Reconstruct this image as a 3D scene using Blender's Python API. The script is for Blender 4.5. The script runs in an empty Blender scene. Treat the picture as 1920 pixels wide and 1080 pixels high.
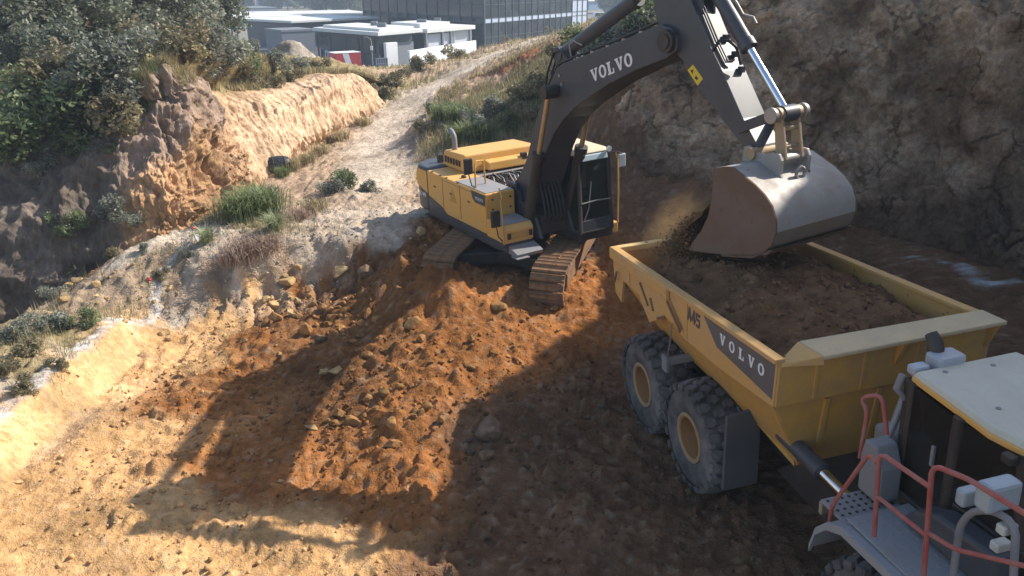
import bpy, bmesh, math, random
import numpy as np
from mathutils import Matrix, Vector

# ------------------------------------------------------------------ camera, world, sun, exposure
scene = bpy.context.scene
COL = scene.collection
FPX, PITCH, CAMH = 1498.0, math.radians(21.186), 7.857
cam_data = bpy.data.cameras.new('camera')
cam_data.lens = 36.0 * FPX / 1920.0
cam_data.sensor_width = 36.0
cam_data.clip_start, cam_data.clip_end = 0.1, 5000.0
camera = bpy.data.objects.new('camera', cam_data)
camera.location = (0, 0, CAMH)
camera.rotation_euler = (math.pi / 2 - PITCH, 0, 0)
COL.objects.link(camera)
scene.camera = camera

SUN_EL = math.radians(39.0)
SUN_DIR = Vector((0.885 * math.cos(SUN_EL), 0.465 * math.cos(SUN_EL), math.sin(SUN_EL)))   # towards the sun
world = bpy.data.worlds.new('World')
scene.world = world
world.use_nodes = True
wn = world.node_tree
sky = wn.nodes.new('ShaderNodeTexSky')
sky.sky_type = 'NISHITA'
sky.sun_disc = False
sky.sun_elevation = SUN_EL
sky.sun_rotation = math.atan2(SUN_DIR.x, SUN_DIR.y)
sky.dust_density = 1.3
sky.ozone_density = 1.0
wn.nodes['Background'].inputs['Strength'].default_value = 0.135
wn.links.new(sky.outputs['Color'], wn.nodes['Background'].inputs['Color'])
sun_data = bpy.data.lights.new('sun', 'SUN')
sun_data.energy = 4.6
sun_data.angle = math.radians(0.53)
sun_data.color = (1.0, 0.94, 0.84)
sun = bpy.data.objects.new('sun', sun_data)
sun.rotation_euler = SUN_DIR.to_track_quat('Z', 'Y').to_euler()
sun.location = (20, 20, 40)
COL.objects.link(sun)
vs = scene.view_settings
vs.view_transform = 'Standard'
vs.look = 'None'
vs.gamma = 1.0
vs.exposure = 0.70
scene.cycles.use_denoising = True
scene.cycles.max_bounces = 6
scene.cycles.volume_bounces = 0
scene.cycles.transparent_max_bounces = 12
try:
    scene.cycles.volume_step_rate = 4.0
except Exception:
    pass

rnd = random.Random(7)
rng = np.random.default_rng(11)

# ------------------------------------------------------------------ pixel -> place
def ray(px, py):
    x = (px - 960.0) / FPX
    y = -(py - 540.0) / FPX
    c, s = math.cos(PITCH), math.sin(PITCH)
    return np.array([x, c + y * s, -s + y * c])
EYE = np.array([0, 0, CAMH])
def at_z(px, py, z):
    d = ray(px, py)
    return EYE + d * ((z - CAMH) / d[2])
def at_y(px, py, Y):
    d = ray(px, py)
    return EYE + d * (Y / d[1])

# ------------------------------------------------------------------ noise (numpy)
_P = rng.permutation(256)
_P = np.concatenate([_P, _P, _P])
_G3 = rng.normal(size=(256, 3))
_G3 /= np.linalg.norm(_G3, axis=1)[:, None]
def perlin3(x, y, z):
    x, y, z = np.broadcast_arrays(np.asarray(x, float), np.asarray(y, float), np.asarray(z, float))
    xi, yi, zi = np.floor(x).astype(np.int64), np.floor(y).astype(np.int64), np.floor(z).astype(np.int64)
    xf, yf, zf = x - xi, y - yi, z - zi
    u, v, w = [t * t * t * (t * (t * 6 - 15) + 10) for t in (xf, yf, zf)]
    xi &= 255; yi &= 255; zi &= 255
    out = 0
    for dx in (0, 1):
        wx = u if dx else 1 - u
        for dy in (0, 1):
            wy = v if dy else 1 - v
            for dz in (0, 1):
                wz = w if dz else 1 - w
                h = _P[_P[_P[xi + dx] + yi + dy] + zi + dz]
                g = _G3[h]
                out = out + wx * wy * wz * (g[..., 0] * (xf - dx) + g[..., 1] * (yf - dy) + g[..., 2] * (zf - dz))
    return out * 1.6
def fbm(x, y, z, octaves=4, gain=0.5, lac=2.03):
    a, s, o = 1.0, 0.0, 0.0
    for i in range(octaves):
        o = o + a * perlin3(x * lac ** i + 17.3 * i, y * lac ** i + 5.1 * i, z * lac ** i + 9.7 * i)
        a *= gain
    return o
def ridged(x, y, z, octaves=4, gain=0.55):
    a, o = 1.0, 0.0
    for i in range(octaves):
        o = o + a * (1 - np.abs(perlin3(x * 2.1 ** i + 31.7 * i, y * 2.1 ** i, z * 2.1 ** i + 3.3 * i)) * 2)
        a *= gain
    return o
def blocks(x, y, z, seed):
    """broken-rock relief: one tilted facet per cell -> offset, edge distance"""
    xi, yi, zi = np.floor(x).astype(np.int64), np.floor(y).astype(np.int64), np.floor(z).astype(np.int64)
    f1 = np.full(x.shape, 9.0); f2 = np.full(x.shape, 9.0); best = np.zeros(x.shape, np.int64); tilt = np.zeros(x.shape)
    for dx in (-1, 0, 1):
        for dy in (-1, 0, 1):
            for dz in (-1, 0, 1):
                h = _P[_P[_P[(xi + dx + seed) & 255] + ((yi + dy) & 255)] + ((zi + dz) & 255)]
                g = _G3[h] * 0.45
                ax, ay, az = x - xi - dx - 0.5 - g[..., 0], y - yi - dy - 0.5 - g[..., 1], z - zi - dz - 0.5 - g[..., 2]
                d = np.sqrt(ax * ax + ay * ay + az * az)
                k = d < f1
                f2 = np.where(k, f1, np.minimum(f2, d)); f1 = np.where(k, d, f1); best = np.where(k, h, best)
                t_ = _G3[(h + 37) & 255]
                tilt = np.where(k, ax * t_[..., 0] + ay * t_[..., 1] + az * t_[..., 2], tilt)
    return (best / 255.0 - 0.5) + tilt * 0.7, f2 - f1
def sstep(a, b, x):
    t = np.clip((x - a) / (b - a), 0, 1)
    return t * t * (3 - 2 * t)

# ------------------------------------------------------------------ objects
def tag(o, label=None, cat=None, group=None, kind=None):
    if label: o['label'] = label
    if cat: o['category'] = cat
    if group: o['group'] = group
    if kind: o['kind'] = kind
    return o
def empty(name, loc=(0, 0, 0), rz=0.0, label=None, cat=None, group=None):
    o = bpy.data.objects.new(name, None)
    o.empty_display_size = 0.2
    o.location = loc
    o.rotation_euler = (0, 0, rz)
    COL.objects.link(o)
    return tag(o, label, cat, group)
def link(name, me, mat=None, parent=None):
    o = bpy.data.objects.new(name, me)
    COL.objects.link(o)
    if mat is not None and not me.materials:
        me.materials.append(mat)
    if parent is not None:
        o.parent = parent
    return o
def np_mesh(name, V, F, smooth=True):
    """V (n,3), F (m,k) with one k"""
    me = bpy.data.meshes.new(name)
    V = np.ascontiguousarray(V, np.float32)
    F = np.ascontiguousarray(F, np.int32)
    k = F.shape[1]
    me.vertices.add(len(V)); me.vertices.foreach_set('co', V.ravel())
    me.loops.add(F.size); me.loops.foreach_set('vertex_index', F.ravel())
    me.polygons.add(len(F))
    me.polygons.foreach_set('loop_start', np.arange(0, F.size, k, dtype=np.int32))
    me.polygons.foreach_set('loop_total', np.full(len(F), k, np.int32))
    me.update(calc_edges=True)
    if smooth:
        me.shade_smooth()
    return me
def vcol(me, name, C):
    a = me.color_attributes.new(name, 'FLOAT_COLOR', 'POINT')
    C = np.asarray(C, np.float32)
    if C.shape[1] == 3:
        C = np.concatenate([C, np.ones((len(C), 1), np.float32)], 1)
    a.data.foreach_set('color', np.ascontiguousarray(C).ravel())
def grid_faces(nu, nv):
    i = np.arange(nu * nv).reshape(nv, nu)
    return np.stack([i[:-1, :-1].ravel(), i[:-1, 1:].ravel(), i[1:, 1:].ravel(), i[1:, :-1].ravel()], 1)

class MB:
    """collects shapes into one mesh"""
    def __init__(s): s.v, s.f = [], []
    def add(s, vs_, fs_):
        b = len(s.v)
        s.v += [tuple(map(float, p)) for p in vs_]
        s.f += [tuple(b + i for i in f) for f in fs_]
        return s
    def hexa(s, p):
        return s.add(p, [(0, 3, 2, 1), (4, 5, 6, 7), (0, 1, 5, 4), (1, 2, 6, 5), (2, 3, 7, 6), (3, 0, 4, 7)])
    def box(s, x0, x1, y0, y1, z0, z1):
        return s.hexa([(x0, y0, z0), (x1, y0, z0), (x1, y1, z0), (x0, y1, z0), (x0, y0, z1), (x1, y0, z1), (x1, y1, z1), (x0, y1, z1)])
    def prism(s, poly, axis, a, b):
        n = len(poly)
        if axis == 'y': P = [(x, a, z) for x, z in poly] + [(x, b, z) for x, z in poly]
        elif axis == 'x': P = [(a, y, z) for y, z in poly] + [(b, y, z) for y, z in poly]
        else: P = [(x, y, a) for x, y in poly] + [(x, y, b) for x, y in poly]
        F = [tuple(range(n)), tuple(range(2 * n - 1, n - 1, -1))]
        F += [(i, n + i, n + (i + 1) % n, (i + 1) % n) for i in range(n)]
        return s.add(P, F)
    def tube(s, pts, r, n=8, cap=True):
        pts = [Vector(p) for p in pts]
        rs = r if isinstance(r, (list, tuple)) else [r] * len(pts)
        up = None
        rings = []
        for i, p in enumerate(pts):
            d = (pts[min(i + 1, len(pts) - 1)] - pts[max(i - 1, 0)]).normalized()
            if up is None:
                up = d.orthogonal().normalized()
            up = (up - d * up.dot(d))
            up = up.normalized() if up.length > 1e-6 else d.orthogonal().normalized()
            q = d.cross(up)
            rings.append([p + (up * math.cos(2 * math.pi * k / n) + q * math.sin(2 * math.pi * k / n)) * rs[i] for k in range(n)])
        V = [v for rg in rings for v in rg]
        F = []
        for i in range(len(rings) - 1):
            for k in range(n):
                F.append((i * n + k, i * n + (k + 1) % n, (i + 1) * n + (k + 1) % n, (i + 1) * n + k))
        if cap:
            F.append(tuple(range(n - 1, -1, -1)))
            F.append(tuple(range((len(rings) - 1) * n, len(rings) * n)))
        return s.add(V, F)
    def lathe(s, prof, n=32, axis='y', c=(0, 0, 0), close=False):
        """prof [(r, h)]"""
        V, F = [], []
        for r, h in prof:
            for k in range(n):
                a = 2 * math.pi * k / n
                if axis == 'y': V.append((c[0] + r * math.cos(a), c[1] + h, c[2] + r * math.sin(a)))
                elif axis == 'z': V.append((c[0] + r * math.cos(a), c[1] + r * math.sin(a), c[2] + h))
                else: V.append((c[0] + h, c[1] + r * math.cos(a), c[2] + r * math.sin(a)))
        m = len(prof)
        for i in range(m if close else m - 1):
            j = (i + 1) % m
            for k in range(n):
                F.append((i * n + k, i * n + (k + 1) % n, j * n + (k + 1) % n, j * n + k))
        if not close:
            F.append(tuple(range(n - 1, -1, -1))); F.append(tuple(range((m - 1) * n, m * n)))
        return s.add(V, F)
    def mesh(s, name, smooth=None):
        me = bpy.data.meshes.new(name)
        me.from_pydata(s.v, [], s.f)
        bm = bmesh.new(); bm.from_mesh(me)
        bmesh.ops.recalc_face_normals(bm, faces=bm.faces)
        bm.to_mesh(me); bm.free()
        if smooth is not None:
            me.shade_smooth()
            me.set_sharp_from_angle(angle=math.radians(smooth))
        return me
    def build(s, name, mat, parent=None, bevel=0.0, smooth=None, seg=2):
        o = link(name, s.mesh(name, smooth), mat, parent)
        if bevel:
            m = o.modifiers.new('bevel', 'BEVEL')
            m.width = bevel; m.segments = seg; m.limit_method = 'ANGLE'; m.angle_limit = math.radians(35)
            m.use_clamp_overlap = True
        return o

# ------------------------------------------------------------------ materials
def _nt(name):
    m = bpy.data.materials.new(name)
    m.use_nodes = True
    nt = m.node_tree
    return m, nt, nt.nodes['Principled BSDF']
def _noise(nt, scale, detail=5, rough=0.6, vec=None, typ='ShaderNodeTexNoise'):
    n = nt.nodes.new(typ)
    n.inputs['Scale'].default_value = scale
    if 'Detail' in n.inputs: n.inputs['Detail'].default_value = detail
    if 'Roughness' in n.inputs: n.inputs['Roughness'].default_value = rough
    if vec is not None: nt.links.new(vec, n.inputs['Vector'])
    return n
def _ramp(nt, src, p0, p1, c0=(0, 0, 0, 1), c1=(1, 1, 1, 1)):
    r = nt.nodes.new('ShaderNodeValToRGB')
    r.color_ramp.elements[0].position, r.color_ramp.elements[0].color = p0, c0
    r.color_ramp.elements[1].position, r.color_ramp.elements[1].color = p1, c1
    nt.links.new(src, r.inputs['Fac'])
    return r
def _mix(nt, fac, a, b, blend='MIX'):
    m = nt.nodes.new('ShaderNodeMix')
    m.data_type = 'RGBA'; m.blend_type = blend
    for sock, val in ((m.inputs[0], fac), (m.inputs[6], a), (m.inputs[7], b)):
        if hasattr(val, 'is_linked'): nt.links.new(val, sock)
        elif isinstance(val, (int, float)): sock.default_value = val
        else: sock.default_value = (*val, 1.0) if len(val) == 3 else val
    return m.outputs[2]
def _math(nt, op, a, b=0.0):
    m = nt.nodes.new('ShaderNodeMath'); m.operation = op
    for sock, val in ((m.inputs[0], a), (m.inputs[1], b)):
        if hasattr(val, 'is_linked'): nt.links.new(val, sock)
        else: sock.default_value = val
    return m.outputs[0]
def _bump(nt, bsdf, height, strength, dist):
    b = nt.nodes.new('ShaderNodeBump')
    b.inputs['Strength'].default_value = strength
    b.inputs['Distance'].default_value = dist
    nt.links.new(height, b.inputs['Height'])
    nt.links.new(b.outputs['Normal'], bsdf.inputs['Normal'])
    return b
def paint(name, col, rough=0.45, metal=0.0, dust=(0.34, 0.22, 0.12), amount=0.35, scale=2.2, var=0.12, bump=0.0, chips=0.0):
    """painted metal with patchy dry dust"""
    m, nt, b = _nt(name)
    tc = nt.nodes.new('ShaderNodeTexCoord')
    n1 = _noise(nt, scale, 7, 0.65, tc.outputs['Object'])
    n2 = _noise(nt, scale * 9, 5, 0.7, tc.outputs['Object'])
    base = _mix(nt, n2.outputs['Fac'], tuple(c * (1 - var) for c in col), tuple(min(1, c * (1 + var)) for c in col))
    if chips:
        n3 = _noise(nt, scale * 5, 3, 0.55, tc.outputs['Object'])
        r3 = _ramp(nt, n3.outputs['Fac'], 0.70 - chips * 0.08, 0.72)
        base = _mix(nt, r3.outputs['Color'], base, (0.10, 0.05, 0.03))
    f = _ramp(nt, n1.outputs['Fac'], 0.36, 0.72)
    ff = _math(nt, 'MULTIPLY', f.outputs['Color'], amount)
    f2 = _math(nt, 'ADD', ff, amount * 0.18)
    c = _mix(nt, f2, base, dust)
    nt.links.new(c, b.inputs['Base Color'])
    rr = _math(nt, 'ADD', _math(nt, 'MULTIPLY', f2, 0.6), rough)
    nt.links.new(rr, b.inputs['Roughness'])
    b.inputs['Metallic'].default_value = metal
    if bump:
        _bump(nt, b, n2.outputs['Fac'], bump, 0.01)
    return m
def plain(name, col, rough=0.6, metal=0.0):
    m, nt, b = _nt(name)
    tc = nt.nodes.new('ShaderNodeTexCoord')
    n = _noise(nt, 6.0, 4, 0.6, tc.outputs['Object'])
    c = _mix(nt, n.outputs['Fac'], tuple(x * 0.85 for x in col), tuple(min(1, x * 1.12) for x in col))
    nt.links.new(c, b.inputs['Base Color'])
    b.inputs['Roughness'].default_value = rough
    b.inputs['Metallic'].default_value = metal
    return m
def glass(name, tint=(0.75, 0.85, 0.85), dirt=0.12):
    m = bpy.data.materials.new(name); m.use_nodes = True
    nt = m.node_tree; nt.nodes.clear()
    out = nt.nodes.new('ShaderNodeOutputMaterial')
    tr = nt.nodes.new('ShaderNodeBsdfTransparent'); tr.inputs['Color'].default_value = (*tint, 1)
    gl = nt.nodes.new('ShaderNodeBsdfGlossy'); gl.inputs['Roughness'].default_value = 0.05
    di = nt.nodes.new('ShaderNodeBsdfDiffuse'); di.inputs['Color'].default_value = (0.35, 0.28, 0.2, 1)
    fr = nt.nodes.new('ShaderNodeFresnel'); fr.inputs['IOR'].default_value = 1.5
    tc = nt.nodes.new('ShaderNodeTexCoord')
    n = _noise(nt, 3.0, 6, 0.7, tc.outputs['Object'])
    d = _math(nt, 'MULTIPLY', n.outputs['Fac'], dirt)
    m1 = nt.nodes.new('ShaderNodeMixShader'); m2 = nt.nodes.new('ShaderNodeMixShader')
    nt.links.new(fr.outputs[0], m1.inputs[0]); nt.links.new(tr.outputs[0], m1.inputs[1]); nt.links.new(gl.outputs[0], m1.inputs[2])
    nt.links.new(d, m2.inputs[0]); nt.links.new(m1.outputs[0], m2.inputs[1]); nt.links.new(di.outputs[0], m2.inputs[2])
    nt.links.new(m2.outputs[0], out.inputs[0])
    return m
def soil(name, attr='soil', bump=1.0, scale=1.0, streak=False, contrast=1.0, cracks=0.0):
    """earth: colour from the vertex attribute, broken up by noise; relief from noise and clods"""
    m, nt, b = _nt(name)
    tc = nt.nodes.new('ShaderNodeTexCoord')
    at = nt.nodes.new('ShaderNodeVertexColor'); at.layer_name = attr
    vec = tc.outputs['Object']
    if streak:
        mp = nt.nodes.new('ShaderNodeMapping'); mp.inputs['Scale'].default_value = (1, 1, 0.35)
        nt.links.new(vec, mp.inputs['Vector']); vs_ = mp.outputs['Vector']
    else:
        vs_ = vec
    n1 = _noise(nt, 0.9 * scale, 3, 0.62, vs_)
    n2 = _noise(nt, 8.0 * scale, 5, 0.72, vs_)
    v1 = _ramp(nt, n1.outputs['Fac'], 0.30, 0.72, (0.74, 0.72, 0.68, 1), (1.22, 1.20, 1.18, 1))
    v2 = _ramp(nt, n2.outputs['Fac'], 0.28, 0.72, (1 - 0.42 * contrast, 1 - 0.46 * contrast, 1 - 0.50 * contrast, 1), (1 + 0.38 * contrast, 1 + 0.38 * contrast, 1 + 0.40 * contrast, 1))
    c = _mix(nt, 1.0, at.outputs['Color'], v1.outputs['Color'], 'MULTIPLY')
    c = _mix(nt, 1.0, c, v2.outputs['Color'], 'MULTIPLY')
    nt.links.new(c, b.inputs['Base Color'])
    b.inputs['Roughness'].default_value = 1.0
    b.inputs['Specular IOR Level'].default_value = 0.0
    hh = n2.outputs['Fac']
    if cracks:
        wv = nt.nodes.new('ShaderNodeVectorMath'); wv.operation = 'ADD'
        sc_ = nt.nodes.new('ShaderNodeVectorMath'); sc_.operation = 'SCALE'; sc_.inputs['Scale'].default_value = 0.35
        nt.links.new(n2.outputs['Color'], sc_.inputs[0]); nt.links.new(tc.outputs['Object'], wv.inputs[0]); nt.links.new(sc_.outputs[0], wv.inputs[1])
        vo = nt.nodes.new('ShaderNodeTexVoronoi'); vo.feature = 'DISTANCE_TO_EDGE'; vo.inputs['Scale'].default_value = cracks
        nt.links.new(wv.outputs[0], vo.inputs['Vector'])
        cr = _ramp(nt, vo.outputs['Distance'], 0.0, 0.045, (0.45, 0.42, 0.40, 1), (1, 1, 1, 1))
        mk = _ramp(nt, n1.outputs['Fac'], 0.47, 0.56)
        c = _mix(nt, mk.outputs['Color'], c, _mix(nt, 1.0, c, cr.outputs['Color'], 'MULTIPLY'))
        nt.links.new(c, b.inputs['Base Color'])
        hh = _math(nt, 'ADD', hh, _math(nt, 'MULTIPLY', _math(nt, 'MULTIPLY', cr.outputs['Color'], mk.outputs['Color']), 0.5))
    _bump(nt, b, hh, 0.9 * bump, 0.10)
    return m
def leaf_mat(name, attr='leaf', trans=0.35, sat=1.0):
    m = bpy.data.materials.new(name); m.use_nodes = True
    nt = m.node_tree; nt.nodes.clear()
    out = nt.nodes.new('ShaderNodeOutputMaterial')
    at = nt.nodes.new('ShaderNodeVertexColor'); at.layer_name = attr
    d = nt.nodes.new('ShaderNodeBsdfPrincipled'); t = nt.nodes.new('ShaderNodeBsdfTranslucent')
    d.inputs['Roughness'].default_value = 0.55
    nt.links.new(at.outputs['Color'], d.inputs['Base Color']); nt.links.new(at.outputs['Color'], t.inputs['Color'])
    mx = nt.nodes.new('ShaderNodeMixShader'); mx.inputs[0].default_value = trans
    nt.links.new(d.outputs[0], mx.inputs[1]); nt.links.new(t.outputs[0], mx.inputs[2])
    nt.links.new(mx.outputs[0], out.inputs[0])
    return m

M_SOIL = soil('earth', bump=1.1, scale=0.62, contrast=0.85)
M_CLIFF = soil('cut_earth', bump=1.0, scale=0.7, streak=True, contrast=0.9)
M_ROCKY = soil('cliff_earth', bump=1.25, scale=0.9, contrast=0.95, cracks=0.8)
YEL = paint('yellow_paint', (0.74, 0.37, 0.06), 0.40, amount=0.42, dust=(0.60, 0.42, 0.23))
YELD = paint('yellow_paint_dusty', (0.62, 0.33, 0.05), 0.5, amount=0.55)
YEL_SUNLIT = paint('sunlit_yellow_roof', (0.66, 0.56, 0.36), 0.5, amount=0.35, dust=(0.5, 0.42, 0.32))  # yellow cab roof, strong sun put into the colour as a pale cream
DGREY = paint('dark_grey_paint', (0.048, 0.051, 0.060), 0.42, amount=0.16, dust=(0.17, 0.15, 0.135))
BLACK = paint('black_metal', (0.018, 0.018, 0.02), 0.45, amount=0.25, dust=(0.16, 0.10, 0.06))
GREY = paint('grey_paint', (0.20, 0.21, 0.23), 0.5, amount=0.35, dust=(0.30, 0.22, 0.15))
DECK = paint('tread_plate', (0.30, 0.31, 0.33), 0.45, metal=0.3, amount=0.45, dust=(0.36, 0.27, 0.19), bump=0.4)
STEEL = paint('worn_steel', (0.36, 0.34, 0.32), 0.42, metal=0.55, amount=0.40, dust=(0.34, 0.25, 0.17))
BRONZE = paint('dirty_pin_metal', (0.40, 0.31, 0.20), 0.5, metal=0.4, amount=0.45)
CHROME = plain('chrome_rod', (0.75, 0.78, 0.82), 0.12, 1.0)
RODB = paint('dusty_rod', (0.50, 0.36, 0.20), 0.3, metal=0.7, amount=0.45)
MUDDY = paint('mud_caked_steel', (0.095, 0.06, 0.042), 0.7, amount=0.85, dust=(0.34, 0.175, 0.075), scale=6.0, bump=0.8)
RUBBER = paint('tyre_rubber', (0.025, 0.024, 0.026), 0.75, amount=0.85, dust=(0.24, 0.215, 0.195), scale=1.6)
RED = paint('red_rail_paint', (0.38, 0.05, 0.04), 0.55, amount=0.6, dust=(0.36, 0.22, 0.17), scale=5)
WHITE = plain('white_letter', (0.78, 0.78, 0.78), 0.5)
GLASS = glass('cab_glass', (0.42, 0.50, 0.50), 0.06)
HOSE = plain('rubber_hose', (0.02, 0.02, 0.02), 0.5)
LAMP = plain('lamp_lens', (0.7, 0.75, 0.8), 0.15)
# ------------------------------------------------------------------ terrain
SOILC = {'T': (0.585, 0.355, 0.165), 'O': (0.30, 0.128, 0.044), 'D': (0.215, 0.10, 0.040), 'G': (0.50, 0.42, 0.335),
         'P': (0.43, 0.315, 0.225), 'V': (0.27, 0.22, 0.12), 'K': (0.185, 0.102, 0.056), 'R': (0.27, 0.13, 0.07),  # K is dark soil with the shade of the truck area put in
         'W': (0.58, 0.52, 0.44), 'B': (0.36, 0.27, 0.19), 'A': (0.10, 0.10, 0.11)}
ROUGH = {'T': 0.034, 'O': 0.060, 'D': 0.07, 'G': 0.036, 'P': 0.05, 'V': 0.07, 'K': 0.045, 'R': 0.06, 'W': 0.02, 'B': 0.075, 'A': 0.0}
PIX = [  # pixel, height, soil
 (0,1080,0,'T'),(300,1080,0,'T'),(600,1080,0,'T'),(900,1080,-.02,'K'),(1200,1060,-.08,'K'),(0,960,0.02,'T'),(150,1000,0,'T'),
 (450,1000,0,'T'),(600,1000,.02,'T'),(300,930,0,'T'),(200,850,0,'T'),(300,800,0,'T'),(260,700,0,'T'),(330,640,.02,'T'),(420,610,.08,'T'),
 (40,910,.04,'T'),(143,752,.05,'T'),(214,674,.05,'T'),(300,608,.08,'T'),
 (0,800,.68,'T'),(60,742,.70,'T'),(150,670,.68,'T'),(215,622,.60,'T'),(270,598,.35,'T'),
 (0,780,.74,'W'),(60,724,.75,'W'),(150,653,.72,'W'),(218,606,.66,'W'),(280,588,.45,'W'),(345,588,.22,'W'),
 (0,735,.80,'G'),(60,690,.78,'V'),(0,660,.78,'V'),(110,630,.70,'V'),(170,612,.68,'V'),(20,630,.5,'V'),
 (350,575,.35,'B'),(420,572,.14,'T'),(430,555,.4,'B'),(500,560,.18,'T'),(560,545,.30,'O'),(620,530,.45,'O'),
 (90,575,.35,'B'),(130,555,.6,'B'),(180,520,.85,'B'),(200,570,.45,'B'),(270,560,.55,'B'),(330,540,.62,'B'),(250,505,1.0,'B'),(330,500,1.0,'B'),
 (230,480,1.15,'G'),(300,455,1.3,'G'),(380,440,1.35,'G'),(400,470,1.3,'G'),(370,505,1.05,'G'),(430,520,.75,'B'),(450,490,1.2,'G'),
 (500,468,1.36,'G'),(560,455,1.40,'G'),(640,452,1.42,'G'),(690,448,1.44,'G'),(740,440,1.46,'G'),
 (455,550,.42,'B'),(520,538,.50,'B'),(580,518,.62,'B'),(640,503,.78,'B'),(695,492,.95,'D'),(740,480,1.1,'D'),
 (560,420,1.42,'G'),(640,420,1.45,'G'),(720,410,1.48,'G'),(780,400,1.5,'G'),(500,420,1.4,'V'),(440,405,1.4,'V'),
 (600,370,1.5,'P'),(640,350,1.75,'B'),(690,360,1.6,'P'),(760,360,1.55,'P'),(540,355,1.42,'P'),(580,330,1.5,'P'),
 (640,300,1.6,'P'),(700,310,1.6,'G'),(760,310,1.6,'G'),(680,255,1.75,'P'),(730,250,1.85,'G'),(700,215,2.0,'B'),(750,205,2.1,'G'),
 (790,288,1.65,'G'),(765,262,1.75,'G'),(755,238,1.9,'G'),(840,330,1.6,'V'),
 (797,255,2.35,'P'),(778,232,2.45,'P'),(830,265,2.2,'V'),(860,240,2.55,'V'),(850,205,2.75,'V'),(900,240,2.65,'V'),(900,200,3.1,'V'),(960,230,2.85,'V'),
 (960,190,3.35,'V'),(1010,205,3.3,'V'),(932,176,2.95,'P'),(1000,178,3.5,'R'),(940,120,3.95,'R'),(985,108,4.35,'R'),(1040,112,4.5,'V'),
 (860,165,3.05,'P'),(900,140,3.35,'P'),(800,170,2.7,'G'),(860,130,3.2,'G'),(930,100,3.6,'G'),(1000,82,3.9,'G'),(1070,62,4.15,'P'),
 (700,170,2.3,'V'),(760,140,2.6,'P'),(820,115,2.95,'P'),(900,92,3.35,'P'),(1000,68,3.85,'P'),(1100,48,4.3,'P'),(690,140,2.1,'V'),
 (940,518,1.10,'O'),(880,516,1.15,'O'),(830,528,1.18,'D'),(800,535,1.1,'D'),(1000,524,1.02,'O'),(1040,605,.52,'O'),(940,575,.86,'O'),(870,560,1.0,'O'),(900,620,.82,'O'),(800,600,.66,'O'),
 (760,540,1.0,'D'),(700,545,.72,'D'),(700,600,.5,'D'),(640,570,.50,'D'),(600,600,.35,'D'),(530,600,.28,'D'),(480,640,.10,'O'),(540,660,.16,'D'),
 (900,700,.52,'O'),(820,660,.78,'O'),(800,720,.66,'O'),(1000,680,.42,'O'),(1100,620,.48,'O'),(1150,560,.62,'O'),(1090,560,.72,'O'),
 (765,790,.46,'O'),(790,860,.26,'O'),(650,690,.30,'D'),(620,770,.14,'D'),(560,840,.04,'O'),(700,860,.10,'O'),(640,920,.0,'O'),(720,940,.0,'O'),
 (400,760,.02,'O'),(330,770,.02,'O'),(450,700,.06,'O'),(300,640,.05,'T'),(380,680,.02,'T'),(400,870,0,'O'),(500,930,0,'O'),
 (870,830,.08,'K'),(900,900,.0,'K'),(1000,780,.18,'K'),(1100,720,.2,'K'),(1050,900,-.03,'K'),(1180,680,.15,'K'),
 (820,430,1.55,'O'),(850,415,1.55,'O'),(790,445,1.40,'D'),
 (1720,478,.75,'K'),(1800,500,.65,'K'),(1900,532,.5,'K'),(1650,500,.45,'K'),(1850,580,.1,'K'),
]
WPT = [  # world points where nothing shows
 (-8,5,0,'T'),(0,4,0,'K'),(7,3,0,'K'),(14,3,0,'K'),(16,12,.1,'K'),(-14,8,.8,'T'),(-16,13,.7,'V'),(-25,10,0,'V'),
 (3.0,12.7,-.10,'K'),(3.4,10.8,-.10,'K'),(2.6,14.6,-.05,'K'),(6.5,13.5,.10,'K'),(5.7,9.5,0,'K'),(6.4,7.5,0,'K'),(9,17,.15,'K'),(11.5,19,.4,'K'),(6.5,18.5,.3,'K'),
 (3.6,20,.8,'D'),(2.0,18.6,.78,'O'),(1.2,17.4,.72,'O'),(-.6,18.6,.95,'D'),(-1.95,17.35,1.82,'D'),(-1.4,17.3,1.66,'D'),(-2.65,18.0,1.66,'D'),(-2.35,19.2,1.5,'D'),(-2.3,16.6,1.05,'D'),(-1.1,17.3,1.16,'O'),(-.3,17.6,1.12,'O'),(.8,16.5,.66,'O'),(1.7,16.8,.70,'O'),(0.3,20.2,.80,'D'),(-.9,21.2,.82,'D'),(2.4,21.6,.85,'D'),(4.5,23,1.0,'K'),(1,24,1.35,'D'),(-1.6,23,1.4,'D'),(9,22,.6,'K'),(13,24,.6,'K'),(20,20,.6,'K'),
 (1.5,27,2.0,'K'),(3.2,26.6,2.4,'K'),(5,28,5.0,'K'),(4.2,26.2,2.0,'K'),(6,27.5,4.5,'K'),(3.4,30,4.9,'R'),(2.2,32.5,4.6,'V'),(6,33,6.6,'V'),(8,40,7,'V'),(9,55,6.5,'V'),(14,60,6.5,'V'),(12,30,8,'V'),(25,40,9,'V'),(30,60,6,'V'),
 (-13,19.2,-.75,'K'),(-15.5,17,-1.0,'K'),(-19,14,-1.2,'V'),(-12.4,18.2,-.1,'V'),(-11.5,20,.3,'K'),(-13,24,.4,'K'),(-12,30,1.6,'V'),(-20,25,1,'V'),(-8.5,33,1.4,'V'),(-7.4,39.5,2.0,'V'),
 (-12,40,3.9,'V'),(-10,46,3.6,'V'),(-22,46,4.4,'V'),(-14,55,2.8,'V'),(-5,46,2.2,'V'),(-30,60,3,'V'),(-8,60,1.8,'V'),(-35,30,2,'V'),(-45,50,2,'V'),
 (2,62,3.2,'P'),(-4,56,2.2,'P'),(6,70,3.6,'P'),(-6,72,-.5,'P'),(0,80,-1.2,'P'),(10,86,-.5,'P'),(-20,80,-1.5,'V'),(20,80,2,'V'),
]
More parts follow.
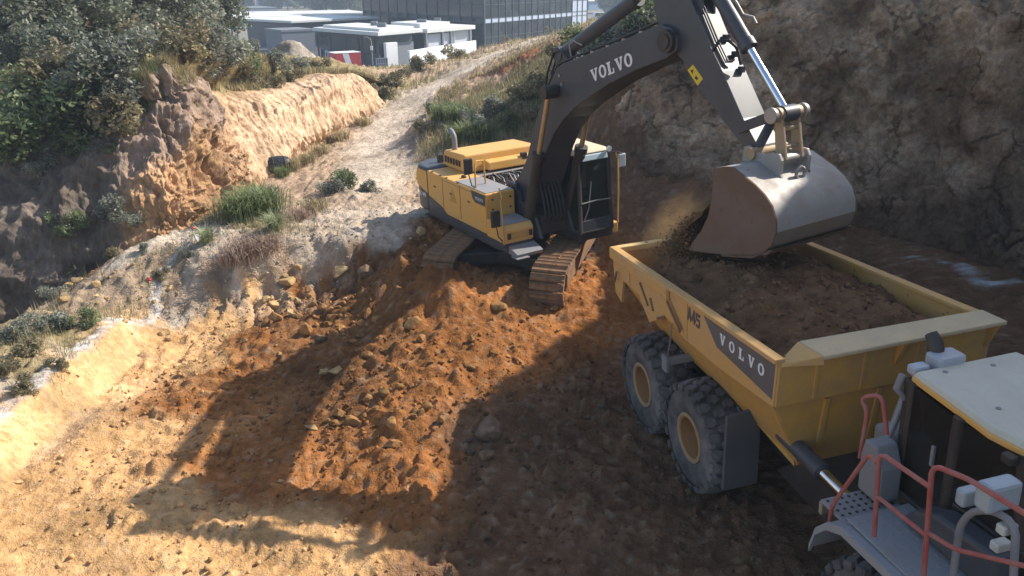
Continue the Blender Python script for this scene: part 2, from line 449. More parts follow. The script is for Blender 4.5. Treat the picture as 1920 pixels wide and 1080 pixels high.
_cp = [tuple(at_z(a, b_, z)) + (k,) for a, b_, z, k in PIX] + WPT
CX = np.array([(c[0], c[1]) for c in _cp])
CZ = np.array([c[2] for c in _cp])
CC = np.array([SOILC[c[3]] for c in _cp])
CR = np.array([ROUGH[c[3]] for c in _cp])
def _solve():
    n = len(CX)
    D = np.hypot(CX[:, None, 0] - CX[None, :, 0], CX[:, None, 1] - CX[None, :, 1])
    A = np.zeros((n + 3, n + 3))
    A[:n, :n] = -D + np.eye(n) * 0.008
    A[:n, n] = 1; A[:n, n + 1:] = CX; A[n, :n] = 1; A[n + 1:, :n] = CX.T
    return np.linalg.solve(A, np.concatenate([CZ, np.zeros(3)]))
_W = _solve()
BANK_A, BANK_B = at_z(430, 505, 1.2)[:2], at_z(715, 446, 1.44)[:2]
EDGE = np.array([(-9.1, 4.0), (-8.9, 9.0), (-8.82, 12.0), (-8.75, 15.0), (-8.6, 17.6)])
ROAD = np.array([at_z(*q)[:2] for q in ((720, 420, 1.48), (700, 350, 1.55), (690, 300, 1.6), (715, 250, 1.85), (755, 205, 2.1), (815, 165, 2.75), (880, 128, 3.25), (960, 95, 3.75), (1060, 66, 4.1))])
def road_dist(x, y):
    d_ = np.full(len(x), 99.0)
    for a, b_ in zip(ROAD[:-1], ROAD[1:]):
        ab = b_ - a; t = np.clip(((x - a[0]) * ab[0] + (y - a[1]) * ab[1]) / (ab @ ab), 0, 1)
        d_ = np.minimum(d_, np.hypot(x - a[0] - t * ab[0], y - a[1] - t * ab[1]))
    return d_
def ground_eval(x, y, colour=False):
    """height (and colour) of the ground before small relief; x, y flat arrays"""
    n = len(CX)
    z = np.empty(len(x)); rough = np.empty(len(x)); col = np.empty((len(x), 3))
    wx = x + 0.35 * perlin3(x * 0.9, y * 0.9, 0.5) + 0.12 * perlin3(x * 3.1, y * 3.1, 4.5)
    wy = y + 0.35 * perlin3(x * 0.9, y * 0.9, 7.5) + 0.12 * perlin3(x * 3.1, y * 3.1, 9.5)
    for i in range(0, len(x), 20000):
        s = slice(i, i + 20000)
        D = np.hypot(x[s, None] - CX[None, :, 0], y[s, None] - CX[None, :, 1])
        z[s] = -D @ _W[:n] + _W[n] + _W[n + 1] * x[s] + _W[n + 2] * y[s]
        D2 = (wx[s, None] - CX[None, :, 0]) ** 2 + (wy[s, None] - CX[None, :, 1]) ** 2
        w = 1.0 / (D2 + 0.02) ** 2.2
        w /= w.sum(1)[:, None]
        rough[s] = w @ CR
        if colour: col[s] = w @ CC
    # the crisp cut edge along the left of the pit
    dist = np.full(len(x), 9.0); sd = np.full(len(x), 9.0)
    for a, b_ in zip(EDGE[:-1], EDGE[1:]):
        ab = b_ - a; t = np.clip(((x - a[0]) * ab[0] + (y - a[1]) * ab[1]) / (ab @ ab), 0, 1)
        q = np.hypot(x - a[0] - t * ab[0], y - a[1] - t * ab[1]); c_ = (x - a[0]) * ab[1] - (y - a[1]) * ab[0]
        k = q < dist; dist = np.where(k, q, dist); sd = np.where(k, np.sign(c_) * q, sd)
    sd = sd + 0.10 * perlin3(x * 0.8, y * 0.8, 15.0) + 0.04 * perlin3(x * 3.0, y * 3.0, 16.0)
    ww = 0.50 + 0.22 * perlin3(x * 0.55, y * 0.55, 18.0) + 0.10 * perlin3(x * 2.2, y * 2.2, 19.0)
    tt = np.clip(sd / ww, 0, 1)
    prof = 0.74 - 0.71 * (1 - (1 - tt) ** 1.5)
    m_ = sstep(-0.9, -0.3, sd) * (1 - sstep(0.55, 1.3, sd)) * (1 - sstep(15.8, 17.2, y)) * sstep(4, 6, y)
    z = z * (1 - m_) + prof * m_
    rough = np.where((sd > -0.05) & (sd < 0.5), rough * (1 - 0.6 * m_), rough)
    if colour:
        f_ = (sstep(-0.02, 0.06, sd) * (1 - sstep(0.30, 0.75, sd + 0.2 * perlin3(x * 2, y * 2, 4.0))) * (1 - sstep(15.8, 17.2, y)))[:, None]
        col = col * (1 - f_) + f_ * np.array([0.60, 0.41, 0.21])
        rd = road_dist(x, y); rm = ((1 - sstep(0.5, 1.5, rd + 0.5 * perlin3(x * 0.8, y * 0.8, 3.0))) * sstep(22, 26, y))[:, None]
        col = col * (1 - 0.75 * rm) + 0.75 * rm * np.array([0.56, 0.485, 0.40])
        rough = rough * (1 - 0.6 * rm[:, 0])
    far = sstep(66, 92, y + 0.25 * np.abs(x))
    z = z * (1 - far) - 3.7 * far
    z = np.where(y > 92, -3.7, z)
    return z, rough, col, far
def ground_axis(parts):
    out = [parts[0][0]]
    for a, b_, st in parts:
        n = max(1, int(round((b_ - a) / st)))
        out += list(a + (b_ - a) * np.arange(1, n + 1) / n)
    return np.array(out)
GXA = ground_axis([(-2500, -600, 320), (-600, -150, 60), (-150, -50, 9), (-50, -20, 1.2), (-20, -12, 0.22), (-12, 4.2, 0.05), (4.2, 10, 0.14), (10, 24, 0.35), (24, 60, 1.5), (60, 160, 9), (160, 600, 60), (600, 2500, 320)])
GYA = ground_axis([(-60, 0, 6), (0, 7.6, 0.4), (7.6, 16, 0.05), (16, 24.5, 0.07), (24.5, 40, 0.15), (40, 60, 0.35), (60, 100, 1.2), (100, 250, 12), (250, 700, 50), (700, 3000, 300)])
gx, gy = np.meshgrid(GXA, GYA)
fx, fy = gx.ravel(), gy.ravel()
gz, grough, gcol, gfar = ground_eval(fx, fy, True)
near = (fx > -40) & (fx < 40) & (fy > 0) & (fy < 75)
X, Y = fx[near], fy[near]
rel = grough[near]
det = 1.6 * fbm(X * 0.8, Y * 0.8, 1.2, 3) + 1.1 * fbm(X * 3.2, Y * 3.2, 2.2, 3) + 0.75 * np.maximum(0, perlin3(X * 7, Y * 7, 3.3)) + 0.4 * perlin3(X * 13, Y * 13, 5.3)
dz = det * rel
# clods: rounded bumps on the loose soil
cl = np.maximum(0, perlin3(X * 4.3, Y * 4.3, 11.1) - 0.25) * 1.2 + np.maximum(0, perlin3(X * 2.0, Y * 2.0, 21.1) - 0.30) * 1.2
dz += cl * np.clip(rel - 0.02, 0, 0.05) * 3.0
lb, le = blocks(X * 3.4 + .3 * perlin3(X * 3, Y * 3, 2.0), Y * 3.4 + .3 * perlin3(X * 3, Y * 3, 8.0), np.zeros_like(X) + .5, 21)
lb2, le2 = blocks(X * 7.5, Y * 7.5, np.zeros_like(X) + .5, 23)
lump = np.clip(lb - .10, 0, .5) * sstep(0, .22, le) + 0.55 * np.clip(lb2 - .15, 0, .5) * sstep(0, .25, le2)
dz += lump * np.where(rel > 0.05, 0.17, 0.24) * np.clip(rel / 0.04, 0, 1.3) * (.30 + .70 * sstep(-.25, .35, fbm(X * 0.45, Y * 0.45, 73.0, 2)))
# bucket-tooth grooves down the bank beside the heap
e = BANK_B - BANK_A; L = np.hypot(*e); e = e / L; nrm = np.array([e[1], -e[0]])
s_ = (X - BANK_A[0]) * e[0] + (Y - BANK_A[1]) * e[1]
t_ = (X - BANK_A[0]) * nrm[0] + (Y - BANK_A[1]) * nrm[1]
msk = sstep(-0.2, 0.3, s_) * (1 - sstep(L, L + 0.5, s_)) * sstep(-0.25, 0.15, t_) * (1 - sstep(0.9, 1.5, t_))
sw = s_ + 0.25 * t_ + 0.12 * perlin3(X * 1.1, Y * 1.1, 3.0)
g = np.abs(np.sin(math.pi * sw / 0.52))
dz += msk * (0.20 * (1 - (1 - g) ** 2.2) - 0.16 + 0.05 * fbm(X * 5, Y * 5, 8.0, 3))
# washboard left by the dozer on the pit floor
wb = np.exp(-(((X + 5.9) / 1.3) ** 2 + ((Y - 13.6) / 1.7) ** 2))
dz += wb * 0.03 * np.sin(2 * math.pi * (Y * 0.97 + X * 0.12 + 0.1 * perlin3(X * 2, Y * 2, 1.0)) / 0.42)
wb2 = np.exp(-(((X - 0.6) / 2.2) ** 2 + ((Y - 10.3) / 1.6) ** 2))
dz += wb2 * 0.035 * np.sin(2 * math.pi * (X * 0.9 - Y * 0.35) / 0.40)
# prints of tracks and tyres pressed into the floor
def prints(p0, p1, w, pitch, amp, ph=0.0):
    a, b_ = np.array(p0), np.array(p1); e_ = (b_ - a); L_ = np.hypot(*e_); e_ = e_ / L_
    s1 = (X - a[0]) * e_[0] + (Y - a[1]) * e_[1]; t1 = (X - a[0]) * e_[1] - (Y - a[1]) * e_[0] + 0.08 * np.sin(s1 * 0.9 + ph)
    m1 = sstep(0, 0.5, s1) * (1 - sstep(L_ - 0.5, L_, s1)) * (1 - sstep(w * 0.42, w * 0.55, np.abs(t1))) * np.clip(0.75 + 0.9 * fbm(X * 0.8, Y * 0.8, 50 + ph, 2), 0, 1)
    return m1 * (amp * np.sin(2 * math.pi * (s1 + 0.5 * np.abs(t1)) / pitch) - amp * 0.9)
dz += prints((-6.8, 10.2), (-2.2, 9.2), .62, .21, .034) + prints((-6.0, 12.2), (-1.6, 11.0), .62, .21, .032, 1.0)
dz += prints((-1.2, 8.4), (0.8, 13.2), .72, .26, .035, 2.0) + prints((0.9, 8.0), (2.3, 12.6), .72, .26, .035, 3.0) + prints((-7.0, 12.8), (-7.3, 17.0), .62, .21, .03, 4.0)
# haul-road ruts
gz[near] += dz
Z2 = gz.reshape(len(GYA), len(GXA))
def gh(x, y):
    x = np.atleast_1d(np.asarray(x, float)); y = np.atleast_1d(np.asarray(y, float))
    i = np.clip(np.searchsorted(GXA, x) - 1, 0, len(GXA) - 2); j = np.clip(np.searchsorted(GYA, y) - 1, 0, len(GYA) - 2)
    u = (x - GXA[i]) / (GXA[i + 1] - GXA[i]); v = (y - GYA[j]) / (GYA[j + 1] - GYA[j])
    return (Z2[j, i] * (1 - u) + Z2[j, i + 1] * u) * (1 - v) + (Z2[j + 1, i] * (1 - u) + Z2[j + 1, i + 1] * u) * v
def pix_ground(px, py):
    """where the pixel's ray meets the ground sheet"""
    d = ray(px, py)
    t = np.linspace(6, 120, 6000)
    P = EYE[None, :] + d[None, :] * t[:, None]
    below = P[:, 2] < gh(P[:, 0], P[:, 1])
    k = int(np.argmax(below)) if below.any() else -1
    return P[k]
# soil colour: stony grey flecks on the bench, chalk line, grey track on the hill
fl = fbm(X * 5.5, Y * 5.5, 33.0, 3)
pale = np.clip(fl - 0.15, 0, 1)[:, None]
C = gcol[near]
C = C * (1 + 0.25 * fbm(X * 0.7, Y * 0.7, 44.0, 3)[:, None])
C = C * (1 - 0.35 * pale) + 0.35 * pale * np.array([0.55, 0.47, 0.36])
gcol[near] = C
gcol[~near] = np.where((fy[~near] > 80)[:, None], np.array([0.24, 0.23, 0.20]), gcol[~near])
def chalk(pts, width, strength=0.85):
    pts = np.array([p[:2] for p in pts]); xx, yy = fx[near], fy[near]
    dmin = np.full(len(xx), 9.0)
    for a, b_ in zip(pts[:-1], pts[1:]):
        ab = b_ - a; t = np.clip(((xx - a[0]) * ab[0] + (yy - a[1]) * ab[1]) / (ab @ ab), 0, 1)
        dmin = np.minimum(dmin, np.hypot(xx - a[0] - t * ab[0], yy - a[1] - t * ab[1]))
    m_ = (1 - sstep(width * 0.4, width, dmin + 0.06 * perlin3(xx * 6, yy * 6, 2.0))) * strength * np.clip(0.65 + fbm(xx * 9, yy * 9, 6.0, 2), 0, 1)
    c = gcol[near]; gcol[near] = c * (1 - m_[:, None]) + m_[:, None] * np.array([0.70, 0.74, 0.80])
chalk([at_z(380, 438, 1.35), at_z(335, 475, 1.2), at_z(303, 505, 1.0), at_z(292, 550, .6), at_z(290, 585, .35)], 0.16)
chalk([at_z(1712, 477, .75), at_z(1770, 492, .68), at_z(1800, 497, .65), at_z(1820, 520, .58), at_z(1850, 532, .52), at_z(1915, 532, .5)], 0.13, 0.75)
chalk([(-9.1, 8.0), (-9.02, 12.0), (-8.95, 15.0), (-8.85, 16.6), at_z(290, 588, .42)], 0.22, 0.5)
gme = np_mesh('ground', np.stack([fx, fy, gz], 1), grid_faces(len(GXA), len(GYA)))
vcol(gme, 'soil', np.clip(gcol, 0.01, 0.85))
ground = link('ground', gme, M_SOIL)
tag(ground, kind='structure')

# ------------------------------------------------------------------ cut banks: lofted sheets with real relief
def catmull(P, n):
    """P (k, ...) -> n samples along axis 0"""
    k = len(P)
    Q = np.concatenate([2 * P[:1] - P[1:2], P, 2 * P[-1:] - P[-2:-1]])
    t = np.linspace(0, k - 1 - 1e-9, n); i = t.astype(int); f = (t - i).reshape((-1,) + (1,) * (P.ndim - 1))
    p0, p1, p2, p3 = Q[i], Q[i + 1], Q[i + 2], Q[i + 3]
    return 0.5 * (2 * p1 + (p2 - p0) * f + (2 * p0 - 5 * p1 + 4 * p2 - p3) * f ** 2 + (3 * p1 - p0 - 3 * p2 + p3) * f ** 3)
def resample(P, n, power=1.0):
    """even arc-length samples of each column along axis 0"""
    return catmull(P, n)
def sheet(name, stations, nu, nv, relief, colour, mat):
    """stations: list along the bank, each a list of points foot..top"""
    S = np.array(stations, float)                  # (k, r, 3)
    A = catmull(S, nu)                             # (nu, r, 3)
    B = catmull(np.swapaxes(A, 0, 1), nv)          # (nv, nu, 3)
    du = np.gradient(B, axis=1); dv = np.gradient(B, axis=0)
    N = np.cross(du, dv); N /= np.linalg.norm(N, axis=2)[..., None] + 1e-9
    V = B.reshape(-1, 3); Nf = N.reshape(-1, 3)
    uu, vv = np.meshgrid(np.linspace(0, 1, nu), np.linspace(0, 1, nv))
    d = relief(V, uu.ravel(), vv.ravel())
    W = V + Nf * d[:, None]
    me = np_mesh(name, W, grid_faces(nu, nv))
    vcol(me, 'soil', np.clip(colour(V, uu.ravel(), vv.ravel(), d), 0.01, 0.85))
    o = link(name, me, mat)
    tag(o, kind='structure')
    return o, W.reshape(nv, nu, 3)

# right: tall shaded cliff
RS = [
 [(0.2, 28.5, 0.8), (0.6, 29.5, 2.2), (1.2, 30.5, 3.4), (1.8, 31.5, 4.2), (2.4, 32.5, 4.8), (6, 42, 5.6)],
 [(2.4, 26.2, 0.7), (2.9, 27.3, 2.6), (3.4, 28.1, 4.0), (3.9, 28.9, 4.9), (4.5, 30, 5.6), (9, 40, 7)],
 [(5.2, 24.6, 0.5), (5.6, 25.7, 2.8), (6.1, 26.6, 5.0), (6.6, 27.4, 6.4), (7.4, 28.6, 7.5), (14, 38, 9)],
 [(8.4, 23.4, 0.4), (8.9, 24.5, 3.0), (9.5, 25.3, 6.0), (10.2, 26.0, 7.8), (11.1, 26.8, 9.2), (20, 36, 10.5)],
 [(11.3, 22.0, 0.3), (12.0, 23.0, 3.4), (12.8, 23.8, 7.2), (13.8, 24.5, 9.6), (15.1, 25.2, 11.9), (26, 33, 13)],
 [(13.2, 19.9, 0.2), (14.0, 20.6, 4.0), (14.9, 21.2, 8.4), (16.0, 21.9, 12.8), (17.5, 22.6, 16.2), (30, 27, 17)],
 [(14.9, 17.2, 0.0), (15.7, 17.8, 4.4), (16.6, 18.6, 9.2), (17.6, 19.4, 14), (18.8, 20.3, 17.6), (32, 22, 18)],
 [(16.4, 13.2, -.2), (17.2, 13.7, 4.6), (18.1, 14.3, 9.6), (19.2, 15.0, 14.6), (20.6, 15.8, 18.6), (34, 16, 19)],
 [(18.2, 6.5, -.3), (18.9, 6.7, 4.7), (19.8, 6.9, 9.8), (20.9, 7.1, 15), (22.4, 7.4, 18.8), (36, 8, 19)],
 [(19.2, -2, -.3), (19.9, -2, 4.7), (20.8, -2, 9.8), (21.9, -2, 15), (23.4, -2, 18.8), (37, -2, 19)],
 [(20, -14, -.3), (20.7, -14, 4.7), (21.6, -14, 9.8), (22.7, -14, 15), (24.2, -14, 18.8), (38, -14, 19)],
]
def r_relief(V, u, v):
    x, y, z = V.T
    s = u * 42
    fade = sstep(0, 0.06, v)
    scr = sstep(0.50, 0.44, u) * 1.0                 # scraped part left of the fold
    rel = 0.55 * fbm(x * 0.28, y * 0.28, z * 0.20, 3) + 0.20 * (ridged(x * 0.55, y * 0.55, z * 0.42, 3) - 1.0) + 0.11 * fbm(x * 1.9, y * 1.9, z * 1.6, 4)
    dg = s * 1.0 + z * 0.75                            # slanting bucket scrapes
    rel += scr * (0.20 * np.abs(perlin3(dg * 1.1, z * 0.10, 2.0)) + 0.06 * perlin3(dg * 3.7, z * 0.25, 8.0) - 0.05)
    fold = np.exp(-((u - 0.475 - 0.012 * (z - 3) / 3) / 0.018) ** 2)
    rel -= 0.75 * fold * sstep(0.3, 1.5, z)
    wx = x + 0.5 * perlin3(x * 1.3, y * 1.3, z * 1.3); wz = z + 0.5 * perlin3(x * 1.3 + 9, y * 1.3, z * 1.3)
    cr = perlin3(wx * 0.75, y * 0.75, wz * 0.40)
    cr2 = perlin3(wx * 0.5 + 40, y * 0.5, wz * 0.9)
    rel -= ((1 - sstep(0, 0.030, np.abs(cr))) * 0.22 + (1 - sstep(0, 0.02, np.abs(cr2))) * 0.11) * (1 - 0.7 * scr)      # cracks
    b1, e1 = blocks(x * 0.55 + 0.3 * perlin3(x, y, z), y * 0.55, z * 0.42 + 0.3 * perlin3(x + 5, y, z), 3)
    b2, e2 = blocks(x * 1.7, y * 1.7, z * 1.5, 9)
    rel += (1 - 0.6 * scr) * (0.25 * b1 - 0.07 * (1 - sstep(0, 0.08, e1))) + 0.11 * b2
    rel += 0.05 * fbm(x * 4.5, y * 4.5, z * 4.5, 3) + 0.025 * perlin3(x * 11, y * 11, z * 11)
    return rel * fade * (1 - 0.7 * sstep(0.85, 1, v))
def crack_mask(V):
    x, y, z = V.T
    wx = x + 0.5 * perlin3(x * 1.3, y * 1.3, z * 1.3); wz = z + 0.5 * perlin3(x * 1.3 + 9, y * 1.3, z * 1.3)
    return np.maximum(1 - sstep(0, 0.026, np.abs(perlin3(wx * 0.75, y * 0.75, wz * 0.40))), 0.7 * (1 - sstep(0, 0.018, np.abs(perlin3(wx * 0.5 + 40, y * 0.5, wz * 0.9)))))
def r_smooth(V):
    x, y, z = V.T
    return 0.55 * fbm(x * 0.28, y * 0.28, z * 0.20, 3)
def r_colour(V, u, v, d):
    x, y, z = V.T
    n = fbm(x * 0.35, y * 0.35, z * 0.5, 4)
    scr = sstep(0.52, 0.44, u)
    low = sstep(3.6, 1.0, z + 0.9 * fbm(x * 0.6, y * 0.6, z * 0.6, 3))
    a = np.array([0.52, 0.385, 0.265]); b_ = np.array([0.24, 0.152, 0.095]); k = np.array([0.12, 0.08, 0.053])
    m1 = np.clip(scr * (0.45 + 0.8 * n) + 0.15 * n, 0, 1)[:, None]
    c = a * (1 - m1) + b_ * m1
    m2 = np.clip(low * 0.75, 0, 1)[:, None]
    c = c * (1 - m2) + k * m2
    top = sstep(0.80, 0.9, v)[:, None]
    c = c * (1 + 0.35 * fbm(x * 0.9, y * 0.9, z * 0.7, 3)[:, None]) * (1 + 0.9 * np.clip(d - r_smooth(V), -.4, .3))[:, None] * (1 - 0.5 * crack_mask(V) * (1 - 0.6 * scr))[:, None]  # relief shading put into the colour: cracks and hollows darker, bulges lighter
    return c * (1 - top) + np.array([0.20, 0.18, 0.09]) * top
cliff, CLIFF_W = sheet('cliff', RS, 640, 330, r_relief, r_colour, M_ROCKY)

# left: cut hill with a grey-brown nose and a sunlit tan wall
def py_(a, b_, Y_): return tuple(at_y(a, b_, Y_))
def pz_(a, b_, z): return tuple(at_z(a, b_, z))
LS = [
 [(-24, 15, -1.4), (-24.5, 17, .6), (-25, 19.5, 2.2), (-25.5, 23, 3.4), (-26, 28, 4.4), (-26, 46, 3.8)],
 [(-17, 18.0, -1.2), (-17.2, 19.4, .8), (-17.5, 21.2, 2.2), (-17.8, 24, 3.8), (-18.2, 28, 4.8), (-18.5, 46, 3.8)],
 [(-13.2, 19.3, -.9), (-13.3, 20.2, .8), (-13.5, 21.4, 2.3), (-13.6, 23.6, 3.7), (-13.7, 27, 5.2), (-14.5, 46, 3.7)],
 [(-11.5, 20.1, -.5), (-11.6, 20.9, 1.2), (-11.9, 21.9, 2.8), (-12.0, 23.6, 4.1), (-12.3, 26.4, 5.6), (-13.2, 46, 3.6)],
 [(-10.35, 20.6, .4), py_(238, 400, 21.3), py_(240, 310, 22.3), py_(262, 210, 23.6), py_(300, 125, 25.8), (-12, 46, 3.5)],
 [pz_(330, 446, 1.1), py_(325, 380, 21.7), py_(330, 280, 23.0), py_(345, 180, 24.4), py_(352, 104, 26.2), (-10.8, 46, 3.4)],
 [pz_(430, 395, 1.1), py_(415, 335, 24.2), py_(400, 265, 25.6), py_(388, 190, 26.6), py_(380, 128, 28.0), (-9.8, 46, 3.2)],
 [pz_(512, 336, 1.2), py_(490, 300, 27.6), py_(468, 250, 28.4), py_(440, 205, 29.2), py_(425, 160, 31.0), (-8.6, 46, 2.9)],
 [pz_(575, 292, 1.35), py_(568, 262, 30.4), py_(558, 225, 30.8), py_(548, 188, 31.3), py_(520, 158, 34.0), (-7.4, 46, 2.6)],
 [pz_(640, 255, 1.5), py_(633, 225, 33.9), py_(624, 190, 34.3), py_(616, 154, 34.8), py_(590, 138, 38.0), (-6.4, 46, 2.3)],
 [pz_(694, 228, 1.6), py_(690, 205, 36.9), py_(682, 180, 37.2), py_(668, 152, 37.7), py_(640, 140, 40.0), (-5.6, 46, 2.0)],
 [(-5.9, 39.6, 1.4), (-6.3, 39.6, 2.2), (-6.6, 39.7, 2.8), (-7.1, 39.8, 3.3), (-7.8, 40.5, 3.5), (-5.6, 46.5, 1.8)],
]
def l_relief(V, u, v):
    x, y, z = V.T
    wall = sstep(0.56, 0.64, u); nose = sstep(0.36, 0.42, u) * (1 - wall)
    face = sstep(0.0, 0.06, v) * (1 - sstep(0.60, 0.78, v))
    s = u * 34
    rel = 0.30 * fbm(x * 0.5, y * 0.5, z * 0.4, 4)
    wrp = 0.8 * fbm(x * 0.9, y * 0.9, z * 0.9, 3)
    gul = ridged(s * 0.5 + 0.30 * z + wrp, 3.0 + 0.3 * wrp, z * 0.30, 4) - 0.9           # down-slope gullies on the nose
    q_ = s + 0.55 * (z - 2.5)
    rel += nose * (0.17 * gul + 0.22 * fbm(x * 0.9, y * 0.9, z * 0.8, 3) + 0.06 * (ridged(q_ * 0.9 + wrp, 2.0, z * 1.5 + wrp, 3) - 1.0) + 0.05 * fbm(q_ * 4.0 + wrp, 5.0, z * 2.2, 3))
    low = sstep(2.8, 1.6, z)
    rel += nose * low * 0.13 * np.maximum(0, perlin3(x * 1.7, y * 1.7, z * 2.2)) * 2
    rel += (1 - nose) * (1 - wall) * 0.22 * (ridged(x * 0.9, y * 0.9, z * 0.5, 3) - 1.0)
    rel += wall * (0.07 * perlin3(s * 3.3, 1.0, z * 0.4) + 0.05 * perlin3(s * 8.0, 4.0, z * 0.7) + 0.05 * fbm(x * 0.8, y * 0.8, z * 0.8, 3))
    b1, e1 = blocks(x * 1.15 + 0.4 * wrp, y * 1.15, z * 0.85 + 0.4 * wrp, 5)
    b2, e2 = blocks(x * 3.1, y * 3.1, z * 2.4, 7)
    rel += (0.35 + 0.65 * nose) * (1 - wall) * (0.20 * b1 + 0.09 * b2) + wall * 0.035 * b2
    rel += 0.03 * fbm(x * 5, y * 5, z * 2.5, 3) + 0.012 * perlin3(x * 13, y * 13, z * 8)
    return rel * (0.10 + 0.90 * face) * sstep(0, 0.05, v)
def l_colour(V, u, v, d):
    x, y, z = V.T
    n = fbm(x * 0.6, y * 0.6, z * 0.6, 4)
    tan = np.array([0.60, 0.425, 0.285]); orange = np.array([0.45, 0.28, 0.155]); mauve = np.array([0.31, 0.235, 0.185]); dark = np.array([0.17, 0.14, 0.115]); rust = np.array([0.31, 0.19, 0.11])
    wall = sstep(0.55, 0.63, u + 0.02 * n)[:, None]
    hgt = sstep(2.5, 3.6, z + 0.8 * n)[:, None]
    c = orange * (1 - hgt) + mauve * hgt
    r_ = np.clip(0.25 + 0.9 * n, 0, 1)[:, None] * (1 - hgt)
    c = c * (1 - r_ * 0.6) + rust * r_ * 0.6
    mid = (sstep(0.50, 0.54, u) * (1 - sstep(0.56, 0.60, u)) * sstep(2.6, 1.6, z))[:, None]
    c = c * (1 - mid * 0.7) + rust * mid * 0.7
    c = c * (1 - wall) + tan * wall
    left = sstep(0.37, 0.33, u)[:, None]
    c = c * (1 - left) + dark * left  # left face lies in shade; that shade is put into its dark colour
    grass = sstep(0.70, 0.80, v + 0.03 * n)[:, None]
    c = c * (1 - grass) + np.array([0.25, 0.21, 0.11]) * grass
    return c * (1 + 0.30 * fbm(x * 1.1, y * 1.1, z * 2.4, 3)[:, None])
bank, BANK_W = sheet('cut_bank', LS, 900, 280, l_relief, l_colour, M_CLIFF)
def sheet_pick(W, px, py):
    """point of a bank sheet nearest to the pixel's ray, nearest to the camera"""
    P = W.reshape(-1, 3); d = ray(px, py); d = d / np.linalg.norm(d)
    r = P - EYE; t = r @ d
    off = np.linalg.norm(r - t[:, None] * d, axis=1) / np.maximum(t, 1)
    ok = (off < off.min() + 0.004) & (t > 0)
    k = np.where(ok)[0][np.argmin(t[ok])]
    return P[k]
# ------------------------------------------------------------------ lettering cut as flat plates
GLYPH = {
 'V': [[(0, 1), (.44, 1), (.44, .89), (.36, .89), (.55, .33), (.71, .89), (.63, .89), (.63, 1), (1, 1), (1, .89), (.92, .89), (.62, 0), (.42, 0), (.08, .89), (0, .89)]],
 'L': [[(0, 0), (.86, 0), (.86, .40), (.75, .40), (.69, .12), (.42, .12), (.42, .88), (.53, .88), (.53, 1), (0, 1), (0, .88), (.12, .88), (.12, .12), (0, .12)]],
 'A': [[(.0, 0), (.26, 0), (.31, .22), (.69, .22), (.74, 0), (1, 0), (.68, 1), (.32, 1)]],
 '4': [[(.55, 0), (.80, 0), (.80, .2), (1, .2), (1, .4), (.80, .4), (.80, 1), (.5, 1), (0, .4), (0, .2), (.55, .2)]],
 '5': [[(0, .0), (.85, .0), (1, .12), (1, .52), (.85, .64), (.27, .64), (.27, .8), (1, .8), (1, 1), (0, 1), (0, .45), (.70, .45), (.73, .42), (.73, .22), (.70, .19), (0, .19)]],
}
def letter_mesh(ch, w, h, org, ex, ez, nrm_, t=0.004):
    """one letter as a thin plate; org corner, ex / ez unit vectors, nrm_ out of the wall"""
    mb = MB()
    org, ex, ez, nrm_ = map(Vector, (org, ex, ez, nrm_))
    def P(u, v, k): return org + ex * (u * w) + ez * (v * h) + nrm_ * k
    if ch == 'O':
        n = 28
        for i in range(n):
            a0, a1 = 2 * math.pi * i / n, 2 * math.pi * (i + 1) / n
            q = [(.5 + .5 * math.cos(a0), .5 + .52 * math.sin(a0)), (.5 + .5 * math.cos(a1), .5 + .52 * math.sin(a1)),
                 (.5 + .24 * math.cos(a1), .5 + .37 * math.sin(a1)), (.5 + .24 * math.cos(a0), .5 + .37 * math.sin(a0))]
            mb.add([P(u, v, 0) for u, v in q] + [P(u, v, t) for u, v in q], [(4, 5, 6, 7), (0, 1, 5, 4), (2, 3, 7, 6)])
    else:
        for poly in GLYPH[ch]:
            n = len(poly)
            mb.add([P(u, v, 0) for u, v in poly] + [P(u, v, t) for u, v in poly],
                   [tuple(range(n, 2 * n))] + [(i, (i + 1) % n, n + (i + 1) % n, n + i) for i in range(n)])
    return mb
def lettering(text, w, h, gap, org, ex, ez, nrm_, mat, parent):
    o = Vector(org); ex_ = Vector(ex)
    for ch in text:
        letter_mesh(ch, w, h, o, ex, ez, nrm_).build('letter', mat, parent)
        o = o + ex_ * (w + gap)
def small_text(text, size, M, mat, parent):
    """small print from the built-in face, as a mesh plate"""
    cu = bpy.data.curves.new('lettering', 'FONT'); cu.body = text; cu.size = size; cu.extrude = 0.002; cu.resolution_u = 2
    tmp = bpy.data.objects.new('lettering', cu)
    me = bpy.data.meshes.new_from_object(tmp)
    me.name = 'lettering'; me.materials.clear()
    bpy.data.objects.remove(tmp); bpy.data.curves.remove(cu)
    o = link('lettering', me, mat, parent); o.matrix_local = M
    return o
def rot3(yaw, tp, tr):
    return Matrix.Rotation(yaw, 3, 'Z') @ Matrix.Rotation(tp, 3, 'Y') @ Matrix.Rotation(tr, 3, 'X')
def off(pts, d, Y_):
    return [(x, Y_, z) for x, z in pts]

# ------------------------------------------------------------------ excavator
EX_R, EX_O = rot3(-1.021, -0.008, 0.036), Vector((0.269, 20.118, 0.732))
exc = empty('excavator', EX_O, label='yellow and dark grey crawler excavator on the soil heap tipping its bucket', cat='excavator')
exc.rotation_euler = EX_R.to_euler()
EXM = Matrix.Translation(EX_O) @ EX_R.to_4x4()

# --- upper structure
m = MB(); m.prism([(-2.5, -1.46), (1.2, -1.46), (1.62, -1.40), (1.62, -.7), (.9, -.62), (.9, .45), (1.9, .48), (1.9, 1.46), (-2.5, 1.46)], 'z', 1.08, 1.30)
uf = m.build('upper_frame', DGREY, exc, bevel=.02)
m = MB(); m.lathe([(.78, .0), (.78, .12), (.70, .12), (.70, .30)], 36, 'z', (0, 0, .80)); m.build('swing_ring', BLACK, exc, smooth=40)
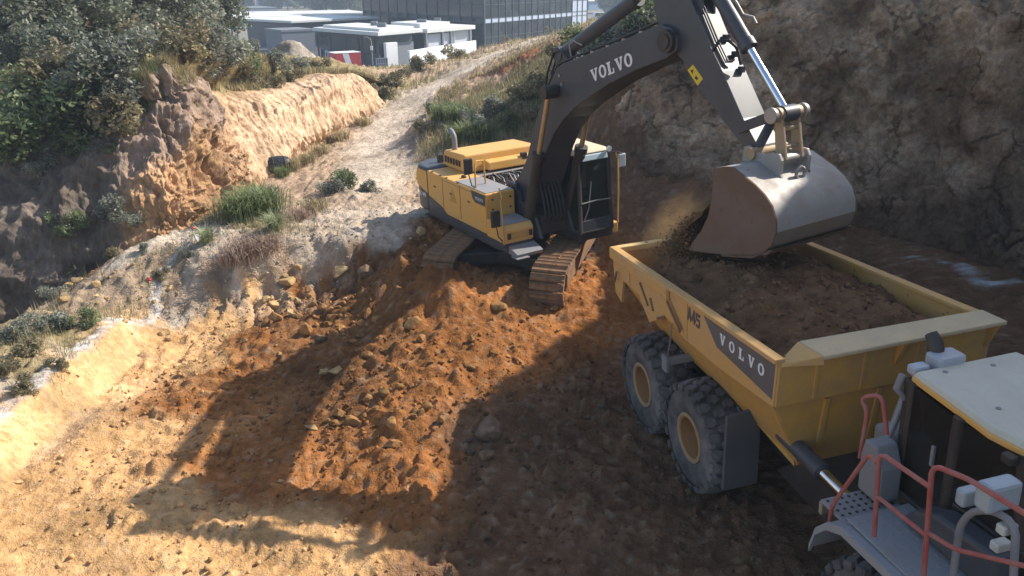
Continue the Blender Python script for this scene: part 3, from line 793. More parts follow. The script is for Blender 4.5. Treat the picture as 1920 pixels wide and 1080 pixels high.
# counterweight: swept back with rounded corners
cwp = [(-2.35, -1.49), (-2.75, -1.49), (-3.05, -1.44), (-3.25, -1.30), (-3.45, -.95), (-3.55, -.5), (-3.58, 0), (-3.55, .5), (-3.45, .95), (-3.25, 1.30), (-3.05, 1.44), (-2.75, 1.49), (-2.35, 1.49)]
m = MB(); m.prism(cwp, 'z', 1.16, 2.40)
cw = m.build('counterweight', DGREY, exc, bevel=.09, smooth=50, seg=3)
m = MB(); m.prism([(-2.36, 2.32), (-2.36, 1.72), (-2.98, 1.86), (-3.02, 2.10), (-2.95, 2.32)], 'y', -1.505, -1.494); m.build('side_panel', YEL, cw, bevel=.004)
small_text('EC480', .16, Matrix.Translation((-2.92, -1.500, 1.58)) @ Matrix.Rotation(math.pi / 2, 4, 'X'), WHITE, cw)
m = MB(); m.box(-3.4, -2.5, -.35, .35, 2.41, 2.46); m.build('lifting_plate', DGREY, cw, bevel=.01)
# right-hand side: engine door, tank, tool box
m = MB(); m.prism([(-2.34, 1.66), (-1.55, 1.50), (-1.25, 1.36), (.84, 1.36), (.84, 2.36), (-2.34, 2.36)], 'y', -1.50, -.66)
rs = m.build('side_housing', YEL, exc, bevel=.035)
for x in (-1.42, -.45):
    m = MB(); m.box(x - .006, x + .006, -1.506, -1.498, 1.44, 2.32); m.build('panel_gap', BLACK, rs)
m = MB(); m.prism([(-2.34, 1.655), (-1.55, 1.495), (-1.25, 1.355), (1.62, 1.355), (1.62, 1.20), (-2.34, 1.20)], 'y', -1.495, -1.30); m.build('skirt', DGREY, exc, bevel=.01)
m = MB(); m.prism([(.15, 2.33), (.83, 2.33), (.83, 2.06), (.35, 2.06), (.22, 2.14)], 'y', -1.507, -1.499); bd = m.build('badge_plate', DGREY, rs)
small_text('VOLVO', .115, Matrix.Translation((.36, -1.509, 2.14)) @ Matrix.Rotation(math.pi / 2, 4, 'X'), WHITE, rs)
m = MB(); m.prism([(-1.05, 1.80), (-.85, 2.14), (-.65, 1.80)], 'y', -1.504, -1.499); m.build('warning_mark', plain('faded_mark', (.50, .28, .05), .5), rs)
for x0, x1 in ((-2.25, -1.52), (-1.32, -.55), (-.35, .10)):
    m = MB(); m.box(x0 + .30, x0 + .42, -1.512, -1.499, 1.98, 2.02); m.build('latch', BLACK, rs, bevel=.006)
for x in (-2.1, -1.6, -1.25, -.6):
    m = MB(); m.box(x, x + .07, -1.50, -1.44, 2.352, 2.372); m.build('hinge', BLACK, rs)
m = MB(); m.box(-1.40, .82, -1.503, -1.499, 2.27, 2.278); m.build('panel_gap', BLACK, rs)
m = MB(); m.box(-.75, .80, -1.45, -.70, 2.36, 2.375); m.build('tread_plate', DECK, rs)
m = MB(); m.lathe([(.07, 0), (.07, .05), (.05, .07)], 14, 'z', (-.95, -1.1, 2.36)); m.build('filler_cap', BLACK, rs, smooth=40)
m = MB(); m.prism([(.84, 1.30), (1.64, 1.30), (1.66, 1.62), (1.55, 1.74), (.84, 1.76)], 'y', -1.495, -.66); tb = m.build('tool_box', YEL, exc, bevel=.03)
m = MB(); m.prism([(.87, 1.765), (1.54, 1.745), (1.54, 1.757), (.87, 1.777)], 'y', -1.44, -.70); m.build('tread_plate', DECK, tb)
m = MB(); m.box(1.655, 1.67, -1.30, -.82, 1.40, 1.56); m.build('door_panel', YELD, tb, bevel=.008)
for y in (-1.36, -.76):
    m = MB(); m.box(1.655, 1.70, y - .04, y + .04, 1.42, 1.56); m.build('hinge', BLACK, tb, bevel=.01)
for x, z in ((.845, 2.2), (.845, 1.95)):
    for y in (-1.30, -.80):
        m = MB(); m.lathe([(.025, 0), (.025, .02)], 10, 'x', (x, y, z)); m.build('bolt', BLACK, rs)
m = MB(); m.prism([(1.60, 1.24), (2.00, 1.12), (1.96, 1.02), (1.55, 1.06)], 'y', -1.35, -.62); m.box(1.80, 2.08, -1.40, -1.05, 1.02, 1.05); m.build('front_step', GREY, exc, bevel=.01)
# engine hood
m = MB(); m.hexa([(-2.58, -.88, 2.36), (-1.28, -.88, 2.36), (-1.28, 1.46, 2.36), (-2.58, 1.46, 2.36), (-2.52, -.86, 2.80), (-1.36, -.86, 2.84), (-1.36, 1.40, 2.84), (-2.52, 1.40, 2.80)])
hd = m.build('engine_hood', YEL, exc, bevel=.06, seg=3)
for i in range(6):
    x = -2.42 + i * .16
    m = MB(); m.box(x, x + .085, -.895, -.872, 2.50, 2.66); m.build('louvre', BLACK, hd)
m = MB(); m.prism([(-1.30, 2.40), (-1.02, 2.40), (-1.05, 2.62), (-1.30, 2.66)], 'y', -.30, 1.40); m.build('hood_step', YEL, hd, bevel=.03)
m = MB(); m.box(-1.16, -1.04, .75, .92, 2.45, 2.72); m.build('hood_latch', BLACK, hd, bevel=.01)
m = MB(); m.tube([(-2.30, -.62, 2.78), (-2.30, -.62, 3.08), (-2.33, -.62, 3.18), (-2.42, -.62, 3.27), (-2.52, -.62, 3.30)], .075, 14); ep = m.build('exhaust_pipe', GREY, exc, smooth=50)
m = MB(); m.box(-2.9, -2.75, -.9, -.75, 2.40, 2.62); m.build('rear_camera', BLACK, exc, bevel=.02)
# deck, engine-bay opening with hoses
m = MB(); m.box(-1.26, -.02, -.64, 1.44, 1.95, 2.20); m.build('deck_box', BLACK, exc)
m = MB(); m.prism([(-1.24, -.64), (-.92, -.64), (-.92, .60), (-.10, .60), (-.10, 1.44), (-1.24, 1.44)], 'z', 2.30, 2.34); m.build('catwalk', DECK, exc, bevel=.01)
for i in range(16):
    y0 = -.52 + .06 * i + rnd.uniform(-.03, .03); x0 = rnd.uniform(-.8, -.55)
    m = MB(); m.tube([(x0, y0, 2.16), (x0 + .1, y0 + rnd.uniform(-.1, .1), 2.34 + rnd.uniform(0, .1)), (x0 + .35, y0 + rnd.uniform(-.12, .12), 2.36 + rnd.uniform(-.02, .1)), (x0 + .62, y0 + rnd.uniform(-.1, .1), 2.2)], .016, 6)
    m.build('hydraulic_hose', HOSE if i % 2 else STEEL, exc, smooth=60)
# boom foot brackets and the valve block in front
for y in (-.52, .42):
    m = MB(); m.prism([(-.10, 1.28), (1.75, 1.28), (1.50, 1.75), (.85, 2.05), (.62, 2.42), (.28, 2.42), (.02, 1.9)], 'y', y, y + .09); m.build('boom_bracket', DGREY, exc, bevel=.015)
m = MB(); m.box(.85, 1.55, -.36, .38, 1.3, 1.78); m.build('valve_block', BLACK, exc, bevel=.03)
for i in range(6):
    y = -.30 + .11 * i
    m = MB(); m.tube([(1.45, y, 1.45), (1.68, y, 1.75), (1.55, y, 2.2), (1.35, y * .9, 2.7), (1.55, y * .9, 3.2)], .028, 8); m.build('hydraulic_hose', HOSE, exc, smooth=60)
# handrails and mirrors
m = MB(); m.tube([(.20, -1.38, 2.36), (.18, -1.38, 2.92), (.13, -1.30, 3.02), (.02, -1.05, 2.98), (-.02, -.98, 2.36)], .022, 8); m.build('handrail', YELD, exc, smooth=60)
m = MB(); m.tube([(1.62, -1.47, 1.30), (1.66, -1.50, 1.75), (1.52, -1.46, 2.35), (1.50, -1.40, 2.38), (.84, -1.10, 2.45)], .020, 8); m.build('handrail', YELD, exc, smooth=60)
def mirror(x, y, z, stem):
    mm = MB(); mm.tube(stem, .016, 8); st = mm.build('mirror_stem', BLACK, exc, smooth=60)
    mm = MB(); mm.box(x - .04, x + .04, y - .12, y + .12, z - .2, z + .2); h_ = mm.build('mirror', BLACK, exc, bevel=.03)
mirror(.0, -1.46, 2.88, [(.15, -1.3, 2.36), (.15, -1.46, 2.42), (.0, -1.46, 2.7)])
mirror(1.48, -1.60, 1.92, [(1.60, -1.48, 1.35), (1.55, -1.58, 1.5), (1.50, -1.60, 1.75)])
# --- cab
cab = MB()
c0 = dict(fr=(1.94, .50), fl=(1.94, 1.48))
P = lambda x, y, z: (x, y, z)
def bar(mb, a, b_, r): mb.tube([a, b_], r, 6)
A0, A1, A2, A3 = (1.95, .52, 1.25), (1.95, 1.47, 1.25), (.10, 1.47, 1.25), (.10, .52, 1.25)
B0, B1, B2, B3 = (1.80, .56, 3.14), (1.80, 1.43, 3.14), (.16, 1.43, 3.18), (.16, .56, 3.18)
M0, M1 = (.98, .50, 1.25), (.98, .53, 3.16); M2, M3 = (.98, 1.47, 1.25), (.98, 1.44, 3.16)
for a, b_ in ((A0, A1), (A1, A2), (A2, A3), (A3, A0), (B0, B1), (B1, B2), (B2, B3), (B3, B0), (A0, B0), (A1, B1), (A2, B2), (A3, B3), (M0, M1), (M2, M3)):
    bar(cab, a, b_, .055)
cabo = cab.build('cab', BLACK, exc, smooth=60)
m = MB(); m.box(.08, 1.97, .47, 1.50, 1.06, 1.24); m.build('cab_floor', BLACK, cabo, bevel=.02)
m = MB(); m.hexa([(1.93, .50, 1.24), (1.975, .50, 1.24), (1.975, 1.49, 1.24), (1.93, 1.49, 1.24), (1.91, .50, 1.56), (1.955, .50, 1.56), (1.955, 1.49, 1.56), (1.91, 1.49, 1.56)]); m.build('front_panel', DGREY, cabo, bevel=.015)
m = MB(); m.box(.10, .98, .49, .54, 1.24, 2.05); m.box(.10, .98, 1.46, 1.50, 1.24, 2.05); m.build('side_panel', DGREY, cabo, bevel=.01)
m = MB(); m.box(.06, .12, .50, 1.48, 1.24, 3.1); m.build('back_panel', DGREY, cabo, bevel=.01)
def pane(pts, parent=cabo, name='window_pane', mat=GLASS):
    a = [Vector(p) for p in pts]
    nn = (a[1] - a[0]).cross(a[2] - a[0]).normalized() * .006
    return MB().hexa([p - nn for p in a] + [p + nn for p in a]).build(name, mat, parent)
pane([(1.925, .55, 1.58), (1.925, 1.44, 1.58), (1.815, 1.40, 3.08), (1.815, .59, 3.08)], name='windscreen')
pane([(1.90, .53, 1.30), (1.02, .52, 1.30), (1.02, .55, 3.10), (1.80, .57, 3.10)])
pane([(.92, .52, 2.08), (.16, .53, 2.08), (.20, .57, 3.10), (.94, .55, 3.10)])
pane([(1.90, 1.46, 1.30), (1.02, 1.46, 1.30), (1.02, 1.44, 3.10), (1.80, 1.43, 3.10)])
m = MB(); m.tube([(1.935, .56, 2.00), (1.92, 1.00, 2.02), (1.935, 1.43, 2.00)], .016, 6); m.build('window_bar', GREY, cabo)
m = MB(); m.tube([(1.94, .64, 1.58), (1.92, .78, 1.85), (1.88, .88, 2.5)], .012, 6); m.build('wiper', GREY, cabo)
m = MB(); m.hexa([(.08, .48, 3.15), (1.86, .48, 3.12), (1.86, 1.50, 3.12), (.08, 1.50, 3.15), (.16, .56, 3.30), (1.74, .56, 3.27), (1.74, 1.42, 3.27), (.16, 1.42, 3.30)]); rf = m.build('roof', YEL_SUNLIT, cabo, bevel=.05, seg=3)
m = MB(); m.hexa([(1.80, .60, 3.02), (1.92, .60, 3.02), (1.92, 1.36, 3.02), (1.80, 1.36, 3.02), (1.76, .60, 3.16), (1.88, .60, 3.16), (1.88, 1.36, 3.16), (1.76, 1.36, 3.16)]); m.build('visor', plain('pale_visor', (.45, .55, .58), .25), cabo, bevel=.02)
for y in (.62, 1.38):
    m = MB(); m.lathe([(.04, 0), (.065, .05), (.065, .09)], 12, 'x', (1.86, y, 3.24)); m.build('work_lamp', LAMP, cabo, smooth=40)
curt = MB()
n = 24
for i in range(n):
    y0, y1 = .60 + .50 * i / n, .60 + .50 * (i + 1) / n
    x0, x1 = .30 + .025 * math.sin(i * 1.9), .30 + .025 * math.sin((i + 1) * 1.9)
    curt.add([(x0, y0, 2.0), (x1, y1, 2.0), (x1, y1, 3.05), (x0, y0, 3.05)], [(0, 1, 2, 3)])
curt.build('curtain', plain('pale_cloth', (.45, .42, .36), .9), cabo)
m = MB(); m.box(.45, .95, .75, 1.25, 1.45, 1.62); m.box(.40, .55, .75, 1.25, 1.62, 2.35); m.build('seat', BLACK, cabo, bevel=.05)
m = MB(); m.box(.60, 1.25, .58, .74, 1.24, 1.85); m.box(.60, 1.25, 1.26, 1.42, 1.24, 1.80); m.build('console', BLACK, cabo, bevel=.03)
m = MB(); m.tube([(1.82, 1.66, 3.12), (1.92, 1.66, 2.95), (1.98, 1.64, 2.2), (2.0, 1.62, 1.35)], .022, 8); m.build('handrail', YELD, exc, smooth=60)
m = MB(); m.tube([(1.80, 1.50, 3.1), (1.86, 1.66, 3.12), (1.92, 1.78, 3.06)], .016, 8); m.build('mirror_stem', BLACK, exc, smooth=60)
m = MB(); m.box(1.88, 1.94, 1.68, 1.90, 2.72, 3.06); m.build('mirror', plain('mirror_shell', (.5, .52, .54), .3), exc, bevel=.04)
m = MB(); m.box(.6, 1.9, 1.50, 1.72, 1.06, 1.34); m.build('cab_step', YELD, exc, bevel=.03)
# operator in the cab (one continuous body)
def skin_person(name, joints, bones, mat, parent, levels=1):
    me = bpy.data.meshes.new(name)
    me.from_pydata([j[0] for j in joints], bones, [])
    o = link(name, me, mat, parent)
    sk = o.modifiers.new('skin', 'SKIN')
    for i, j in enumerate(joints):
        me.skin_vertices[0].data[i].radius = (j[1], j[2] if len(j) > 2 else j[1])
    me.skin_vertices[0].data[0].use_root = True
    sub = o.modifiers.new('sub', 'SUBSURF'); sub.levels = levels; sub.render_levels = levels
    return o
person = empty('person', EXM @ Vector((.75, 1.0, 1.62)), label='operator in a green work vest sitting in the excavator cab', cat='person')
person.rotation_euler = EX_R.to_euler()
J = [((0, 0, .08), .15, .17), ((0, 0, .32), .13, .17), ((.02, 0, .52), .10, .15), ((.03, 0, .60), .055), ((.05, 0, .66), .06), ((.06, 0, .76), .095, .085), ((.06, 0, .86), .075),
     ((.02, .19, .50), .06), ((.10, .24, .28), .048), ((.32, .24, .22), .038), ((.40, .24, .24), .036), ((.02, -.19, .50), .06), ((.10, -.24, .28), .048), ((.32, -.24, .22), .038), ((.40, -.24, .24), .036),
     ((.06, .10, .06), .10), ((.48, .14, .10), .08), ((.62, .14, -.28), .055), ((.74, .14, -.32), .045), ((.06, -.10, .06), .10), ((.48, -.14, .10), .08), ((.62, -.14, -.28), .055), ((.74, -.14, -.32), .045)]
Bn = [(0, 1), (1, 2), (2, 3), (3, 4), (4, 5), (5, 6), (2, 7), (7, 8), (8, 9), (9, 10), (2, 11), (11, 12), (12, 13), (13, 14), (0, 15), (15, 16), (16, 17), (17, 18), (0, 19), (19, 20), (20, 21), (21, 22)]
skin_person('body', J, Bn, plain('work_clothes', (.06, .07, .09), .9), person)
m = MB(); m.lathe([(.17, .10), (.185, .25), (.19, .42), (.13, .56)], 18, 'z', (.0, 0, 0)); vst = m.build('vest', plain('green_vest', (.10, .38, .22), .8), person, smooth=60)
vst.scale = (.95, 1.12, 1)
m = MB(); m.lathe([(.10, 0), (.125, .01), (.115, .08), (.06, .13), (.01, .14)], 18, 'z', (.06, 0, .80)); m.build('helmet', plain('white_helmet', (.75, .75, .72), .4), person, smooth=60)

# --- boom
boom_poly = [(.28, 2.10), (.34, 2.34), (.72, 2.72), (.96, 3.05), (1.35, 3.88), (1.64, 4.40), (1.94, 4.85), (2.31, 5.31), (2.55, 5.43), (2.95, 5.53), (4.30, 5.92), (5.37, 6.26), (5.64, 6.33), (5.90, 6.27), (6.06, 6.10), (6.05, 5.90), (5.82, 5.76),
             (5.02, 5.50), (4.13, 5.14), (3.53, 4.84), (2.96, 4.53), (2.55, 4.24), (2.15, 3.85), (1.86, 3.42), (1.55, 2.78), (1.20, 2.15), (.95, 1.92), (.62, 1.86), (.38, 1.94)]
m = MB(); m.prism(boom_poly, 'y', -.38, .38); boom = m.build('boom', DGREY, exc, bevel=.018)
lettering('VOLVO', .245, .245, .035, (3.60, -.382, 5.13), Vector((1.2, 0, .41)).normalized(), Vector((-.41, 0, 1.2)).normalized() , (0, -1, 0), WHITE, boom)
m = MB(); m.lathe([(.20, -.47), (.20, .47)], 20, 'y', (5.84, 0, 6.05)); m.lathe([(.13, -.50), (.13, .50)], 16, 'y', (5.84, 0, 6.05)); m.build('pivot_pin', BLACK, boom, smooth=40)
m = MB(); m.lathe([(.17, -.56), (.17, .56)], 20, 'y', (.56, 0, 2.16)); m.build('pivot_pin', BLACK, boom, smooth=40)
for k, (x, z) in enumerate(((2.42, 5.16), (2.50, 4.98), (3.05, 5.54), (3.55, 5.69), (4.05, 5.83), (4.55, 5.98), (5.05, 6.14))):
    m = MB()
    if k < 2: m.box(x - .03, x + .03, -.40, -.375, z - .03, z + .03)
    else: m.box(x - .05, x + .05, -.36, -.30, z - .02, z + .05)
    m.build('clamp', STEEL, boom)
for k, y in enumerate((-.32, -.26, .26, .32)):
    m = MB(); m.tube([(1.30, y, 3.85), (1.62, y, 4.48), (1.92, y, 4.95), (2.28, y, 5.38), (2.95, y, 5.60), (4.3, y, 5.99), (5.4, y, 6.34)], .022, 6); m.build('hydraulic_pipe', BLACK, boom, smooth=60)
for k in range(4):
    y = -.2 + .13 * k
    m = MB(); m.tube([(2.55, y, 5.48), (2.2, y, 5.66), (1.95, y, 5.60), (1.75, y - .05, 5.15), (1.62, y - .08, 4.55), (1.40, y - .1, 4.05)], .025, 7); m.build('hydraulic_hose', HOSE, boom, smooth=60)
m = MB(); m.tube([(2.50, -.12, 5.50), (2.46, -.14, 5.78), (2.62, -.14, 5.88), (2.86, -.1, 5.80)], .022, 7); m.build('hydraulic_pipe', STEEL, boom, smooth=60)
def ram(name, a, b_, split, r, rr, rodmat=RODB, barmat=BLACK):
    """hydraulic ram: barrel from a, rod to b"""
    a, b_ = Vector(a), Vector(b_); c = a.lerp(b_, split); d = (b_ - a).normalized()
    o = empty(name); o.parent = exc
    mm = MB(); mm.tube([a, c], r, 18); ba = mm.build('barrel', barmat, o, smooth=40)
    mm = MB(); mm.tube([c - d * .10, c + d * .06], r * 1.18, 18); mm.build('gland', barmat, ba, smooth=40, bevel=.01)
    mm = MB(); mm.tube([c, b_], rr, 14); mm.build('rod', rodmat, o, smooth=40)
    side = Vector((0, 1, 0))
    for p in (a, b_):
        mm = MB(); mm.tube([p - side * r * 1.25, p + side * r * 1.25], r * 1.1, 16); mm.build('eye', barmat, o, smooth=40)
    return o
ram('boom_ram', (1.30, -.60, 1.60), (2.33, -.60, 4.82), .54, .135, .062)
ram('boom_ram', (1.30, .60, 1.60), (2.33, .60, 4.82), .54, .135, .062)
m = MB(); m.lathe([(.10, -.70), (.10, .70)], 16, 'y', (2.33, 0, 4.82)); m.build('ram_pin', BLACK, boom, smooth=40)
ram('arm_ram', (2.04, 0, 5.56), (5.38, 0, 7.15), .73, .145, .075, RODB, DGREY)
for y in (-.16, .10):
    m = MB(); m.prism([(1.92, 4.95), (1.95, 5.66), (2.14, 5.70), (2.75, 5.44)], 'y', y, y + .06); m.build('ram_bracket', DGREY, boom, bevel=.01)

# --- arm
arm_poly = [(5.16, 7.02), (5.20, 7.24), (5.40, 7.32), (5.62, 7.20), (5.95, 7.10), (6.22, 6.78), (6.72, 6.06), (7.08, 5.62), (7.61, 4.90), (7.97, 4.50), (8.05, 4.38), (8.0, 4.26), (7.88, 4.24), (7.72, 4.40), (7.22, 4.77), (6.57, 5.27), (6.12, 5.72), (5.92, 5.84), (5.66, 5.86), (5.50, 6.10), (5.32, 6.55)]
m = MB(); m.prism(arm_poly, 'y', -.27, .27); arm = m.build('arm', paint('dark_arm_paint', (.052, .055, .064), .34, amount=.12, dust=(.19, .17, .15), chips=.9), exc, bevel=.012)
m = MB(); m.prism([(6.25, 5.57), (6.38, 5.68), (6.64, 5.46), (6.52, 5.33)], 'y', -.275, -.272); sg = m.build('warning_sign', plain('sign_yellow', (.72, .52, .03), .5), arm)
m = MB(); m.prism([(6.325, 5.575), (6.40, 5.60), (6.385, 5.515)], 'y', -.279, -.276); m.prism([(6.47, 5.50), (6.53, 5.46), (6.50, 5.42), (6.44, 5.45)], 'y', -.279, -.276); m.build('warning_symbol', BLACK, sg)
for y in (-.02, .26):
    m = MB(); m.prism([(5.92, 7.02), (6.02, 7.36), (6.22, 7.44), (6.36, 7.30), (6.42, 6.50)], 'y', y - .15, y - .09); m.build('ram_bracket', DGREY, arm, bevel=.01)
for k, y in enumerate((-.14, -.08)):
    m = MB(); m.tube([(6.30, y, 6.74), (6.76, y, 6.08), (7.02, y, 5.76), (7.06, y + .12, 5.78)], .016, 6); m.build('hydraulic_pipe', BLACK, arm, smooth=60)
for x, z in ((6.72, 6.10), (6.95, 5.84), (7.12, 5.60)):
    m = MB(); m.box(x - .05, x + .05, .10, .18, z - .03, z + .07); m.build('clamp', DGREY, arm)
m = MB(); m.tube([(6.80, -.24, 5.92), (6.93, -.24, 6.10), (7.02, -.10, 6.10), (7.10, .02, 5.98), (7.18, .06, 5.70)], .028, 8); m.build('hydraulic_hose', HOSE, arm, smooth=60)
ram('bucket_ram', (6.20, 0, 7.26), (8.29, 0, 5.04), .555, .125, .068, CHROME, DGREY)
m = MB(); m.tube([(6.62, .10, 7.00), (6.95, .12, 6.66), (7.05, .16, 6.50), (7.22, .22, 6.46), (7.30, .22, 6.36)], .026, 8); m.tube([(6.55, .06, 6.98), (7.00, .08, 6.50)], .022, 8); m.build('hydraulic_pipe', STEEL, arm, smooth=60)
# linkage
lk = empty('bucket_linkage'); lk.parent = exc
m = MB()
for y in (-.25, -.11, .03, .17): m.lathe([(.115 - .0 * y, y), (.115, y + .09)], 16, 'y', (8.29, 0, 5.04))
m.lathe([(.085, -.36), (.085, .36)], 16, 'y', (8.29, 0, 5.04)); m.build('link_pin', BRONZE, lk, smooth=40)
for y in (-.40, .32):
    m = MB(); m.lathe([(.13, y), (.13, y + .08)], 16, 'y', (8.29, 0, 5.04)); m.build('pin_cap', STEEL, lk, smooth=40, bevel=.012)
for y in (-.22, .16):
    m = MB(); m.prism([(8.20, 5.06), (8.36, 5.08), (8.53, 4.34), (8.33, 4.30)], 'y', y, y + .06); m.build('link_plate', BRONZE, lk, bevel=.012)
m = MB(); m.box(8.30, 8.40, -.16, .16, 4.78, 4.86); m.build('cross_web', BRONZE, lk, bevel=.02)
m = MB(); m.box(8.34, 8.44, -.16, .16, 4.50, 4.56); m.build('cross_web', BRONZE, lk, bevel=.02)
for y in (-.36, .30):
    m = MB(); m.prism([(8.30, 5.13), (8.36, 4.98), (7.62, 4.66), (7.56, 4.82)], 'y', y, y + .06); m.build('guide_link', DGREY, lk, bevel=.012)
m = MB(); m.lathe([(.09, -.34), (.09, .34)], 14, 'y', (8.43, 0, 4.34)); m.build('link_pin', STEEL, lk, smooth=40)
# --- bucket
BKS = paint('bucket_steel', (.35, .34, .325), .45, metal=.25, amount=.55, dust=(.32, .24, .17), chips=.4)
BKD = paint('bucket_side_steel', (.155, .115, .095), .6, metal=.15, amount=.75, dust=(.17, .095, .052), scale=1.3, chips=.3)
BKL = paint('bucket_floor_steel', (.24, .20, .17), .55, metal=.15, amount=.55, dust=(.25, .16, .10))
outer = [(7.70, 4.18), (7.93, 4.25), (8.10, 4.28), (8.33, 4.19), (8.60, 4.08), (8.81, 3.96), (8.97, 3.82), (9.07, 3.62), (9.09, 3.42), (9.03, 3.20), (8.88, 3.03), (8.62, 2.92), (8.1, 2.78), (7.50, 2.66), (7.22, 2.62)]
bk = empty('bucket'); bk.parent = exc
def offset_in(poly, t):
    out = []
    for i, p in enumerate(poly):
        a = Vector(poly[max(i - 1, 0)]); b_ = Vector(poly[min(i + 1, len(poly) - 1)]); d = (b_ - a).normalized()
        out.append((p[0] + d.y * t, p[1] - d.x * t))
    return out
inner = offset_in(outer, .045)
m = MB(); m.prism(outer[:9] + inner[:9][::-1], 'y', -.93, .93); m.build('upper_shell', BKS, bk, smooth=35)
m = MB(); m.prism(outer[8:] + inner[8:][::-1], 'y', -.93, .93); m.build('lower_shell', BKL, bk, smooth=35)
side = outer + [(7.30, 2.78), (7.50, 3.05), (7.64, 3.35), (7.70, 3.65), (7.70, 3.95)]
for y in (-.97, .93):
    m = MB(); m.prism(side, 'y', y, y + .04); m.build('side_plate', BKD, bk, bevel=.008)
m = MB(); m.prism([(8.95, 3.02), (9.06, 3.14), (8.66, 2.88), (8.0, 2.72), (8.0, 2.76), (8.64, 2.94)], 'y', -.96, .96); m.build('wear_strip', BKD, bk)
for i in range(6):
    y = -.82 + i * .328
    m = MB(); m.hexa([(7.28, y - .06, 2.58), (7.28, y + .06, 2.58), (7.28, y + .06, 2.70), (7.28, y - .06, 2.70), (6.98, y - .04, 2.585), (6.98, y + .04, 2.585), (6.98, y + .04, 2.615), (6.98, y - .04, 2.615)]); m.build('tooth', BKL, bk)
for y in (-.36, .30):
    m = MB(); m.prism([(7.74, 4.22), (7.76, 4.46), (7.86, 4.50), (8.02, 4.42), (8.18, 4.40), (8.34, 4.46), (8.50, 4.46), (8.56, 4.36), (8.56, 4.14), (8.62, 4.04), (8.30, 4.12), (8.0, 4.20)], 'y', y, y + .06); m.build('ear', BKS, bk, bevel=.01)
m = MB(); m.lathe([(.10, -.42), (.10, .42)], 14, 'y', (7.95, 0, 4.38)); m.build('pin', BRONZE, bk, smooth=40)
m = MB()
for i in range(20):
    a0, a1 = math.pi * 2 * i / 20, math.pi * 2 * (i + 1) / 20
    m.tube([(8.64 + .035 * math.cos(a0) * 0 , .03 + .10 * math.cos(a0), 4.12 + .10 * math.sin(a0)), (8.64, .03 + .10 * math.cos(a1), 4.12 + .10 * math.sin(a1))], .028, 6)
m.build('lifting_eye', STEEL, bk, smooth=60)

# --- undercarriage, turned about the swing centre
UN_YAW = math.atan2(-.955, -.295)
UNM = EXM.inverted() @ (Matrix.Translation(EX_O) @ rot3(UN_YAW, math.radians(3.2), 0).to_4x4())
uc = MB()
uc.prism([(-1.0, -.55), (1.0, -.55), (1.45, -1.15), (1.75, -1.15), (1.3, -.2), (1.3, .2), (1.75, 1.15), (1.45, 1.15), (1.0, .55), (-1.0, .55), (-1.45, 1.15), (-1.75, 1.15), (-1.3, .2), (-1.3, -.2), (-1.75, -1.15), (-1.45, -1.15)], 'z', .52, .85)
car = uc.build('car_body', BLACK, exc, bevel=.03); car.matrix_local = UNM
SW, PITCH_T, HALF, RAD = .82, .216, 2.19, .47
sm = MB(); sm.prism([(-.098, -.018), (.098, -.018), (.092, .016), (.060, .052), (.020, .030), (-.030, .030), (-.070, .052), (-.092, .016)], 'y', -SW / 2, SW / 2)
shoe_me = sm.mesh('track_shoe'); shoe_me.materials.append(MUDDY)
def track(yc):
    body = MB()
    n = 12
    st = [(HALF + (RAD - .05) * math.cos(a), .52 + (RAD - .05) * math.sin(a)) for a in np.linspace(-math.pi / 2, math.pi / 2, n)] + [(-HALF + (RAD - .05) * math.cos(a), .52 + (RAD - .05) * math.sin(a)) for a in np.linspace(math.pi / 2, 3 * math.pi / 2, n)]
    body.prism(st, 'y', yc - .20, yc + .20)
    t = body.build('track', MUDDY, exc); t.matrix_local = UNM
    for x in (-HALF, HALF):
        w = MB(); w.lathe([(.30, -.26), (.40, -.24), (.40, .24), (.30, .26)], 20, 'y', (x, yc, .52)); w.build('idler_wheel', MUDDY, t, smooth=40)
    for i in range(7):
        w = MB(); w.lathe([(.11, -.25), (.13, -.24), (.13, .24), (.11, .25)], 12, 'y', (-1.65 + .55 * i, yc, .18)); w.build('roller', BLACK, t, smooth=40)
    f = MB(); f.prism([(-1.8, .30), (1.8, .30), (1.8, .62), (1.4, .74), (-1.4, .74), (-1.8, .62)], 'y', yc - .30, yc + .30); f.build('track_frame', MUDDY, t, bevel=.02)
    per = 4 * HALF + 2 * math.pi * RAD
    N = int(per / PITCH_T)
    for k in range(N):
        s = per * k / N
        if s < 2 * HALF: x, z, a = -HALF + s, .52 + RAD, 0.0
        elif s < 2 * HALF + math.pi * RAD: th = (s - 2 * HALF) / RAD; x, z, a = HALF + RAD * math.sin(th), .52 + RAD * math.cos(th), th
        elif s < 4 * HALF + math.pi * RAD: x, z, a = HALF - (s - 2 * HALF - math.pi * RAD), .52 - RAD, math.pi
        else: th = (s - 4 * HALF - math.pi * RAD) / RAD; x, z, a = -HALF - RAD * math.sin(th), .52 - RAD * math.cos(th), math.pi + th
        if a == 0.0: z -= .05 * math.sin(math.pi * s / (2 * HALF))          # sag of the upper run
        o = bpy.data.objects.new('track_shoe', shoe_me); COL.objects.link(o); o.parent = t
        o.matrix_local = Matrix.Translation((x, yc, z)) @ Matrix.Rotation(a, 4, 'Y')
    return t
track(-1.37); track(1.37)
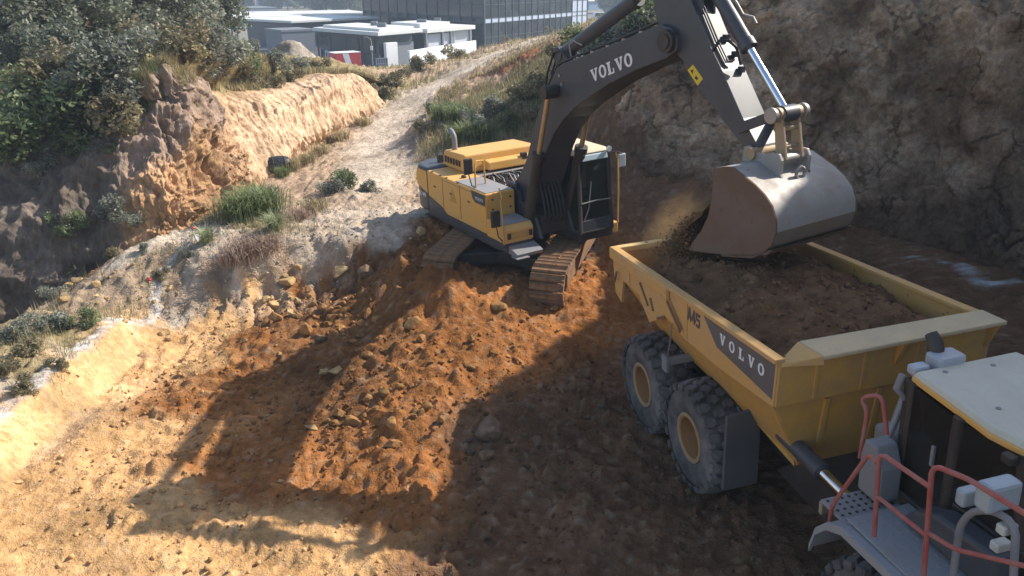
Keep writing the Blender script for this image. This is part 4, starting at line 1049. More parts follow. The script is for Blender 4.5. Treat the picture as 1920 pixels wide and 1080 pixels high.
# ------------------------------------------------------------------ articulated hauler
HA_R, HA_O = rot3(-1.3217, -.0137, .07), Vector((4.337, 12.686, 0.0))
hau = empty('dump_truck', HA_O, label='yellow articulated dump truck being loaded with soil under the excavator bucket', cat='dump truck')
hau.rotation_euler = HA_R.to_euler()
HAM = Matrix.Translation(HA_O) @ HA_R.to_4x4()
_HI = np.array(HA_R.transposed())
def tpl(px, py, ax, v):
    """pixel -> point of the truck's own frame on the plane axis = v"""
    d = _HI @ ray(px, py); o = _HI @ (EYE - np.array(HA_O))
    return Vector(o + d * ((v - o[ax]) / d[ax]))
YB = paint('yellow_body_paint', (0.60, 0.32, 0.065), 0.5, amount=0.55, dust=(0.47, 0.31, 0.19), chips=.35)
# --- tipping body
body = empty('tipping_body'); body.parent = hau
HW = 1.62
def ztop(x): return 3.13 + (x + 2.48) * (3.40 - 3.13) / 5.8
sp = [(-2.48, 3.11), (3.32, 3.39), (3.27, 2.74), (1.78, 2.61), (.72, 2.59), (.30, 2.66), (-.98, 2.66), (-1.95, 2.66), (-2.06, 2.17), (-2.36, 2.28)]
for sgn in (-1, 1):
    a, b_ = (-HW, -HW + .06) if sgn < 0 else (HW - .06, HW)
    m = MB(); m.prism(sp, 'y', a, b_); wl = m.build('side_wall', YB, body, bevel=.01)
    ya, yb = (-HW - .05, -HW + .10) if sgn < 0 else (HW - .10, HW + .05)
    m = MB(); m.prism([(-2.50, 3.115), (3.34, 3.395), (3.34, 3.465), (-2.50, 3.185)], 'y', ya, yb); m.build('top_rail', YB, body, bevel=.015)
    if sgn < 0:
        # outer ledge at the tail, bracket plate, weld bars
        m = MB(); m.prism([(-2.46, 3.17), (.15, 3.30), (.15, 3.07), (-2.46, 2.98)], 'y', -HW - .075, -HW - .002); m.build('tail_ledge', YB, body, bevel=.02)
        m = MB(); m.prism([(-1.25, 3.02), (.16, 3.08), (.62, 2.72), (.10, 2.74), (-.60, 2.36), (-1.0, 2.64)], 'y', -HW - .05, -HW - .003); m.build('hinge_bracket', YB, body, bevel=.012)
        for (x0, z0), (x1, z1) in (((-.97, 2.98), (-.62, 2.68)), ((-.52, 2.86), (-.40, 2.66)), ((.16, 3.06), (.66, 2.72)), ((-2.10, 2.80), (-2.22, 2.55)), ((.06, 2.74), (-.22, 2.60))):
            m = MB(); m.tube([(x0, -HW - .065, z0), (x1, -HW - .065, z1)], .022, 6); m.build('weld_bar', paint('rusty_bar', (.16, .07, .03), .7, amount=.4), body)
        m = MB(); m.prism([(1.25, 3.325), (3.285, 3.385), (3.245, 2.845), (1.76, 2.93)], 'y', -HW - .006, -HW - .001); pl = m.build('decal_panel', paint('decal_grey', (.085, .088, .10), .5, amount=.2), body)
        xs = [1.90, 2.17, 2.44, 2.69, 2.94]
        for x, ch in zip(xs, 'VOLVO'):
            letter_mesh(ch, .155, .165, (x - .05, -HW - .008, 3.035 + (x - 1.9) * .03), (1, 0, .03), (0, 0, 1), (0, -1, 0)).build('letter', WHITE, body)
        for x, ch in zip((.80, .945, 1.09), 'A45'):
            letter_mesh(ch, .13, .23, (x, -HW - .006, 2.985), (1, 0, .03), (0, 0, 1), (0, -1, 0)).build('letter', plain('dark_print', (.07, .07, .08), .5), body)
    # sloping hull plates
    s = sgn
    m = MB(); m.hexa([(-1.95, s * 1.56, 2.60), (3.22, s * 1.56, 2.68), (3.05, s * 1.06, 1.62), (-1.55, s * 1.06, 1.75), (-1.95, s * 1.50, 2.60), (3.22, s * 1.50, 2.68), (3.05, s * 1.00, 1.66), (-1.55, s * 1.00, 1.79)]); m.build('hull_plate', YELD, body)
m = MB(); m.hexa([(-2.05, -1.1, 2.16), (3.05, -1.1, 1.58), (3.05, 1.1, 1.58), (-2.05, 1.1, 2.16), (-2.05, -1.1, 2.24), (3.05, -1.1, 1.66), (3.05, 1.1, 1.66), (-2.05, 1.1, 2.24)]); m.build('body_floor', YELD, body)
# front wall with spill guard
m = MB(); m.prism([(3.26, 3.36), (3.36, 3.36), (3.30, 2.74), (3.20, 2.74)], 'y', -HW + .02, HW - .02); m.build('front_wall', YELD, body, bevel=.01)
m = MB(); m.add([(3.24, -1.56, 2.735), (3.24, 1.56, 2.735), (3.08, 1.06, 1.60), (3.08, -1.06, 1.60), (3.18, -1.56, 2.735), (3.18, 1.56, 2.735), (3.02, 1.06, 1.60), (3.02, -1.06, 1.60)], [(0, 1, 2, 3), (7, 6, 5, 4), (0, 4, 5, 1), (1, 5, 6, 2), (2, 6, 7, 3), (3, 7, 4, 0)]); m.build('lower_front_wall', YELD, body, bevel=.01)
m = MB(); m.hexa([(3.06, -1.16, 3.46), (3.50, -1.08, 3.42), (3.50, 1.66, 3.42), (3.14, 1.58, 3.46), (3.06, -1.16, 3.52), (3.50, -1.08, 3.48), (3.50, 1.66, 3.48), (3.14, 1.58, 3.52)]); m.build('spill_guard', paint('pale_guard', (.62, .45, .22), .5, amount=.65, dust=(.46, .36, .27)), body, bevel=.015)
m = MB(); m.hexa([(3.30, -1.58, 3.36), (3.36, -1.58, 3.36), (3.50, -1.07, 3.36), (3.30, -1.10, 3.36), (3.28, -1.56, 3.40), (3.34, -1.57, 3.40), (3.49, -1.09, 3.475), (3.06, -1.17, 3.51)]); m.build('guard_end', YB, body)
m = MB(); m.prism([(3.34, 3.36), (3.50, 3.42), (3.34, 3.05)], 'y', 1.50, 1.56); m.prism([(3.34, 3.36), (3.49, 3.42), (3.34, 3.05)], 'y', .1, .16); m.build('guard_brace', YELD, body)
# tail
m = MB(); m.hexa([(-2.50, -1.54, 2.30), (-2.44, -1.54, 2.30), (-2.44, 1.54, 2.30), (-2.50, 1.54, 2.30), (-2.52, -1.54, 3.10), (-2.46, -1.54, 3.10), (-2.46, 1.54, 3.10), (-2.52, 1.54, 3.10)]); m.build('tailgate', YB, body)
m = MB(); m.box(-2.58, -2.42, -1.54, 1.54, 3.05, 3.16); bm_ = m.build('tail_beam', paint('sunlit_beam', (.66, .44, .14), .5, amount=.4, dust=(.48, .36, .24)), body, bevel=.015)  # beam paler than the body: sunlight on the tail put into its colour
for y in (-.9, 0, .9):
    m = MB(); m.lathe([(.035, 0), (.035, .006)], 12, 'z', (-2.5, y, 3.158)); m.build('bolt_hole', BLACK, bm_)
# --- wheels
def tyre_mesh():
    mb = MB()
    R, W = .895, .74
    mb.lathe([(.40, -W / 2 + .10), (.44, -W / 2 + .03), (.60, -W / 2 - .01), (.76, -W / 2 + .0), (.835, -W / 2 + .05), (.845, -W / 2 + .12), (.845, W / 2 - .12), (.835, W / 2 - .05), (.76, W / 2), (.60, W / 2 + .01), (.44, W / 2 - .03), (.40, W / 2 - .10)], 56, 'y', close=True)
    return mb
tyre_me = tyre_mesh().mesh('tyre', 50); tyre_me.materials.append(RUBBER)
def tread_mesh():
    mb = MB()
    R0, R1, N = .83, .935, 23
    rows = [(-.30, .20, 0.0, .045), (-.10, .17, .5, .0), (.10, .17, 0.0, .0), (.30, .20, .5, .045)]
    for yc, wy, ph, drop in rows:
        for k in range(N):
            a = 2 * math.pi * (k + ph) / N
            ha = .80 * math.pi / N
            hexp = [(-.5, -.55), (-.5, .55), (0, .95), (.5, .55), (.5, -.55), (0, -.95)]
            lo, hi = [], []
            for u, v in hexp:
                y = yc + u * wy * .93
                aa = a + v * ha
                edge = drop * (abs(y) - .25) / .15 if abs(y) > .25 else 0
                lo.append((R0 * math.cos(aa), y, R0 * math.sin(aa)))
                r1 = R1 - max(0, edge)
                hi.append((r1 * math.cos(a + v * ha * .88), yc + u * wy * .86, r1 * math.sin(a + v * ha * .88)))
            mb.add(lo + hi, [(6, 7, 8, 9, 10, 11)] + [(i, (i + 1) % 6, 6 + (i + 1) % 6, 6 + i) for i in range(6)])
    for sgn in (-1, 1):                                     # shoulder lugs
        for k in range(N):
            a = 2 * math.pi * (k + (0 if sgn < 0 else .5)) / N; ha = .62 * math.pi / N
            q = []
            for r_, y in ((.80, sgn * .372), (.895, sgn * .335), (.935 - .03, sgn * .37), (.81, sgn * .392)):
                q.append((r_, y))
            P = [(r_ * math.cos(a - ha), y, r_ * math.sin(a - ha)) for r_, y in q] + [(r_ * math.cos(a + ha), y, r_ * math.sin(a + ha)) for r_, y in q]
            mb.add(P, [(0, 1, 2, 3), (7, 6, 5, 4), (0, 4, 5, 1), (1, 5, 6, 2), (2, 6, 7, 3), (3, 7, 4, 0)])
    return mb
tread_me = tread_mesh().mesh('tread'); tread_me.materials.append(RUBBER)
rim = MB(); rim.lathe([(.42, -.33), (.38, -.345), (.34, -.33), (.32, -.16), (.29, -.06), (.13, -.04), (.13, -.16), (.01, -.165), (.01, .2), (.40, .3), (.43, .3)], 36, 'y', close=True)
for k in range(10):
    a = 2 * math.pi * k / 10; rim.lathe([(.022, -.15), (.022, -.12)], 8, 'y', (.21 * math.cos(a), 0, .21 * math.sin(a)))
rim_me = rim.mesh('rim', 40); rim_me.materials.append(paint('rim_yellow', (.33, .15, .035), .6, amount=.6, dust=(.26, .15, .085)))
ring = MB(); ring.lathe([(.425, -.335), (.42, -.352), (.37, -.355), (.355, -.335)], 36, 'y', close=True)
ring_me = ring.mesh('rim_ring', 40); ring_me.materials.append(paint('ring_tan', (.36, .24, .13), .6, amount=.5))
def wheel(x, y, flip, spin, ax=hau):
    w = empty('wheel'); w.parent = ax
    w.location = (x, y, .935); w.rotation_euler = (0, spin, math.pi if flip else 0)
    t = link('tyre', tyre_me, None, w); link('tread', tread_me, None, t)['kind'] = 'stuff'
    r_ = link('rim', rim_me, None, w); link('rim_ring', ring_me, None, r_)
for x, sp_ in ((-.97, .2), (.97, .31), (5.49, .1)):
    wheel(x, -1.325, False, sp_); wheel(x, 1.325, True, sp_)
# --- rear frame
for y in (-.62, .36):
    m = MB(); m.box(-1.7, 3.6, y, y + .26, .95, 1.38); m.build('frame_beam', BLACK, hau, bevel=.02)
m = MB(); m.box(-.14, .14, -.9, .9, .80, 1.06); m.build('bogie_cross_beam', BLACK, hau, bevel=.03)
for x in (-.97, .97):
    m = MB(); m.tube([(x, -1.0, .935), (x, 1.0, .935)], [.17, .17], 14); m.build('axle', BLACK, hau, smooth=40)
m = MB(); m.box(-.10, .02, -1.58, -.6, 1.78, 1.90); m.build('fender_bar', GREY, hau, bevel=.02)
m = MB(); m.box(-.16, .04, -1.64, -1.585, 1.66, 1.95); m.build('fender_plate', GREY, hau, bevel=.01)
m = MB(); m.tube([(.25, -1.63, 2.70), (.22, -1.66, 2.3), (.06, -1.62, 2.02), (-.05, -1.60, 1.92)], .012, 6); m.build('cable', GREY, hau, smooth=60)
m = MB(); m.hexa([(1.98, -1.62, .62), (2.06, -1.62, .62), (2.06, -1.04, .62), (1.98, -1.04, .62), (2.02, -1.60, 1.92), (2.08, -1.60, 1.92), (2.08, -1.04, 1.98), (2.02, -1.04, 1.98)]); m.build('mud_flap', paint('flap_rubber', (.07, .072, .078), .7, amount=.35, dust=(.18, .15, .13)), hau, bevel=.012)
a, b_ = tpl(1468, 812, 1, -1.12), tpl(1612, 955, 1, -1.12)
m = MB(); m.tube([a, a.lerp(b_, .55)], .12, 14); hc = m.build('hoist_ram', DGREY, hau, smooth=40)
m = MB(); m.tube([a.lerp(b_, .5), b_], .075, 12); m.build('rod', CHROME, hc, smooth=40)
m = MB(); m.prism([(2.3, 1.00), (4.6, .85), (4.6, 1.5), (3.0, 1.62)], 'y', -.9, .9); m.build('front_frame', BLACK, hau, bevel=.03)
# --- tractor unit
m = MB(); m.box(4.2, 8.2, -.75, .75, .85, 1.60); m.build('tractor_frame', BLACK, hau, bevel=.04)
FEND = paint('fender_grey', (.30, .305, .32), .5, amount=.35, dust=(.33, .27, .22))
for sgn in (-1, 1):
    prof = [(4.42, 1.48), (4.52, 1.80), (4.72, 2.02), (4.98, 2.14), (5.95, 2.16), (6.35, 2.02), (6.62, 1.70)]
    inn = [(x, z - .05) for x, z in prof]
    ya, yb = (-1.74, -.80) if sgn < 0 else (.80, 1.74)
    m = MB(); m.prism(prof + inn[::-1], 'y', ya, yb); fn = m.build('fender', FEND, hau, bevel=.012)
    ys = -1.76 if sgn < 0 else 1.72
    m = MB(); m.prism([(x, z + .01) for x, z in prof] + [(x, z - .10) for x, z in prof[::-1]], 'y', ys, ys + .04); m.build('fender_edge', FEND, fn)
    m = MB(); m.box(4.90, 6.30, ya + .1, yb - .02, 2.16, 2.19); dk = m.build('deck_plate', DECK, hau, bevel=.006)
    for i in range(9):
        for j in range(7):
            m2 = MB(); m2.box(4.98 + .145 * i, 5.04 + .145 * i, ya + .16 + .105 * j, ya + .18 + .105 * j, 2.189, 2.196)
            if sgn < 0: m2.build('tread_stud', DECK, dk)
m = MB(); m.box(4.36, 4.86, -1.60, -.80, 2.02, 2.06); stp = m.build('step_plate', DECK, hau, bevel=.006)
for i in range(5):
    for j in range(8):
        m2 = MB(); m2.lathe([(.022, 0), (.022, .006)], 6, 'z', (4.42 + .095 * i, -1.54 + .095 * j, 2.058)); m2.build('plate_hole', BLACK, stp)
m = MB(); m.box(4.34, 4.40, -1.60, -.80, 1.86, 2.02); m.build('step_edge', paint('tan_edge', (.33, .26, .19), .6), stp)
# cab
pillars = []
rb = [(4.56, -.70), (4.98, -.74), (5.80, -.82), (6.22, -.76), (6.32, -.5), (6.32, .5), (6.22, .76), (5.8, .82), (4.98, .74), (4.56, .70)]
for a_, b2 in (((4.60, -.70, 2.15), (4.60, -.68, 3.6)), ((5.40, -.80, 2.15), (5.40, -.78, 3.6)), ((6.30, -.72, 2.4), (6.15, -.72, 3.6)), ((4.60, .70, 2.15), (4.60, .68, 3.6)), ((5.40, .80, 2.15), (5.40, .78, 3.6)), ((6.30, .72, 2.4), (6.15, .72, 3.6))):
    pillars.append((a_, b2))
m = MB(); m.prism([(4.50, 2.15), (6.35, 2.15), (6.38, 2.62), (5.42, 2.60), (5.36, 2.22), (4.50, 2.22)], 'y', -.80, .80); tcab = m.build('cab', BLACK, hau, bevel=.03)
for a_, b2 in pillars:
    m = MB(); m.tube([a_, b2], .07, 8); m.build('pillar', BLACK, tcab, smooth=60)
m = MB(); m.box(4.48, 4.56, -.72, .72, 2.15, 3.6); m.build('cab_back', BLACK, tcab, bevel=.02)
pane([(4.66, -.745, 2.24), (5.34, -.815, 2.24), (5.34, -.785, 3.56), (4.66, -.72, 3.56)], tcab)
pane([(5.46, -.815, 2.64), (6.28, -.755, 2.66), (6.16, -.745, 3.56), (5.46, -.79, 3.56)], tcab)
pane([(6.37, -.70, 2.66), (6.37, .70, 2.66), (6.22, .68, 3.56), (6.22, -.68, 3.56)], tcab, 'windscreen')
pane([(4.66, .745, 2.24), (6.28, .755, 2.24), (6.16, .745, 3.56), (4.66, .72, 3.56)], tcab)
def roofpoly(k, dx=0): return [(5.42 + (x - 5.42) * k + dx, y * k) for x, y in rb]
m = MB(); m.prism(roofpoly(1.0), 'z', 3.58, 3.66); m.build('roof_band', YEL, tcab, bevel=.02)
n = len(rb); lo, hi = roofpoly(.985), roofpoly(.95)
m = MB(); m.add([(x, y, 3.66) for x, y in lo] + [(x, y, 3.72) for x, y in hi], [tuple(range(n, 2 * n))] + [(i, (i + 1) % n, n + (i + 1) % n, n + i) for i in range(n)]); rfp = m.build('roof', paint('cream_white_roof', (.60, .55, .43), .55, amount=.45, dust=(.48, .42, .33)), tcab, bevel=.015)
for x, y in ((4.72, -.40), (4.78, .18), (5.55, -.48), (5.6, .3), (6.1, -.1)):
    m = MB(); m.lathe([(.028, 0), (.028, .01)], 12, 'z', (x, y, 3.718)); m.build('roof_bolt', GREY, rfp)
m = MB(); m.box(4.9, 5.35, -.3, .3, 2.3, 2.5); m.box(4.75, 4.9, -.3, .3, 2.4, 3.15); m.build('seat', BLACK, tcab, bevel=.05)
m = MB(); m.box(5.12, 5.16, -.83, -.80, 2.85, 3.1); m.build('door_handle', GREY, tcab)
for x in (6.12,):
    m = MB(); m.box(x - .08, x + .05, -.90, -.80, 3.50, 3.60); m.build('work_lamp', BLACK, tcab, bevel=.02)
# rear clutter behind the cab
m = MB(); m.box(4.05, 4.44, -.70, -.1, 1.9, 2.75); m.build('filter_housing', GREY, hau, bevel=.04)
m = MB(); m.tube([(4.40, -.25, 2.6), (4.40, -.25, 3.72), (4.36, -.25, 3.90), (4.28, -.25, 3.98)], [.10, .10, .09, .07], 14); m.build('exhaust_stack', BLACK, hau, smooth=50)
m = MB(); m.box(4.36, 4.62, -.38, -.02, 3.60, 3.82); m.build('intake_box', paint('pale_box', (.38, .41, .45), .4, amount=.2), hau, bevel=.04)
m = MB(); m.box(4.42, 4.56, -.66, -.45, 3.62, 3.74); m.build('rear_lamp', paint('pale_lamp', (.40, .44, .50), .3, amount=.2), hau, bevel=.03)
m = MB(); m.tube([(4.45, -.72, 3.62), (4.45, -.78, 3.45), (4.50, -.70, 3.35), (4.46, -.62, 3.2), (4.50, -.7, 2.4)], .045, 8); m.build('cable_loom', GREY, hau, smooth=60)
m = MB(); m.tube([(4.1, -.35, 3.1), (4.30, -.62, 2.9), (4.45, -.85, 2.75)], .045, 10); m.build('strut', STEEL, hau, smooth=50)
m = MB(); m.prism([(4.35, 2.10), (4.72, 2.10), (4.72, 2.55), (4.6, 2.82), (4.40, 2.82), (4.35, 2.6)], 'y', -1.10, -.80); m.build('side_tank', GREY, hau, bevel=.03)
# engine cover ahead of the cab
m = MB(); m.prism([(6.42, 2.0), (8.25, 1.6), (8.30, 2.05), (7.9, 2.38), (6.42, 2.58)], 'y', -.78, .78); m.build('engine_cover', DGREY, hau, bevel=.10, seg=3)
m = MB(); m.prism([(6.42, 1.4), (8.3, 1.1), (8.3, 1.6), (6.42, 2.0)], 'y', -1.2, 1.2); m.build('nose_panel', YEL, hau, bevel=.05)
m = MB(); m.prism([(5.10, 2.20), (6.40, 2.20), (6.40, 2.66), (5.6, 2.60), (5.3, 2.45)], 'y', -1.12, -.84); m.build('side_box', DGREY, hau, bevel=.05)
# red handrails, laid out on the planes they stand in
RY = -1.62
def rail(pix, plane, r=.026, name='handrail', mat=RED):
    P = [tpl(a, b2, 1, y) for (a, b2), y in zip(pix, plane if isinstance(plane, list) else [plane] * len(pix))]
    Q = [P[0]]
    for i in range(1, len(P) - 1):
        d0, d1 = (P[i - 1] - P[i]), (P[i + 1] - P[i])
        k0, k1 = min(.09, d0.length * .4), min(.09, d1.length * .4)
        Q += [P[i] + d0.normalized() * k0, P[i] + d0.normalized() * k0 * .3 + d1.normalized() * k1 * .3, P[i] + d1.normalized() * k1]
    Q.append(P[-1])
    mm = MB(); mm.tube(Q, r, 8); return mm.build(name, mat, hau, smooth=60)
rail([(1553, 995), (1560, 948), (1630, 850), (1645, 868)], RY)
rail([(1639, 1005), (1649, 848), (1746, 915)], RY)
rail([(1644, 930), (1736, 1004)], RY, .024)
rail([(1732, 1080), (1748, 872), (1815, 898), (1925, 965)], RY)
rail([(1742, 1000), (1790, 1030), (1925, 1062)], RY, .024)
rail([(1612, 858), (1627, 770), (1612, 745), (1654, 740), (1663, 815)], [-1.05, -1.05, -1.05, -.95, -.95])
def rail_left(P, r=.026):
    mm = MB(); mm.tube(P, r, 8); mm.build('handrail', RED, hau, smooth=60)
rail_left([(4.2, 1.62, 2.1), (4.2, 1.62, 3.2), (4.9, 1.62, 3.25), (4.9, 1.62, 2.2)])
# mirrors on the near side
a = tpl(1875, 925, 1, -1.35)
m = MB(); m.box(a.x - .09, a.x + .09, a.y - .20, a.y + .16, a.z - .14, a.z + .14); m.build('mirror', paint('mirror_grey', (.36, .42, .46), .35, amount=.2), hau, bevel=.04)
a2 = tpl(1815, 930, 1, -1.35)
m = MB(); m.box(a2.x - .06, a2.x + .06, a2.y - .10, a2.y + .10, a2.z - .09, a2.z + .09); m.build('mirror', paint('mirror_grey_small', (.34, .40, .44), .35, amount=.2), hau, bevel=.03)
rail([(1785, 1090), (1800, 985), (1822, 958), (1868, 958), (1905, 985), (1900, 1085)], -1.42, .035, 'mirror_arm', GREY)
for q in ((1888, 990), (1876, 1022)):
    b2 = tpl(*q, 1, -1.40)
    m = MB(); m.box(b2.x - .05, b2.x + .05, b2.y - .08, b2.y + .08, b2.z - .05, b2.z + .05); m.build('clearance_lamp', paint('pale_lens', (.55, .55, .50), .3, amount=.1), hau, bevel=.02)
# soil in the body
nx_, ny_ = 110, 66
sx, sy = np.meshgrid(np.linspace(-2.42, 3.22, nx_), np.linspace(-1.54, 1.54, ny_))
edge = np.minimum(np.minimum(sx + 2.42, 3.22 - sx), np.minimum(sy + 1.54, 1.54 - sy))
sz = 3.03 + .20 * sstep(0, .8, edge) + .05 * sx + .16 * np.exp(-((sx + .6) / 1.1) ** 2 - (sy / .9) ** 2) - .12 * sstep(.9, 2.9, sx) - .22 * sstep(-1.4, -2.3, sx)
sz += .13 * fbm(sx * 1.4, sy * 1.4, 61.0, 3) + .07 * fbm(sx * 5, sy * 5, 62.0, 3) + .03 * np.maximum(0, perlin3(sx * 9, sy * 9, 4.0))
me = np_mesh('soil_load', np.stack([sx.ravel(), sy.ravel(), sz.ravel()], 1), grid_faces(nx_, ny_))
vcol(me, 'soil', np.array([.20, .112, .06]) * (1 + .3 * fbm(sx.ravel() * 2, sy.ravel() * 2, 5.0, 3)[:, None]))
# weld seams, ribs and scraped patches of the body
for x in (-1.6, .78):
    m = MB(); m.box(x - .012, x + .012, -HW - .010, -HW - .001, 2.68 if x < .5 else 2.63, ztop(x) - .03); m.build('weld_seam', YELD, body)
for y in (-1.05, -.35, .45, 1.15):
    m = MB(); m.prism([(3.335, 3.34), (3.37, 3.34), (3.32, 2.78), (3.285, 2.78)], 'y', y - .03, y + .03); m.build('rib', YELD, body, bevel=.008)
for y in (-.8, 0, .8):
    m = MB(); m.prism([(3.23, 2.70), (3.27, 2.70), (3.11, 1.64), (3.07, 1.64)], 'y', y - .04, y + .04); m.build('rib', YELD, body, bevel=.008)
sl = link('soil_load', me, M_SOIL); sl.matrix_world = HAM
tag(sl, 'dark brown soil filling the body of the dump truck', 'soil')
# ------------------------------------------------------------------ buildings beyond the ridge
PAD = -3.7
def wall_mat(name, col, rough=.8): return plain(name, col, rough)
BW = wall_mat('white_render', (.74, .74, .72)); BD = wall_mat('dark_cladding', (.035, .04, .05), .5); BG = wall_mat('grey_block', (.16, .17, .19)); BROOF = wall_mat('pale_roof_sheet', (.62, .63, .60), .6)
BBL = wall_mat('blue_grey_wall', (.20, .29, .40)); PANEL = wall_mat('pale_spandrel', (.42, .48, .58), .5); MULL = wall_mat('dark_mullion', (.03, .04, .06), .5)
SHUT = wall_mat('pale_shutter', (.52, .54, .58)); ASPH = wall_mat('asphalt', (.06, .06, .065), .9)
def dark_glass(name, c0, c1):
    m, nt, b = _nt(name)
    tc = nt.nodes.new('ShaderNodeTexCoord')
    n = _noise(nt, .35, 2, .5, tc.outputs['Object'])
    c = _mix(nt, _ramp(nt, n.outputs['Fac'], .4, .6).outputs['Color'], c0, c1)
    nt.links.new(c, b.inputs['Base Color']); b.inputs['Roughness'].default_value = .12
    return m
OGL = dark_glass('office_glass', (.012, .016, .022), (.035, .045, .05)); OGL2 = dark_glass('office_glass_shaded', (.008, .011, .018), (.016, .022, .034))  # second glass is a darker copy, shade of the left front in its colour
def v2(p): return Vector((p[0], p[1]))
def wallbox(mb, a, b_, z0, z1, t, out=None):
    """upright slab between plan points a and b"""
    a, b_ = v2(a), v2(b_); d = (b_ - a).normalized(); n = Vector((d.y, -d.x)) * t
    p = [a, b_, b_ + n, a + n]
    return mb.hexa([(q.x, q.y, z0) for q in p] + [(q.x, q.y, z1) for q in p])
def slab(mb, pts, z0, z1): return mb.prism([(p[0], p[1]) for p in pts], 'z', z0, z1)
# --- glass office block
ofc = empty('office_building', at_y(908, 40, 138) * np.array([1, 1, 0]) + np.array([0, 0, PAD]), label='large dark glass office block with a gridded sunlit facade behind the ridge', cat='building')
OI = ofc.matrix_basis.inverted(); base = Vector(ofc.location)
C0 = Vector((0, 0)); CR_ = v2(at_y(1101, 20, 172)) - v2(base); CL_ = v2(at_y(681, 20, 176)) - v2(base)
uR, uL = CR_.normalized(), CL_.normalized(); LR, LL = CR_.length, CL_.length
Htop = 15.5
m = MB(); slab(m, [C0 + uR * .3 + uL * .3, CR_ + uL * .3, CR_ + CL_, CL_ + uR * .3], 0, Htop); m.build('core', BD, ofc)
def facade(u, L, inw, nb, glass_, mul, pan, blank_from=99):
    for st, (z0, z1) in enumerate(((0.3, 4.55), (5.45, 9.7), (10.6, 14.8))):
        for i in range(nb):
            a, b_ = u * (L * i / nb + .10), u * (L * (i + 1) / nb - .10)
            p = [a, b_, b_ + inw * .2, a + inw * .2]
            mm = MB().hexa([(q.x, q.y, z0) for q in p] + [(q.x, q.y, z1) for q in p])
            mm.build('window_pane', pan if i >= blank_from else glass_, ofc)
            if pan is not None:
                p = [a, b_, b_ + inw * .25, a + inw * .25]
                MB().hexa([(q.x, q.y, z1 + .12) for q in p] + [(q.x, q.y, z1 + .78) for q in p]).build('spandrel', pan, ofc)
    for i in range(nb + 1):
        a = u * (L * i / nb); p = [a - u * .09 - inw * .12, a + u * .09 - inw * .12, a + u * .09 + inw * .3, a - u * .09 + inw * .3]
        MB().hexa([(q.x, q.y, 0) for q in p] + [(q.x, q.y, Htop) for q in p]).build('mullion', mul, ofc)
    for z in (2.4, 4.62, 5.38, 7.5, 9.76, 10.52):
        p = [-inw * .06, u * L - inw * .06, u * L + inw * .22, inw * .22]
        MB().hexa([(q.x, q.y, z - .05) for q in p] + [(q.x, q.y, z + .05) for q in p]).build('transom', mul, ofc)
facade(uR, LR, uL, 17, OGL, MULL, PANEL, 14)
facade(uL, LL, uR, 12, OGL2, MULL, None)
# --- low pavilion with broad white roofs
pc = at_y(709, 62, 112); pl_ = at_y(592, 57, 123); pr = at_y(888, 48, 131)
pav = empty('pavilion', (pc[0], pc[1], PAD), label='low dark pavilion with broad overhanging white flat roofs beside the ambulance', cat='building')
o2 = v2(pc); uF, uS = (v2(pl_) - o2), (v2(pr) - o2); LF, LS_ = uF.length, uS.length; uF.normalize(); uS.normalize()
def pp(f, s): return uF * f + uS * s
ZR = 1.03 - PAD
m = MB(); slab(m, [pp(-.6, -.6), pp(LF, -.6), pp(LF, 9), pp(-.6, 9)], ZR - .35, ZR + .15); m.build('roof', BROOF, pav, bevel=.05)
m = MB(); slab(m, [pp(.4, .6), pp(LF - 1.2, .6), pp(LF - 1.2, 8), pp(.4, 8)], ZR + .15, ZR + .5); m.build('roof_upstand', BROOF, pav, bevel=.05)
m = MB(); slab(m, [pp(-.4, 10.2), pp(8, 10.2), pp(8, LS_), pp(-.4, LS_)], ZR - .55, ZR + .05); m.build('roof', BROOF, pav, bevel=.05)
m = MB(); slab(m, [pp(2.0, 11), pp(9, 11), pp(9, LS_ - 4), pp(2.0, LS_ - 4)], ZR + .05, ZR + .65); m.build('roof_upstand', BROOF, pav, bevel=.05)
m = MB(); slab(m, [pp(1.4, 1.2), pp(LF - 1.5, 1.2), pp(LF - 1.5, 8.5), pp(1.4, 8.5)], 0, ZR - .35); m.build('wall', BD, pav)
m = MB(); slab(m, [pp(.8, 10.6), pp(7, 10.6), pp(7, LS_ - .4), pp(.8, LS_ - .4)], 0, ZR - .55); m.build('wall', BD, pav)
m = MB(); slab(m, [pp(.3, .2), pp(LF - .6, .2), pp(LF - .6, .5), pp(.3, .5)], 0, 1.9); sw_ = m.build('sign_wall', BD, pav)
fn_ = Vector((-uS.x, -uS.y, 0))
# crest and two lines of print on the dark wall
f0 = pp(LF - 2.2, .19)
shield = [(-.42, 1.72), (.42, 1.72), (.42, .95), (.25, .62), (0, .45), (-.25, .62), (-.42, .95)]
mm = MB(); k = len(shield)
P1 = [f0 - uF * a for a, z in shield]
mm.add([(q.x, q.y, z) for q, (a, z) in zip(P1, shield)] + [(q.x - uS.x * .03, q.y - uS.y * .03, z) for q, (a, z) in zip(P1, shield)], [tuple(range(k)), tuple(range(2 * k - 1, k - 1, -1))] + [(i, (i + 1) % k, k + (i + 1) % k, k + i) for i in range(k)])
cr = mm.build('crest', plain('crest_pale', (.45, .55, .68), .6), sw_)
mm = MB(); q0 = f0 - uS * .05
mm.add([((q0 - uF * a).x, (q0 - uF * a).y, z) for a, z in ((-.16, 1.45), (.16, 1.45), (.16, .95), (0, .75), (-.16, .95))], [(0, 1, 2, 3, 4)]); mm.build('crest_field', BD, cr)
